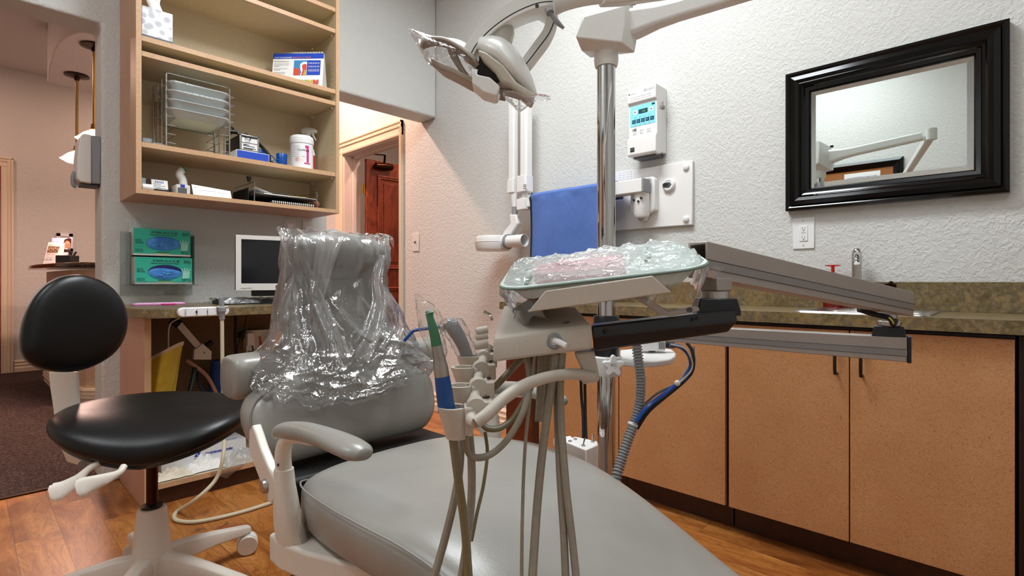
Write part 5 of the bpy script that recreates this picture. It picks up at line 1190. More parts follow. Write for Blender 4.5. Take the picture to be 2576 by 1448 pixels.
for pts, z in ((((248, 1165), (222, 1180), (195, 1205), (160, 1228), (124, 1243)), 1.50), (((312, 1172), (300, 1188), (268, 1203), (225, 1218), (190, 1230)), 1.47)):
    q = catmull([P(x, y, z - .02 * k) for k, (x, y) in enumerate(pts)], 6); rings = []
    n = len(q) - 1
    for k, p in enumerate(q):
        f = k / n; w = .012 + .020 * max(0, f - .3) * (1.7 if f < .9 else 1.25) - (.012 if f > .97 else 0); h = .009 - .0045 * f
        dd = (q[min(k + 1, n)] - q[max(k - 1, 0)]).normalized(); sd = dd.cross(V((FW.x, FW.y, -.25))).normalized(); up = dd.cross(sd); 
        w2 = w * .62
        rings.append([p + sd * (w2 * math.cos(a * PI / 6)) * 1.3 + up * (h * math.sin(a * PI / 6)) for a in range(12)])
    M().loft(rings).build('lever', MT['cream'], t, smooth=True)
# back support bar and pad
m = M(); rings = []
for (x0, x1, y, z) in ((122, 192, 935, 1.69), (125, 194, 975, 1.69), (132, 196, 1020, 1.69), (137, 198, 1060, 1.69), (148, 205, 1100, 1.67), (165, 220, 1130, 1.63)):
    a, b = P(x0, y, z), P(x1, y, z + .02); n = V((FW.x, FW.y, 0)) * .012
    rings.append([a, b, b + n, a + n])
m.loft(rings, smooth=False); m.build('back_bar', MT['cream'], t, bevel=.003)
BC = P(183, 812, 1.665); bn = V((.34, -.94, .06)).normalized(); bx = V((.94, .34, 0)).normalized(); bz = bn.cross(bx); bz = bz if bz.z > 0 else -bz
OUT = [(50, 850), (52, 885), (68, 908), (100, 926), (150, 935), (200, 932), (250, 913), (290, 882), (311, 840), (315, 800), (307, 765), (285, 730), (255, 707), (215, 693), (185, 691), (150, 698), (115, 717), (82, 752), (60, 800)]
oc = catmull([V((x, y, 0)) for x, y in OUT], 3, True)
def onplane(px, py):
    r = ray(px, py); k = (BC - CAM).dot(bn) / r.dot(bn); return CAM + r * k
ol = [onplane(p.x, p.y) for p in oc]
def backpad(u, v):
    i = int(round(u * len(ol))) % len(ol); p = ol[i]; d = p - BC; th = (v - .5) * PI; k = abs(math.cos(th)) ** .5; zz = math.sin(th)
    q = BC + d * k; xx = (q - BC).dot(bx); bow = .45 * xx * xx
    return q + bn * ((.030 if zz > 0 else .026) * zz + bow)
M().sheet(backpad, len(ol), 20).build('backrest', MT['blackvinyl'], t, smooth=True, angle=180)
def shell(u, v):
    i = int(round(u * len(ol))) % len(ol); d = (ol[i] - BC) * 1.008; k = 1 - v; q = BC + d * (k ** .5 if k > 0 else 0); xx = (q - BC).dot(bx); return q + bn * (-.012 - .022 * (1 - (k)) + .45 * xx * xx)
M().sheet(shell, len(ol), 8).build('back_shell', MT['cream'], t, smooth=True, angle=180)
# ------------------------------------------------------------------ dental chair
CHX = .78
t = thing('dental_chair', 'grey vinyl dental chair with white frame and padded armrests', 'dental chair', (CHX, .9, 0))
CH = t
ST = [(1.185, .60, .93, .578), (1.178, .545, .97, .590), (1.14, .515, 1.01, .600), (1.07, .498, 1.055, .604), (.96, .492, 1.095, .606), (.84, .497, 1.092, .606), (.74, .508, 1.075, .601), (.64, .52, 1.058, .583),
      (.54, .525, 1.048, .550), (.44, .53, 1.04, .511), (.34, .532, 1.033, .473), (.2, .54, 1.02, .425), (.04, .555, 1.0, .372), (-.08, .58, .97, .335), (-.15, .63, .92, .312), (-.17, .70, .85, .30)]
def seat_ring(y, xl, xr, zt, th=.122):
    out = []; c = (xl + xr) / 2; h = (xr - xl) / 2; n = 40
    for k in range(n):
        a = 2 * PI * k / n; ca, sa = math.cos(a), math.sin(a); e = 4.6 if sa > 0 else 6.0
        x = h * abs(ca) ** (2 / e) * (1 if ca > 0 else -1); z = abs(sa) ** (2 / e) * (1 if sa > 0 else -1)
        crown = .006 * (1 - (x / h) ** 2)
        out.append(V((c + x * (1.0 if z > -.5 else .985), y, zt - th / 2 + z * th / 2 + (crown if z > 0 else 0))))
    return out
ys = [s[0] for s in ST]
def seat_at(y):
    for i in range(len(ST) - 1):
        if ST[i][0] >= y >= ST[i + 1][0]:
            f = (ST[i][0] - y) / (ST[i][0] - ST[i + 1][0]); f = f * f * (3 - 2 * f) if i not in (0, len(ST) - 2) else f
            return [ST[i][k] + (ST[i + 1][k] - ST[i][k]) * ((ST[i][0] - y) / (ST[i][0] - ST[i + 1][0])) for k in range(1, 4)]
sm = catmull([V(s[1:]) for s in ST], 4); yy = catmull([V((s[0], 0, 0)) for s in ST], 4)
rings = [seat_ring(yv.x, p.x, p.y, p.z) for yv, p in zip(yy, sm)]
so = M().loft(rings).build('seat', MT['greyvinyl'], t, smooth=True, angle=60)
pipL = [V((p.x - .001, yv.x, p.z - .014)) for yv, p in list(zip(yy, sm))[3:-4]]
m = M(); m.tube(pipL, .0022, 6); m.build('seam_piping', leather('grey piping', '#8a8781', '#928f89', .4), so)
# backrest
BK = [(.592, .56, .93, 1.285, .05), (.594, .53, .95, 1.268, .085), (.612, .50, .972, 1.252, .11), (.65, .472, .995, 1.250, .13), (.70, .462, 1.006, 1.268, .135), (.74, .478, 1.002, 1.285, .135), (.768, .525, .965, 1.30, .13), (.795, .575, .925, 1.315, .122),
      (.83, .598, .912, 1.335, .118), (.88, .597, .918, 1.365, .112), (.93, .602, .912, 1.395, .108), (.98, .617, .90, 1.42, .10), (1.03, .637, .886, 1.435, .085), (1.06, .665, .866, 1.445, .055), (1.065, .70, .84, 1.455, .03)]
def back_ring(z, xl, xr, yf, th):
    c = (xl + xr) / 2; h = (xr - xl) / 2; n = 44; out = []
    for k in range(n):
        a = 2 * PI * k / n; ca, sa = math.cos(a), math.sin(a); e = 3.4
        x = h * abs(ca) ** (2 / e) * (1 if ca > 0 else -1); y = abs(sa) ** (2 / e) * (1 if sa > 0 else -1)
        dish = .018 * (1 - (x / h) ** 2) if y < 0 else 0
        out.append(V((c + x, yf + th / 2 + y * th / 2 - (.010 - dish) * (1 if y < 0 else 0), z)))
    return out
pz = catmull([V((b[0], b[3], b[4])) for b in BK], 4); px_ = catmull([V((b[1], b[2], 0)) for b in BK], 4)
bo = M().loft([back_ring(a.x, b.x, b.y, a.y, a.z) for a, b in zip(pz, px_)]).build('backrest', MT['greyvinyl'], t, smooth=True, angle=60)
pl = [V((b.x + .003, a.y + a.z * .20, a.x)) for a, b in zip(pz, px_)][4:40]
m = M(); m.tube(pl, .0024, 6); m.build('seam_piping', leather('grey piping c', '#74726d', '#7c7a75', .4), bo)
m = M(); m.box((.52, 1.20, .50), (1.0, 1.36, .575)); m.build('hinge_cover', MT['rubber'], t, bevel=.01)
m = M(); m.box((.62, 1.47, .52), (.92, 1.50, .92)); m.build('back_shell', MT['cream'], t, bevel=.01)
# side wings
def wing(x0, x1, name):
    rg = []
    for f, k in ((0, .80), (.02, .93), (.07, .99), (.15, 1.0), (.6, 1.0), (1.0, .97)):
        x = x0 + (x1 - x0) * f; n = 28; r = []
        for j in range(n):
            a = 2 * PI * j / n; ca, sa = math.cos(a), math.sin(a); e = 3.2
            r.append(V((x, 1.455 + .065 * k * abs(ca) ** (2 / e) * (1 if ca > 0 else -1), .785 + .056 * k * abs(sa) ** (2 / e) * (1 if sa > 0 else -1) + (.008 * f if x0 < .7 else 0))))
        rg.append(r)
    return M().loft(rg).build(name, MT['greyvinyl'], t, smooth=True, angle=60)
wing(.466, .66, 'side_wing'); wing(1.125, .92, 'side_wing')
# headrest
hc = V((.775, 1.465, 1.105))
def hr(u, v):
    a = u * 2 * PI; th = (v - .5) * PI; k = abs(math.cos(th)) ** .45
    return hc + V((.150 * math.sin(th), .058 * math.cos(a) * k, .073 * math.sin(a) * k)) + V((0, 0, 0))
ho = M().sheet(hr, 40, 24).build('headrest', MT['greyvinyl'], t, smooth=True, angle=180)
m = M(); m.tube([V((.70, 1.475, 1.03)), V((.84, 1.475, 1.03))], .03, 18); m.box((.73, 1.46, .95), (.81, 1.50, 1.05)); m.build('headrest_hinge', MT['dgrey'], t, bevel=.006)
m = M(); m.ell((.80, 1.545, 1.17), .035, .03, .025, 18, 10); m.build('headrest_knob', MT['greyplastic'], t)
# frame and arms
def frame_poly(s):
    L_ = [(.460, 1.175), (.459, 1.115), (.478, 1.04), (.538, .88), (.60, .70), (.66, .40), (.70, .05)]
    return [(x, y) for x, y in L_] + [(2 * CHX - x, y) for x, y in reversed(L_)]
m = M().prism([(x, y, .424) for x, y in frame_poly(0)], (0, 0, .060)); m.build('frame', MT['cream'], t, bevel=.007, seg=3)
m = M(); m.loft([[(x, y, z) for x, y in ((.60, 1.0), (.96, 1.0), (.96, .55), (.60, .55))] if z > .2 else [(x, y, z) for x, y in ((.64, 1.0), (.92, 1.0), (.92, .66), (.64, .66))] for z in (.03, .12, .25, .44)], smooth=False); m.build('lift_column', MT['cream'], t, bevel=.01)
m = M(); m.prism([(x, y, .001) for x, y in rpoly(.74, .35, 1.0, 1.80, .06)], (0, 0, .03)); m.build('base_plate', MT['navyblk'], t, bevel=.006)
def arm(sx, right=False):
    def X(x): return 2 * CHX - x if right else x
    m = M(); rg = []
    for (z, hx, hy, cx, cy) in ((.478, .030, .046, .489, 1.122), (.52, .027, .043, .480, 1.122), (.56, .024, .036, .476, 1.123), (.60, .0215, .026, .473, 1.125), (.634, .0195, .0205, .472, 1.125)):
        rg.append([(X(cx + hx * math.cos(a * PI / 8)), cy + hy * math.sin(a * PI / 8), z) for a in range(16)])
    m.loft(rg); m.build('arm_socket', MT['cream'], t)
    m = M(); m.tube([(X(.472), 1.125, .633), (X(.470), 1.125, .66), (X(.470), 1.118, .685), (X(.472), 1.10, .703), (X(.475), 1.06, .712), (X(.478), 1.0, .716)], [.0165, .0165, .016, .015, .012, .009], 14, 5); m.build('arm_tube', MT['cream'], t)
    M().cyl((X(.4545), 1.115, .648), (X(.456), 1.115, .648), .0032, 10).build('arm_screw', MT['ink'], t)
    pts = [((.472, 1.158, .704), .006, .010), ((.472, 1.145, .707), .018, .018), ((.474, 1.10, .718), .022, .020), ((.477, 1.03, .728), .024, .020), ((.482, .95, .731), .028, .019), ((.488, .89, .728), .031, .018), ((.492, .855, .724), .028, .016), ((.494, .838, .722), .016, .010)]
    cs = catmull([V(p[0]) for p in pts], 4); rr_ = catmull([V((p[1], p[2], 0)) for p in pts], 4); rg = []
    for c, r in zip(cs, rr_): rg.append([V((X(c.x) + r.x * math.cos(a * PI / 8), c.y, c.z + r.y * math.sin(a * PI / 8) * (1 if a < 8 else .9))) for a in range(16)])
    M().loft(rg).build('armrest_pad', MT['greyvinyl'], t, smooth=True, angle=180)
    # hinge bracket plate with round bolt
    pg = [(634, 1068), (626, 1082), (625, 1120), (631, 1150), (650, 1200), (664, 1243), (672, 1262), (684, 1266), (691, 1256), (693, 1225), (688, 1203), (676, 1180), (655, 1130), (642, 1090)]
    pts = [aX(x, y, .452) for x, y in pg]
    m = M().prism([V((X(p.x), p.y, p.z)) for p in pts], (.020 if not right else -.020, 0, 0)); m.build('hinge_plate', MT['cream'], t, bevel=.004, seg=3)
    c = aX(667, 1222, .451); s = -1 if not right else 1
    M().lathe([(.001, .0085), (.012, .008), (.014, .006), (.0155, 0)], V((X(c.x), c.y, c.z)), (s, 0, 0), 28).build('hinge_bolt', MT['steel'], t)
arm(1); arm(-1, True)
# clear protective bag over the headrest and back
t = thing('headrest_bag', 'crinkled clear plastic bag draped over the grey headrest', 'plastic bag', (.78, 1.45, .78))
BG = [  # z, xl, xr, yfront, yback
 (1.182, .615, .955, 1.475, 1.50), (1.176, .612, .965, 1.455, 1.52), (1.150, .615, .945, 1.405, 1.54), (1.10, .612, .942, 1.392, 1.55), (1.05, .612, .932, 1.39, 1.55), (1.0, .598, .935, 1.375, 1.55),
 (.95, .582, .955, 1.35, 1.545), (.90, .572, .965, 1.325, 1.545), (.865, .560, .985, 1.30, 1.56), (.84, .540, .99, 1.285, 1.57), (.815, .518, 1.0, 1.262, 1.575), (.80, .50, 1.01, 1.25, 1.575), (.785, .492, 1.02, 1.238, 1.575), (.778, .490, 1.02, 1.236, 1.575)]
bz = catmull([V((b[0], b[3], b[4])) for b in BG], 5); bx_ = catmull([V((b[1], b[2], 0)) for b in BG], 5)
def ridge(x): return 1 - abs(x) * 2                                  # sharp crests
NB = len(bz) - 1
rf = random.Random(11); FOLDS = []
for k in range(120):
    an_ = rf.choice((PI / 2, PI / 2, PI / 2 + .45, PI / 2 - .45, .5, -.5, PI / 2 + .9)) + rf.uniform(-.25, .25)
    FOLDS.append((rf.uniform(.48, 1.02), rf.uniform(.02, .95), math.cos(an_), math.sin(an_), rf.uniform(.08, .42), rf.choice((1, 1, -1)) * rf.uniform(.003, .011), rf.uniform(.006, .022)))
for (u0, v0, u1, v1, a_, w_) in ((.60, .08, .70, .62, .02, .02), (.72, .05, .66, .40, .018, .018), (.68, .30, .80, .80, .016, .016), (.80, .10, .86, .75, .014, .016), (.60, .45, .68, .85, .015, .015), (.88, .2, .80, .7, .012, .014)):
    L__ = math.hypot((u1 - u0) * 1.5, v1 - v0); FOLDS.append((u0, v0, (u1 - u0) * 1.5 / L__, (v1 - v0) / L__, L__, a_, w_))
def bagf(u, v):
    i = v * NB; i0 = min(int(i), NB - 1); f = i - i0
    a = bz[i0].lerp(bz[i0 + 1], f); b = bx_[i0].lerp(bx_[i0 + 1], f)
    c = (b.x + b.y) / 2; h = (b.y - b.x) / 2; an = u * 2 * PI; ca, sa = math.cos(an), math.sin(an); e = 2.6
    x = h * abs(ca) ** (2 / e) * (1 if ca > 0 else -1); y = abs(sa) ** (2 / e) * (1 if sa > 0 else -1)
    yc, yh = (a.y + a.z) / 2, (a.z - a.y) / 2
    p = V((c + x, yc + y * yh, a.x)); nr = V((ca, sa * .9, 0)).normalized()
    am = min(1, .25 + v * 1.1)
    w1 = noise.noise(V((ca * 2.4 + 3, sa * 2.4, v * 1.6)));  w2 = noise.noise(V((ca * 6 + 9, sa * 6, v * 4)))
    low = max(0, v - .6) / .4; w4 = noise.noise(V((ca * 9 + 5, sa * 9, v * 16)))
    d = .016 * ridge(w1) + .004 * ridge(w2) + .008 * low * ridge(w4) - .016
    for (u0, v0, dx, dy, ln, am_, w_) in FOLDS:
        pu, pv = (u - u0) * 1.5, (v - v0); s_ = pu * dx + pv * dy
        if s_ < -.02 or s_ > ln + .02: continue
        q_ = abs(pu * dy - pv * dx)
        if q_ > w_ * 4: continue
        tp = min(1, max(0, (s_ + .02) / .05)) * min(1, max(0, (ln + .02 - s_) / .08))
        d += am_ * tp * math.exp(-q_ / w_)
    d *= am
    if v > .72: d += .014 * (v - .72) / .28 * math.sin(an * 7 + 3 * w1)
    droop = .022 * max(0, v - .7) / .3 * math.sin(an * 3 + 1.2) + .016 * max(0, v - .8) / .2 * ridge(w2)
    return p + nr * d - V((0, 0, droop * (1 if v > .7 else 0))) + V((0, 0, .012 * w2 * (1 - v) * (1 if v < .2 else 0)))
M().sheet(bagf, 220, 120).build('bag', MT['bag'], t, smooth=True, angle=50)
def hem(u, v):                                                       # bunched lower edge
    p = V(bagf(u, 1.0)); an = u * 2 * PI; w = noise.noise(V((math.cos(an) * 7, math.sin(an) * 7, v * 3)))
    q = V((math.cos(an), math.sin(an), 0)); return p + q * (.012 * math.sin(v * PI) + .012 * w) - V((0, 0, .020 * v + .012 * ridge(w) * v)) - q * .004
M().sheet(hem, 220, 8).build('gathered_hem', MT['bag'], t, smooth=True, angle=50)
def pleat(path, seed):
    q = catmull([V((p[0], p[1], p[2])) for p in path], 8); ws = catmull([V((p[3], 0, 0)) for p in path], 8); n = len(q) - 1
    def f(u, v):
        i = min(int(round(v * n)), n); c = q[i]; hw = ws[i].x; d_ = q[min(i + 1, n)] - q[max(i - 1, 0)]; nn_ = V((-d_.y, d_.x, 0)).normalized()
        o = (u - .5) * 2 * hw; p = P(c.x + nn_.x * o, c.y + nn_.y * o, c.z)
        k = math.cos(u * PI * 3 + .6 * math.sin(v * 5 + seed)); w = noise.noise(V((u * 3, v * 5, seed)))
        return p - V((FW.x, FW.y, 0)) * (.008 * k * math.sin(u * PI) + .008 * w)
    M().sheet(f, 18, n).build('bag_pleat', MT['bagmilk'], t, smooth=True, angle=60)
pleat([(735, 598, 1.475, 30), (752, 660, 1.455, 22), (790, 740, 1.44, 20), (822, 820, 1.41, 24), (850, 905, 1.375, 38)], 1.3)
pleat([(832, 590, 1.475, 34), (818, 650, 1.455, 26), (800, 730, 1.44, 20), (786, 800, 1.42, 18), (765, 880, 1.385, 24)], 4.1)
pleat([(722, 610, 1.48, 10), (728, 700, 1.46, 12), (742, 760, 1.44, 14), (775, 830, 1.415, 14), (790, 890, 1.39, 20)], 7.7)
pleat([(960, 640, 1.60, 10), (948, 700, 1.56, 14), (955, 760, 1.53, 20), (935, 830, 1.48, 26), (900, 900, 1.41, 30)], 9.2)
pleat([(1000, 820, 1.55, 18), (985, 860, 1.51, 20), (950, 905, 1.455, 26), (900, 945, 1.385, 30)], 3.4)
for x, s in ((.612, -1), (.965, 1)):                                  # sealed corner ears
    M().add([(x, 1.487, 1.186), (x + s * .012, 1.485, 1.18), (x + s * .010, 1.47, 1.165), (x + s * .002, 1.46, 1.14), (x - s * .01, 1.47, 1.165)], [(0, 1, 2, 3, 4)]).build('sealed_corner', MT['bag'], t)

# ------------------------------------------------------------------ pole and delivery unit
ZP = 1.65
PB = P(1525, 709, ZP); PXY = V((PB.x, PB.y, 0))
t = thing('equipment_pole', 'tall chrome pole rising behind the dental chair', 'pole', PXY)
m = M(); m.cyl(PXY + Z_ * .0, PXY + Z_ * 1.71, .0285, 36); m.build('tube', MT['chrome'], t)
m = M(); m.lathe([(.045, 0), (.045, .012), (.035, .022), (.0295, .024)], PXY); m.build('floor_flange', MT['steel'], t)
# ivory light-arm box on the top of the pole
t = thing('lamp_boom', 'ivory ceiling-height light arm with faceted box on top of the pole', 'lamp arm', PXY + Z_ * 1.62)
z0 = P(0, 168, ZP).z
m = M(); m.lathe([(.033, z0 - .002), (.036, z0 + .004), (.038, z0 + .02), (.036, z0 + .05), (.042, z0 + .07), (.06, z0 + .075)], PXY); m.build('neck', MT['lampw'], t)
near, far = ZP - .07, ZP + .07
fp = [(1487, 40), (1570, 14), (1577, 62), (1565, 108), (1462, 132), (1450, 100), (1466, 56)]
bp = [(1500, 38), (1590, 10), (1604, 60), (1597, 112), (1590, 138), (1497, 155), (1480, 130)]
q1 = [P(1466, 41, near), P(1570, 13, near), P(1571, 60, near), P(1564, 106, near), P(1446, 94, near)] 
A = [(1468, 41), (1571, 13), (1573, 60), (1565, 107), (1447, 93)]; B = [(1478, 36), (1596, 8), (1608, 70), (1597, 126), (1480, 128)]
ra = [P(x, y, near) for x, y in A]
rb = [P(x, y, ZP - .02) for x, y in ((1466, 36), (1590, 8), (1607, 68), (1596, 133), (1462, 128))]
rc = [P(x, y, far) for x, y in ((1480, 44), (1590, 18), (1600, 68), (1592, 130), (1484, 146))]
m = M().loft([ra, rb, rc], smooth=False); m.build('box', MT['lampw'], t, bevel=.004)
bt = V((1.42, .90, 1.83)); EL = V((1.55, .343, 1.845)); JT = P(1512, -2, 1.075)
bt = P(1605, 58, 1.62)
d = (EL - bt).normalized(); sd = d.cross(Z_).normalized(); up = sd.cross(d)
def sec(c, w, h): return [c + sd * (w * a) + up * (h * b) for a, b in ((-1, -.7), (-.7, -1), (.7, -1), (1, -.7), (1, .7), (.7, 1), (-.7, 1), (-1, .7))]
m = M().loft([sec(bt - d * .05, .034, .045), sec(bt, .030, .040), sec(bt + d * .06, .024, .030), sec(bt + d * .12, .022, .026), sec(EL - d * .04, .020, .023)], smooth=False); m.build('upper_beam', MT['lampw'], t, bevel=.003)
m = M(); m.cyl(EL - Z_ * .03, EL + Z_ * .03, .026, 20); m.build('elbow_joint', MT['lampw'], t)
m = M(); m.cyl(P(1594, 10, 1.62), P(1594, 0, 1.62), .0095, 14); m.build('tension_knob', MT['black'], t)
d2 = (JT - EL).normalized(); sd2 = d2.cross(Z_).normalized(); up2 = sd2.cross(d2)
def sec2(c, w, h): return [c + sd2 * (w * a) + up2 * (h * b) for a, b in ((-1, -.7), (-.7, -1), (.7, -1), (1, -.7), (1, .7), (.7, 1), (-.7, 1), (-1, .7))]
m = M().loft([sec2(EL + d2 * .02, .02, .024), sec2(EL + d2 * .25, .018, .021), sec2(JT - d2 * .05, .015, .017), sec2(JT, .013, .013)], smooth=False); m.build('lower_beam', MT['lampw'], t, bevel=.003)
# ---- operating lamp
t = thing('operatory_light', 'ivory dental lamp with plastic-wrapped handles above the chair', 'dental lamp', P(1230, 160, 1.1)); LP = t
zL = 1.09
def T(px, py, z=zL): return P(px, py, z)
m = M(); m.tube([T(1530, -6, 1.08), T(1470, -2, 1.08), T(1420, 4, 1.08), T(1390, 10, 1.08)], [.010, .013, .018, .024], 14, 4); m.build('yoke_stem', MT['lampw'], t)
def band(pts, w, dep, name, mat, groove=True):
    q = catmull([V((a, b, 0)) for a, b, *_ in pts], 6); ws = catmull([V((p[2], p[3] if len(p) > 3 else zL, 0)) for p in pts], 6); rg = []; gl = []
    for k, p in enumerate(q):
        d_ = (q[min(k + 1, len(q) - 1)] - q[max(k - 1, 0)]); n_ = V((-d_.y, d_.x, 0)).normalized(); hw = ws[k].x; z = ws[k].y
        a = P(p.x + n_.x * hw, p.y + n_.y * hw, z); b = P(p.x - n_.x * hw, p.y - n_.y * hw, z); f = V((FW.x, FW.y, 0)) * dep
        mid = (a + b) / 2
        rg.append([a.lerp(mid, .2) - f * .5, a, a + f, a.lerp(mid, .2) + f * 1.4, b.lerp(mid, .2) + f * 1.4, b + f, b, b.lerp(mid, .2) - f * .5]); gl.append(a.lerp(b, .72) - f * .47)
    o = M().loft(rg).build(name, mat, t, smooth=True, angle=40)
    if groove: m = M(); m.tube(gl, .0016, 5); m.build('trim_line', MT['ink'], o)
band([(1400, 2, 24), (1350, 6, 26), (1290, 32, 23), (1235, 70, 21), (1195, 112, 19), (1178, 142, 17)], 0, .03, 'yoke_arm', MT['lampw'])
band([(1352, 12, 12, 1.11), (1388, 36, 15, 1.12), (1378, 82, 14, 1.13), (1352, 120, 14, 1.14), (1318, 165, 13, 1.15)], 0, .03, 'yoke_arm', MT['lampw'])
m = M(); m.tube([T(1383, 30, 1.06), T(1389, 40, 1.06), T(1402, 56, 1.06), T(1418, 71, 1.06)], [.005, .0045, .0055, .003], 10, 4); m.cyl(T(1380, 24, 1.062), T(1384, 33, 1.058), .008, 12); m.build('lock_lever', MT['greyplastic'], t)
m = M(); m.cyl(T(1351, 15, 1.058), T(1351, 15, 1.064), .004, 10); m.build('hex_screw', MT['dgrey'], t)
# right hand shell: lofted half-dome from the hinge to the tip
def wingshell(up_, lo_, zc, dep, name, mat):
    U = catmull([V((a, b, 0)) for a, b in up_], 6); L_ = catmull([V((a, b, 0)) for a, b in lo_], 6); rg = []; n = len(U)
    for k in range(n):
        a, b = U[k], L_[k]; r = []
        f = k / (n - 1); dp = dep * (max(.10, math.sin(PI * min(1, .16 + f * .80))))
        for j in range(13):
            th = PI * j / 12; m_ = a.lerp(b, (1 - math.cos(th)) / 2); r.append(P(m_.x, m_.y, zc - dp * math.sin(th)))
        for j in range(1, 12):
            th = PI * j / 12; m_ = b.lerp(a, (1 - math.cos(th)) / 2); r.append(P(m_.x, m_.y, zc + dp * math.sin(th)))
        rg.append(r)
    return M().loft(rg).build(name, mat, t, smooth=True, angle=50)
wingshell([(1208, 88), (1240, 87), (1272, 98), (1305, 132), (1332, 178), (1346, 215), (1351, 236)], [(1196, 124), (1216, 142), (1246, 168), (1276, 202), (1300, 222), (1326, 240), (1343, 248)], 1.10, .075, 'dome_shell', MT['lampw'])
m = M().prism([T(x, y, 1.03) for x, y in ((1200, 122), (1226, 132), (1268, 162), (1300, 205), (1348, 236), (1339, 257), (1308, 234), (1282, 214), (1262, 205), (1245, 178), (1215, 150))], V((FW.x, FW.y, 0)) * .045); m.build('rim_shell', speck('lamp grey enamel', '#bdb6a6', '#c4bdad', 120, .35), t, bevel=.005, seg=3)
wingshell([(1085, 106), (1105, 98), (1130, 95), (1160, 102), (1185, 118), (1200, 140)], [(1070, 118), (1090, 118), (1120, 118), (1150, 128), (1178, 148), (1196, 168)], 1.13, .05, 'dome_shell', MT['lampw'])
m = M(); c = T(1256, 90, 1.11); m.lathe([(.030, -.03), (.030, .012), (.026, .022), (.01, .028), (.001, .029)], c, (Z_ * .9 + RT * .25)); m.build('top_cap', speck('lamp grey enamel b', '#b9b5aa', '#c0bcb1', 120, .35), t)
m = M(); m.prism([T(x, y, 1.045) for x, y in ((1206, 140), (1245, 178), (1270, 207), (1215, 197), (1200, 188))], V((FW.x, FW.y, 0)) * .11); m.build('reflector', MT['foil'], t)
m = M(); m.prism([T(x, y, 1.03) for x, y in ((1187, 168), (1202, 187), (1232, 193), (1258, 216), (1252, 238), (1244, 241), (1215, 232), (1187, 209))], V((FW.x, FW.y, 0)) * .05); m.build('splash_shield', MT['lampw'], t, bevel=.003)
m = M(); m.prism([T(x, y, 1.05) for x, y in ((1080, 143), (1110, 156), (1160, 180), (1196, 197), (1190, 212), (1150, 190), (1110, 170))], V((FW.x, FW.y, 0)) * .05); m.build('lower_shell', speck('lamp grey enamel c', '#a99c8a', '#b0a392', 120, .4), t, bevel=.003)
m = M(); m.tube([T(1062, 120, 1.05), T(1070, 110, 1.05), T(1090, 104, 1.05), T(1124, 108, 1.05), T(1160, 128, 1.05), T(1187, 151, 1.05), T(1203, 168, 1.05)], [.005, .0085, .009, .009, .009, .0085, .006], 12, 5, True, 1.3); m.build('handle', speck('handle taupe', '#8d7d6e', '#958575', 120, .4), t)
m = M(); m.tube([T(1132, 120, 1.06), T(1142, 140, 1.06), T(1156, 166, 1.06), T(1174, 192, 1.06)], [.007, .008, .006, .005], 10, 5); m.build('handle', speck('handle taupe b', '#8d7d6e', '#958575', 120, .4), t)
m = M(); m.tube([T(1258, 228, 1.06), T(1290, 236, 1.05), T(1318, 246, 1.05), T(1342, 258, 1.05)], [.006, .008, .007, .004], 10, 5); m.build('handle', speck('handle taupe c', '#8d7d6e', '#958575', 120, .4), t)
def sleeve(pts, z, dep, label, seed):
    t2 = thing('handle_sleeve', label, 'plastic sleeve', P(pts[0][0], pts[0][1], z))
    O = catmull([V((a, b, 0)) for a, b in pts], 5, True); c = sum(O, V((0, 0, 0))) / len(O)
    def f(side):
        def g(u, v):
            p = O[int(round(u * len(O))) % len(O)]; q = c.lerp(p, 1 - v); h = dep * (1 - (1 - v) ** 3)
            w = .006 * noise.noise(V((q.x * .03, q.y * .03, seed))) * min(1, v * 4) + .004 * (1 - 2 * abs(noise.noise(V((q.x * .08, q.y * .08, seed + 4))))) * min(1, v * 4)
            return P(q.x, q.y, z + side * h + w)
        return g
    m = M(); m.sheet(f(-1), len(O), 14); m.sheet(f(1), len(O), 14); return m.build('sleeve', MT['sleeve'], t2, smooth=True, angle=40)
sleeve([(1027, 76), (1040, 73), (1080, 86), (1130, 100), (1180, 128), (1207, 158), (1205, 172), (1190, 176), (1186, 192), (1165, 193), (1120, 180), (1080, 162), (1064, 140), (1045, 105)], 1.055, .03, 'clear plastic sleeve over the left lamp handle', 2.2)
sleeve([(1262, 236), (1290, 228), (1320, 240), (1345, 236), (1375, 238), (1387, 246), (1378, 254), (1352, 254), (1335, 262), (1318, 276), (1305, 281), (1288, 265)], 1.015, .012, 'clear plastic sleeve over the right lamp handle', 6.1)
# ---- delivery arms
t = thing('delivery_arm', 'grey aluminium delivery arm folding from the pole to the tray', 'equipment arm', PXY + Z_ * .8)
DA = t
zR, zLft = 1.20, .86
def boxbeam(tl, bl, tr, br, zl, zr, w, name, hollow):
    a0, a1, b0, b1 = P(*tl, zl), P(*bl, zl), P(*tr, zr), P(*br, zr)
    a1 = V((a0.x, a0.y, a1.z)); b1 = V((b0.x, b0.y, b1.z))
    d_ = V((b0.x - a0.x, b0.y - a0.y, 0)).normalized(); n_ = V((-d_.y, d_.x, 0)); n_ = n_ if n_.dot(FW) > 0 else -n_
    def ring(p, q, ins=0):
        z = V((0, 0, ins)); k = .22 * (p - q).length
        return [p - z + n_ * ins, p - z + n_ * (w - ins), q + z + n_ * (w - ins), q + z + n_ * ins] if not ins else [p - z + n_ * ins, p - z + n_ * (w - ins), q + z + n_ * (w - ins), q + z + n_ * ins]
    if hollow: R_ = [ring(b0, b1), ring(a0, a1), ring(a0, a1, .0045), [x + (b0 - a0).normalized() * .2 for x in ring(a0, a1, .0045)]]
    else: R_ = [ring(b0, b1), ring(a0, a1)]
    o = M().loft(R_, smooth=False).build(name, MT['alu'], t, bevel=.0015)
    return a0, a1, b0, b1, d_, n_, o
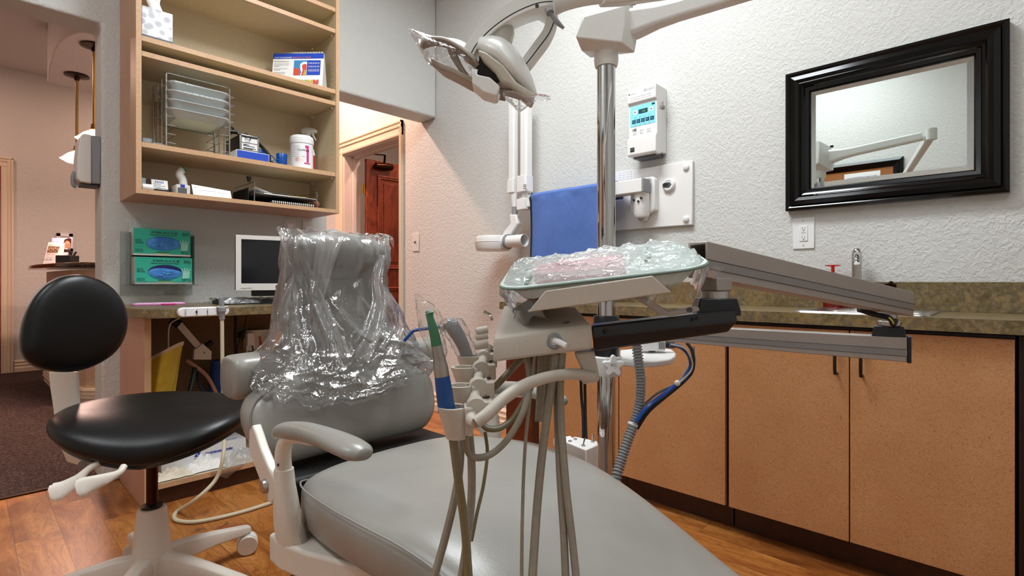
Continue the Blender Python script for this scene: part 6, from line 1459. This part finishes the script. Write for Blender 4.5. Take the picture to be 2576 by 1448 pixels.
a0, a1, b0, b1, d_, n_, ub = boxbeam((1779, 606), (1771, 698), (2299, 734), (2296, 795), zLft, zR, .040, 'upper_beam', True)
def stripe(f0, f1, mat, name, par, a0, a1, b0, b1, n_, lift=.0008): 
    m = M().prism([a0.lerp(a1, f0), b0.lerp(b1, f0), b0.lerp(b1, f1), a0.lerp(a1, f1)], -n_ * lift); m.build(name, mat, par)
stripe(.50, .75, MT['alu2'], 'side_stripe', ub, a0, a1, b0, b1, n_)
for f in (.5, .75): m = M(); m.tube([a0.lerp(a1, f) - n_ * .0008, b0.lerp(b1, f) - n_ * .0008], .0009, 5); m.build('groove', MT['dgrey'], ub)
U0, U1, V0, V1, UN, UD = a0, a1, b0, b1, n_, d_
a0, a1, b0, b1, d_, n_, lb = boxbeam((1560, 812), (1560, 848), (2282, 849), (2282, 911), 1.60, zR - .005, .045, 'lower_beam', False)
stripe(.48, .76, MT['alu2'], 'side_stripe', lb, a0, a1, b0, b1, n_)
for f in (.48, .76): m = M(); m.tube([a0.lerp(a1, f) - n_ * .0008, b0.lerp(b1, f) - n_ * .0008], .0009, 5); m.build('groove', MT['dgrey'], lb)
m = M(); m.obox((b0 + b1) / 2 + n_ * .0225 + d_ * .004, d_ * .004, n_ * .024, Z_ * ((b0.z - b1.z) / 2 + .002)); m.build('end_cap', MT['navyblk'], t, bevel=.002)
c = b0 + n_ * .022 - d_ * .033
zt = P(2250, 822, zR).z
m = M().loft([[c + d_ * (x * s) + n_ * (y * s) + Z_ * h for x, y in ((-.034, -.022), (.032, -.022), (.032, .022), (-.034, .022))] for s, h in ((1, b0.z - c.z - .001), (.86, zt - c.z))], smooth=False); m.build('joint_block', MT['navyblk'], t, bevel=.002)
pc = V((c.x, c.y, zt)); m = M(); m.lathe([(.022, 0), (.0235, .002), (.0235, .010), (.020, .012)], pc); m.build('joint_ring', MT['steel'], t)
m = M(); m.cyl(pc + Z_ * .01, V((pc.x, pc.y, P(2255, 789, zR).z)), .016, 20); m.build('joint_post', MT['steel'], t)
m = M(); m.tube([P(2160, 778, 1.17), P(2200, 790, 1.17), P(2238, 800, 1.16), P(2247, 815, 1.16), P(2252, 806, 1.17)], .006, 8, 5); m.build('cable_loop', MT['rubber'], t); m = M(); m.tube([P(2236, 798, 1.152), P(2244, 806, 1.15), P(2248, 814, 1.152)], .0016, 6, 4); m.build('yellow_wire', MT['yel'], t)
m = M(); m.lathe([(.040, .80), (.041, .805), (.041, .918), (.038, .925), (.029, .926)], V((PXY.x, PXY.y, 0))); m.build('pole_collar', MT['navyblk'], t)
# black lower arm under the tray plus its joint
c0 = V((U0.x, U0.y, 0)) + UN * .020 + UD * .03
jz0, jz1, jz2 = P(0, 785, .885).z, P(0, 755, .885).z, P(0, 731, .885).z
jc = P(1799, 750, .885); jc = V((jc.x, jc.y, 0))
m = M(); m.obox(V((jc.x, jc.y, (jz2 + P(0, 698, .885).z) / 2)), UD * .0185, UN * .0195, Z_ * ((P(0, 698, .885).z - jz2) / 2)); m.build('square_post', MT['alu'], t, bevel=.002)
m = M(); m.lathe([(.021, jz1), (.023, jz1 + .002), (.023, jz2 - .001), (.021, jz2)], jc); m.build('joint_ring', MT['steel'], t)
e_ = V((.59, -.807, 0)); nn = V((.807, .59, 0))
m = M().loft([[V((jc.x, jc.y, z)) + e_ * (x * s) + nn * (y * s) for x, y in ((-.034, -.028), (.034, -.028), (.034, .028), (-.034, .028))] for s, z in ((1, jz0 - .004), (1, jz0 + .004), (.86, jz1 + .004))], smooth=False); m.build('joint_block', MT['navyblk'], t, bevel=.002)
A = [P(1488, 820, .785), P(1489, 848, .785), P(1496, 885, .785)]; B = [P(1853, 778, .85), P(1857, 808, .85), P(1834, 836, .85)]
m = M()
ra = [A[0] + nn * .06 - Z_ * .001, A[0] + nn * .004, A[1], A[2] + nn * .006, A[2] + nn * .07]; rb = [B[0] + nn * .06 - Z_ * .001, B[0] + nn * .004, B[1], B[2] + nn * .006, B[2] + nn * .07]
m.loft([ra, rb], smooth=False); m.build('black_arm', MT['navyblk'], t, bevel=.003)
for (px, py, z) in ((1752, 800, .828), (1525, 832, .79)): M().cyl(P(px, py, z), P(px, py, z - .003), .0035, 10).build('arm_screw', MT['ink'], t)
# ---- control head
t = thing('control_head', 'putty-coloured delivery control head with knobs below the tray', 'control head', P(1360, 900, .8))
HL, HRt = P(1240, 880, .782), P(1490, 845, .765)
def hsec(o, zs, sh=0, ins=0): return [V((o.x, o.y, z)) + nn * dd - e_ * (sh * dd) for dd, z in zs]
zl = lambda py, z: EYE + (HY - py) / FPX * z
sL = [(0.002, zl(911, .782)), (0, zl(866, .782)), (.004, zl(848, .782)), (.125, zl(768, .905)), (.14, zl(775, .92)), (.14, zl(880, .92))]
sR = [(0.002, zl(879, .765)), (0, zl(836, .765)), (.004, zl(816, .765)), (.125, zl(772, .885)), (.14, zl(779, .90)), (.14, zl(855, .90))]
HRb = HRt
m = M().loft([hsec(HL + e_ * .0, sL, 0.02), hsec(HL.lerp(HRt, .2), [(a[0], a[1] + (b[1] - a[1]) * .2) for a, b in zip(sL, sR)], .02), hsec(HRt, sR, .20)], smooth=False); m.build('housing', MT['unit'], t, bevel=.004, seg=3)
m = M(); gp = HL.lerp(HRt, .155); m.tube([V((gp.x, gp.y, zl(850, .782) + .0005)) + nn * .004 - e_ * .0, V((gp.x, gp.y, zl(768, .905) + .002)) + nn * .125 - e_ * .0], .0006, 4); m.build('panel_seam', MT['dgrey'], t)
rc = P(1395, 857, .776); m = M(); m.lathe([(.012, 0), (.0125, .004), (.009, .006), (.006, .004)], rc, -nn, 24, False); m.build('jack_ring', MT['greyplastic'], t)
m = M(); m.cyl(rc + nn * .004, rc - nn * .004, .007, 16); m.tube([rc, rc - nn * .012 + e_ * .006, rc - nn * .018 + e_ * .018 - Z_ * .005], [.005, .0048, .0042], 10); m.build('jack_lever', MT['white'], t)
for (x0, x1, y, r) in ((1197, 1226, 831, .0058), (1196, 1226, 846, .0058), (1193, 1226, 865, .0085)):
    m = M(); a, b = P(x1, y - 3, .82), P(x0, y + 2, .815); m.tube([a, a.lerp(b, .85), b], [r, r, r * .85], 16); m.build('control_knob', MT['unit'], t)
m = M(); m.tube([P(1236, 792, .86), P(1226, 787, .86), P(1217, 783, .86)], [.0022, .0022, .003], 8); m.cyl(P(1238, 797, .86), P(1233, 799, .86), .0055, 12); m.build('toggle', MT['steel'], t)
m = M(); m.prism([P(x, y, .80) for x, y in ((1443, 888), (1494, 880), (1508, 947), (1508, 960), (1464, 968), (1461, 925))], nn * .045); m.build('bracket', MT['unit'], t, bevel=.004)
m = M(); m.box(P(1418, 813, .79) - V((.004, .002, .0)), P(1430, 811, .79) + V((.004, .002, .002))); m.build('vent_slot', MT['dgrey'], t)
# ---- bar with handpiece holders
BAR = [P(1495, 948, .80), P(1440, 940, .79), P(1380, 948, .765), P(1320, 968, .735), P(1270, 1000, .71), P(1225, 1042, .69), P(1197, 1062, .685), P(1187, 1056, .692), P(1187, 1040, .71), P(1194, 1000, .755), P(1200, 970, .79), P(1206, 940, .835), P(1212, 915, .875), P(1218, 893, .92), P(1232, 868, .93)]
t = thing('holder_bar', 'putty-coloured bent bar under the control head carrying the handpiece holders', 'bar', P(1300, 980, .72))
m = M(); m.tube(BAR[:7], [.0085] * 7, 14, 6); m.build('arm_tube', MT['unit'], t)
m = M(); m.tube(BAR[6:], .0082, 14, 5); m.build('rail', MT['unit'], t)
def holder(clx, cly, cux, cuy, z, r, h, label, seed):
    t = thing('handpiece_holder', label, 'holder', P(clx, cly, z), 'handpiece holders on the bent bar')
    c = P(clx, cly, z); q = P(cux, cuy, z - .004); ax = (c - q); ax.z = 0; L_ = ax.length; ax.normalize(); sd = V((-ax.y, ax.x, 0)); sd = sd if sd.dot(FW) < 0 else -sd
    m = M(); m.tube([c - V((RT.x, RT.y, 0)) * .0 - sd * .012, c + sd * .012], .0135, 18); m.build('clamp', MT['unit'], t)
    pts = []
    for k in range(13): a = math.radians(40 + 280 * k / 12); pts.append(q + ax * (r * math.cos(a)) + sd * (r * math.sin(a)))
    inn = []
    for k in range(13): a = math.radians(320 - 280 * k / 12); inn.append(q + ax * ((r - .006) * math.cos(a)) + sd * ((r - .006) * math.sin(a)))
    # open towards the photo's left-front
    def rot(p): d_ = p - q; an = math.radians(0); return p
    bot = Z_ * -h
    n = len(pts); vs = pts + inn[::-1]; m = M()
    low = [q + (p - q) * .72 + ax * .006 + bot for p in pts + inn[::-1]]
    fs = []; 
    N = 2 * n
    m.add(vs + low, [(i, i + 1, N + i + 1, N + i) for i in range(n - 1)] + [(n + i, n + i + 1, N + n + i + 1, N + n + i) for i in range(n - 1)] + [(i, i + 1, n + i + 1, n + i) for i in range(n - 1)] + [(N + i, N + i + 1, N + n + i + 1, N + n + i) for i in range(n - 1)] + [(0, n, N + n, N), (n - 1, 2 * n - 1, N + 2 * n - 1, N + n - 1)], True)
    m.build('cup', MT['unit'], t, smooth=True, angle=40)
    m = M(); a = q + ax * (r * .75); b = c - ax * .004
    m.loft([[p + sd * s * .016 + Z_ * zz for s, zz in ((-.8, -h * .9), (.8, -h * .9), (1, .002), (-1, .002))] for p in (a, b)], smooth=False); m.build('arm_web', MT['unit'], t, bevel=.003)
    m = M(); e2 = c + ax * .016; m.obox(e2 - Z_ * .004, ax * .007, sd * .010, Z_ * .012); m.build('valve_block', MT['unit'], t, bevel=.002)
    m = M(); m.cyl(e2 + Z_ * .010 - sd * .004, e2 + Z_ * .013 - sd * .004, .003, 10); m.build('valve_screw', MT['ink'], t)
    return q
holder(1197, 1022, 1138, 1022, .715, .0205, .042, 'nearest handpiece holder, gripping the blue and green handpiece', 1)
holder(1203, 972, 1158, 968, .775, .0205, .034, 'second handpiece holder, empty, just above the nearest one', 2)
holder(1210, 928, 1166, 922, .84, .0205, .034, 'third handpiece holder, empty, below the syringe holder', 3)
holder(1216, 900, 1178, 894, .91, .0205, .034, 'farthest handpiece holder, gripping the grey syringe', 4)
# ---- handpieces
t = thing('polishing_handpiece', 'blue, silver and green dental handpiece standing in the nearest holder', 'dental handpiece', P(1125, 1030, .715))
hz = .712
def hp(px, py): return P(px, py, hz)
ax_ = [hp(1126, 1040), hp(1122, 1022), hp(1113, 947)]
m = M(); m.tube([hp(1124, 1034), hp(1122.5, 1020), hp(1117, 980), hp(1112, 946)], [.0118, .0118, .0112, .0102], 24); m.build('blue_body', MT['blue'], t)
m = M(); m.tube([hp(1112, 946), hp(1109, 925), hp(1103, 890), hp(1098.5, 868)], [.0101, .0100, .0078, .0070], 24); m.build('silver_body', MT['silver'], t)
m = M(); m.tube([hp(1098.5, 869), hp(1094, 845), hp(1088.5, 822), hp(1084, 806), hp(1081, 795), hp(1080.5, 784), hp(1080, 778)], [.0072, .0068, .0062, .0050, .0050, .0056, .0040], 20, 3); m.build('green_angle', MT['green'], t)
m = M(); m.tube([hp(1081, 786), hp(1079, 777)], [.0058, .0045], 16); m.build('prophy_cup', MT['mint'], t)
t2 = thing('handpiece_sleeve', 'clear plastic sleeve twisted over the green handpiece tip', 'plastic sleeve', P(1085, 800, .712))
def slv(path, rs, seed, amp):
    q = catmull([V(p) for p in path], 5); rr_ = catmull([V((r, 0, 0)) for r in rs], 5)
    def f(u, v):
        i = v * (len(q) - 1); i0 = min(int(i), len(q) - 2); fr = i - i0; c = q[i0].lerp(q[i0 + 1], fr); r = rr_[i0].lerp(rr_[i0 + 1], fr).x; a = u * 2 * PI
        w = 1 + amp * (1 - 2 * abs(noise.noise(V((math.cos(a) * 1.6, math.sin(a) * 1.6 + seed, v * 5))))) + amp * .5 * noise.noise(V((math.cos(a) * 5, math.sin(a) * 5, v * 12 + seed)))
        return c + RT * (r * w * math.cos(a)) + V((FW.x, FW.y, 0)) * (r * w * .8 * math.sin(a)) 
    return f
M().sheet(slv([P(1103, 905, .712), P(1094, 860, .712), P(1084, 820, .712), P(1077, 785, .712), P(1068, 765, .712), P(1056, 752, .712), P(1046, 738, .712)], [.0095, .0125, .0145, .0125, .010, .005, .0025], 3.3, .28), 28, 50).build('sleeve', MT['sleeve'], t2, smooth=True, angle=40)
t = thing('air_water_syringe', 'grey air-water syringe with blue tip in the farthest holder', 'dental handpiece', P(1172, 900, .90))
sz = .905
def sp(px, py): return P(px, py, sz)
m = M(); m.tube([sp(1177, 905), sp(1170, 880), sp(1156, 850), sp(1145, 832), sp(1136, 818), sp(1130, 808)], [.0105, .0105, .0115, .0125, .0125, .010], 20, 4); m.build('handle', MT['greyplastic'], t)
m = M(); m.tube([sp(1126, 812), sp(1150, 812)], .008, 14); m.build('head', MT['greyplastic'], t); m = M(); m.tube([sp(1118, 821), sp(1109, 823)], [.006, .0045], 12); m.build('collar', MT['steel'], t)
m = M(); m.tube([sp(1112, 822), sp(1075, 826), sp(1046, 830), sp(1036, 836), sp(1017, 857)], .0027, 10, 5); m.build('blue_tip', MT['bluegloss'], t)
t2 = thing('syringe_sleeve', 'clear plastic sleeve covering the grey syringe', 'plastic sleeve', P(1150, 850, .905))
M().sheet(slv([P(1174, 893, .905), P(1164, 868, .905), P(1150, 838, .905), P(1138, 812, .905), P(1140, 800, .905)], [.015, .018, .019, .019, .012], 8.1, .2), 28, 36).build('sleeve', MT['sleeve'], t2, smooth=True, angle=40)
# ---- instrument tray under plastic wrap
t = thing('bracket_tray', 'pale green instrument tray under crinkled plastic on the delivery arm', 'tray', P(1500, 740, .82))
N1, N2, F1 = P(1256, 733, .78), P(1790, 673, .735), P(1299, 662, 1.018)
ea = (N2 - N1); eb = (F1 - N1); La, Lb = ea.length, eb.length; ea.normalize(); eb.normalize(); en_ = ea.cross(eb).normalized(); en_ = en_ if en_.z > 0 else -en_
def tp_(x, y, h=0): return N1 + ea * x + eb * y + en_ * h
def trr(o, h, r=.045): return [tp_(x, y, h) for x, y in rpoly(o, o, La - o, Lb - o, max(r - o * .5, .01), 6)]
rg = [trr(-.004, 0), trr(-.003, .003), trr(.004, .003), trr(.010, -.004), trr(.030, -.026), trr(.034, -.028)]
m = M().loft(rg, False, False); m.add(rg[-1], [list(range(len(rg[-1])))]); m.build('dish', MT['mint'], t, solid=.0015)
m = M(); m.tube(trr(-.004, .001) + [trr(-.004, .001)[0]], .0022, 6); m.build('rim', MT['mintdark'], t)
hp_ = [(1287, 779), (1327, 785), (1411, 774), (1594, 749), (1690, 735), (1641, 693), (1372, 731), (1330, 752)]
m = M().prism([P(x, y, .767 - (x - 1300) * .00009) for x, y in hp_[1:7]], nn * .003); m.build('support_plate', MT['unit'], t, bevel=.0015)
m = M(); fr_ = [P(1327, 785, .80), P(1690, 735, .769)]; m.loft([[p, p + nn * .16 + Z_ * .012, p + nn * .16 + Z_ * .016, p + Z_ * .004] for p in fr_], smooth=False); m.build('support_base', MT['unit'], t, bevel=.001)
m = M(); a, b = P(1287, 779, .81), P(1327, 785, .80); m.loft([[a, b, P(1372, 733, .80), P(1340, 745, .81)], [x + nn * .16 for x in (a, b, P(1372, 733, .80), P(1340, 745, .81))]], smooth=False); m.build('support_end', MT['rubber'], t, bevel=.002)
m = M(); s0 = [(1605, 746, .80), (1636, 744, .80)]; 
w_ = nn * .016
pth = [P(1618, 748, .79), P(1640, 770, .785), P(1662, 790, .775), P(1690, 787, .765), P(1745, 774, .75), P(1757, 771, .748)]
m.prism([P(x, y, .80) for x, y in ((1594, 749), (1622, 745), (1680, 781), (1752, 770), (1759, 774), (1760, 782), (1684, 796), (1662, 791))], nn * .0045).build('support_strap', MT['alu'], t, bevel=.0012); pass
c = P(1735, 779, .799); M().cyl(c, c - nn * .0015, .0042, 14).build('strap_screw', MT['dgrey'], t)
def onto(name, label, cat, x0, y0, x1, y1, h, mat, part):
    t = thing(name, label, cat, tp_(x0, y0, -.027)); M().prism([tp_(x, y, -.0255) for x, y in ((x0, y0), (x1, y0), (x1, y1), (x0, y1))], en_ * h).build(part, mat, t, bevel=.0008); return t
onto('folded_bib', 'pink paper strip lying on the wrapped tray', 'paper', .045, .10, La * .64, .20, .026, MT['pinkpaper'], 'paper')
onto('white_gauze', 'white gauze pad on the near side of the wrapped tray', 'gauze', .08, .045, La * .80, .085, .012, MT['cloth'], 'pad')
t = thing('green_prophy_tip', 'small green plastic tip at the left end of the wrapped tray', 'dental tip', tp_(.05, .06, 0)); m = M(); a = P(1323, 716, .84); m.tube([a, a + en_ * .010 + ea * .006, a + en_ * .014 + ea * .012], [.004, .0045, .003], 10); m.build('tip', MT['green'], t)
t = thing('green_prophy_tip', 'small green plastic tip at the far right of the wrapped tray', 'dental tip', tp_(.2, .2, 0)); m = M(); a = P(1625, 660, .90); m.tube([a, a + en_ * .010 + ea * .006, a + en_ * .012 + ea * .010], [.004, .0045, .003], 10); m.build('tip', MT['green'], t)
t = thing('tray_wrap', 'crinkled clear plastic bag stretched over the instrument tray', 'plastic bag', tp_(La / 2, Lb / 2, 0))
WF = []
rf = random.Random(5)
for k in range(80):
    an_ = rf.uniform(0, PI); WF.append((rf.uniform(-.05, 1), rf.uniform(-.05, 1), math.cos(an_), math.sin(an_), rf.uniform(.08, .4), rf.uniform(.002, .006), rf.uniform(.006, .018)))
def wr(u, v):
    x = La * (-.03 + 1.06 * u); y = Lb * (-.035 + 1.08 * v)
    ex_ = max(0, abs(u - .5) * 2); ey_ = abs(v - .5) * 2
    cut = max(0, (ex_ ** 6 + ey_ ** 6) - .85)
    n1 = noise.noise(V((u * 7, v * 5, 1.7))); n2 = noise.noise(V((u * 18, v * 14, 4.2))); n3 = noise.noise(V((u * 40, v * 30, 8)))
    h = .006 + .003 * (1 - 2 * abs(n1)) + .0012 * (1 - 2 * abs(n2)) + .0008 * n3
    for (u0, v0, dx, dy, ln, am_, w_) in WF:
        pu, pv = (u - u0) * 1.3, (v - v0); s_ = pu * dx + pv * dy
        if s_ < 0 or s_ > ln: continue
        q_ = abs(pu * dy - pv * dx)
        if q_ < w_ * 4: h += am_ * min(1, s_ / .03) * min(1, (ln - s_) / .06) * math.exp(-q_ / w_)
    h += 0 - .022 * max(0, ex_ - .92) / .08 - .022 * max(0, ey_ - .92) / .08
    x += (.5 - u) * .05 * (ey_ ** 8); y += (.5 - v) * .05 * (ex_ ** 8)
    return tp_(x, y, h)
M().sheet(wr, 130, 90).build('wrap_top', MT['wrap'], t, smooth=True, angle=50)
def corner_wrap(f0, f1, name):
    def g(u, v):
        s_ = f0 + (f1 - f0) * u; s_ %= 4; k = int(s_); f = s_ - k
        base = [(f, 0), (1, f), (1 - f, 1), (0, 1 - f)][k]; p = V(wr(base[0], base[1])); c = tp_(La / 2, Lb / 2, -.04); w = noise.noise(V((s_ * 9, v * 3, 2)))
        return p.lerp(c, .10 * v) - en_ * (.032 * v) + (p - c).normalized() * (.004 * w)
    M().sheet(g, 40, 8).build(name, MT['bag'], t, smooth=True, angle=40)
corner_wrap(3.2, 4.14, 'wrap_corner'); corner_wrap(.74, 1.5, 'wrap_corner')
m = M().add([P(1795, 668, .735), P(1826, 673, .735), P(1795, 695, .74), P(1770, 700, .745)], [(0, 1, 2, 3)]); m.build('wrap_tail', MT['bag'], t)
# ---- hoses
def hose(label, pts, r, mat, ribs=False, flat=1.0):
    t = thing('hose', label, 'hose', P(*pts[0])); m = M(); m.tube([P(*p) for p in pts], r, 10, 8, True, flat); m.build('tube', mat, t); return t
hose('thick grey hose from the control head dropping left of the twin hose', [(1398, 890, .80), (1392, 940, .80), (1380, 1020, .80), (1363, 1150, .79), (1350, 1290, .775), (1338, 1475, .74)], .0066, MT['tube'])
hose('outer strand of the twin grey hose below the control head', [(1415, 888, .80), (1410, 960, .80), (1412, 1060, .80), (1424, 1220, .78), (1440, 1360, .76), (1452, 1475, .74)], .0058, MT['tube'])
hose('inner strand of the twin grey hose below the control head', [(1404, 888, .81), (1401, 960, .81), (1403, 1060, .81), (1409, 1200, .79), (1418, 1340, .77), (1424, 1475, .745)], .0058, MT['tube'])
hose('thin grey tube hanging straight from the bar bend', [(1345, 895, .81), (1338, 960, .80), (1332, 1010, .79), (1320, 1140, .78), (1314, 1300, .77), (1312, 1475, .745)], .0026, MT['tube'])
hose('grey hose looping from the control head up to the nearest holder', [(1325, 898, .82), (1332, 960, .80), (1318, 1030, .78), (1280, 1100, .76), (1235, 1142, .745), (1195, 1150, .735), (1176, 1132, .73), (1172, 1095, .725)], .0050, MT['tube'])
hose('olive hose looping from the control head to the second holder', [(1335, 898, .83), (1340, 960, .81), (1300, 1040, .79), (1262, 1074, .775), (1230, 1078, .77), (1212, 1066, .775)], .0048, MT['tubeolive'])
hose('dark hose slanting from the control head to the third holder', [(1318, 897, .85), (1290, 925, .85), (1250, 968, .84), (1215, 1000, .84)], .0055, MT['tubeolive'])
hose('olive hose hanging from the blue handpiece in the nearest holder', [(1138, 1085, .715), (1143, 1130, .715), (1155, 1220, .715), (1170, 1330, .72), (1180, 1475, .72)], .0060, MT['tubeolive'])
hose('grey hose crossing behind the olive hose of the nearest holder', [(1180, 1085, .74), (1186, 1160, .74), (1186, 1250, .74), (1176, 1350, .735), (1158, 1475, .73)], .0058, MT['tube'])
hose('grey hose sweeping to the lower left below the nearest holder', [(1160, 1085, .76), (1156, 1180, .755), (1140, 1270, .75), (1115, 1370, .745), (1085, 1475, .735)], .0058, MT['tube'])
hose('thin olive tube hanging right of the nearest holder', [(1220, 1085, .78), (1226, 1140, .78), (1216, 1220, .77), (1200, 1290, .76), (1186, 1360, .755)], .0026, MT['tubeolive'])
t = thing('hose_bundle', 'short grey hose ends tucked under the control head', 'hose', P(1370, 900, .86))
for k, (x, dx) in enumerate(((1362, -4), (1374, -8), (1386, -6))): m = M(); m.tube([P(x, 880, .87), P(x + dx, 980, .87), P(x + dx * 2, 1060, .86)], .0055, 8, 5); m.build('hose_end', MT['tube'], t)
# ---- assistant shelf on the pole
t = thing('pole_shelf', 'white accessory shelf clamped to the pole with a star knob', 'shelf', P(1600, 915, 1.62))
zt = EYE - (905 - HY) / FPX * 1.62
m = M(); m.lathe([(.046, zt - .05), (.048, zt - .046), (.048, zt + .006), (.044, zt + .010), (.029, zt + .011)], PXY); m.build('clamp_ring', MT['xray'], t)
pl = [aZ(x, y, zt) for x, y in ((1560, 905), (1600, 909), (1650, 908), (1685, 903), (1699, 894), (1700, 886), (1690, 878), (1660, 874), (1600, 876), (1560, 880))]
m = M().prism(pl, (0, 0, -.018)); m.build('plate', MT['xray'], t, bevel=.004)
kc = P(1544, 921, 1.575); m = M(); pts = []
for k in range(40):
    a = 2 * PI * k / 40; r = .026 + .0075 * math.cos(5 * a); pts.append(kc + RT * (r * math.sin(a)) + Z_ * (r * math.cos(a)))
m.prism(pts, V((FW.x, FW.y, 0)) * .022); m.build('star_knob', MT['white'], t, bevel=.005, seg=3); m = M(); m.cyl(kc, kc + V((FW.x, FW.y, 0)) * .07, .010, 14); m.build('knob_shaft', MT['white'], t)
t = thing('power_adapter', 'white adapter with barcode label on the pole shelf', 'adapter', P(1640, 885, 1.62))
a = aZ(1640, 884, zt + .002); m = M(); m.obox(a + V((0, 0, .024)), RT * .038, V((FW.x, FW.y, 0)) * .03, Z_ * .018); m.build('body', MT['white'], t, bevel=.003); m = M(); m.cyl(a + V((0, 0, .001)), a + V((0, 0, .008)), .012, 14); m.build('foot', MT['rubber'], t)
m = M()
c = a + V((0, 0, .024)) - V((FW.x, FW.y, 0)) * .0305 + RT * .025
for k in range(6): M().obox(c + RT * (.0035 * (k - 2.5)), RT * .0008, FW * .0004, Z_ * .012).build('barcode_bar', MT['ink'], t)
m = M(); m.cyl(a + V((0, 0, .024)) + RT * .036, a + V((0, 0, .022)) + RT * .075, .011, 12); m.build('plug', MT['rubber'], t)
t = thing('corrugated_hose', 'grey corrugated hose dropping beside the pole', 'hose', P(1605, 900, 1.55))
pts = catmull([P(1601, 862, 1.55), P(1606, 905, 1.55), P(1612, 955, 1.55), P(1609, 1010, 1.55), P(1596, 1062, 1.54), P(1578, 1110, 1.52), P(1562, 1160, 1.50), P(1550, 1205, 1.48), P(1540, 1300, 1.46), P(1535, 1500, 1.41), P(1532, 1680, 1.385)], 16)
m = M(); rs = [.0135 + .0022 * math.sin(2 * PI * i / 3.0) for i in range(len(pts))]
ql = []; L_ = 0
acc = [0]
for i in range(1, len(pts)): acc.append(acc[-1] + (pts[i] - pts[i - 1]).length)
N_ = int(acc[-1] / .0022); fine = []; j = 0
for k in range(N_ + 1):
    s = acc[-1] * k / N_
    while j < len(acc) - 2 and acc[j + 1] < s: j += 1
    f = (s - acc[j]) / max(1e-9, acc[j + 1] - acc[j]); fine.append(pts[j].lerp(pts[j + 1], f))
m.tube(fine, [.0115 + (.0042 if (k % 4) in (1, 2) else 0) for k in range(len(fine))], 14); m.build('tube', MT['greyplastic'], t)
m = M(); cp = P(1593, 1068, 1.54); m.lathe([(.0165, -.004), (.0172, 0), (.0165, .004)], cp, (pts[70] - pts[66]).normalized() if len(pts) > 70 else Z_, 16, False); m.build('tie', MT['white'], t)
def pc_(label, pts, r, mat): 
    t = thing('cable', label, 'cable', P(*pts[0])); m = M(); m.tube([P(*p) for p in pts], r, 8, 7); m.build('cord', mat, t)
pc_('thick blue cable arcing from the adapter on the pole shelf', [(1685, 868, 1.60), (1712, 872, 1.60), (1732, 892, 1.60), (1738, 918, 1.60), (1728, 945, 1.60), (1704, 965, 1.58), (1672, 990, 1.56), (1630, 1022, 1.53), (1600, 1060, 1.52)], .0062, MT['bluegloss'])
pc_('black cable arcing outside the thick blue cable', [(1728, 862, 1.64), (1740, 880, 1.63), (1745, 905, 1.62), (1740, 935, 1.61), (1712, 966, 1.59), (1668, 1002, 1.57), (1630, 1036, 1.54), (1602, 1078, 1.53)], .0055, MT['rubber'])
pc_('thin pale cable running along the thick blue cable', [(1688, 866, 1.59), (1722, 876, 1.59), (1740, 905, 1.59), (1739, 930, 1.59), (1716, 956, 1.575), (1704, 963, 1.57)], .0026, MT['cable'])
pc_('thin dark cable inside the curve of the blue cable', [(1745, 872, 1.65), (1742, 905, 1.63), (1722, 940, 1.61), (1702, 965, 1.59), (1655, 988, 1.57), (1612, 1025, 1.54)], .0036, MT['dgrey'])
t = thing('cable_tie', 'white cable tie around the blue and black cables', 'cable tie', P(1704, 965, 1.58)); M().ell(P(1704, 963, 1.57), .009, .009, .009, 12, 8).build('tie', MT['white'], t)
# black leads and junction box behind the seat
pc_('left of two black leads in front of the tan cabinet', [(1461, 950, 1.95), (1463, 1000, 1.95), (1467, 1050, 1.93), (1468, 1120, 1.90), (1470, 1250, 1.86)], .0055, MT['rubber'])
pc_('right of two black leads in front of the tan cabinet', [(1471, 950, 1.95), (1472, 1010, 1.95), (1473, 1060, 1.93), (1475, 1120, 1.90), (1478, 1250, 1.86)], .0055, MT['rubber'])
t = thing('junction_box', 'white junction box with toggle switches beside the pole foot', 'junction box', V((1.2, 1.1, 0)))
tq = [aZ(x, y, .545) for x, y in ((1415, 1107), (1447, 1097), (1503, 1109), (1505, 1118), (1474, 1131))]
m = M().prism([V((p.x, p.y, .002)) for p in tq], (0, 0, .543)); m.build('housing', MT['xray'], t, bevel=.003)
m = M(); c = aZ(1420, 1103, .545); m.tube([c - Z_ * .012 + V((-.02, .02, 0)), c - Z_ * .012 + V((.03, .0, 0))], .014, 14); m.build('side_fitting', MT['white'], t)
for (x, y, k) in ((1434, 1109, 0), (1447, 1104, 0), (1467, 1120, 1), (1491, 1110, 2)):
    c = aZ(x, y, .546); m = M(); m.lathe([(.006, 0), (.006, .002), (.003, .003)], c); m.build('nut', MT['steel'], t)
    if k: m = M(); m.tube([c, c + Z_ * .022 + RT * .005 * (1 if k == 1 else 0)], [.0018, .0028], 8); m.build('toggle', MT['steel'], t)
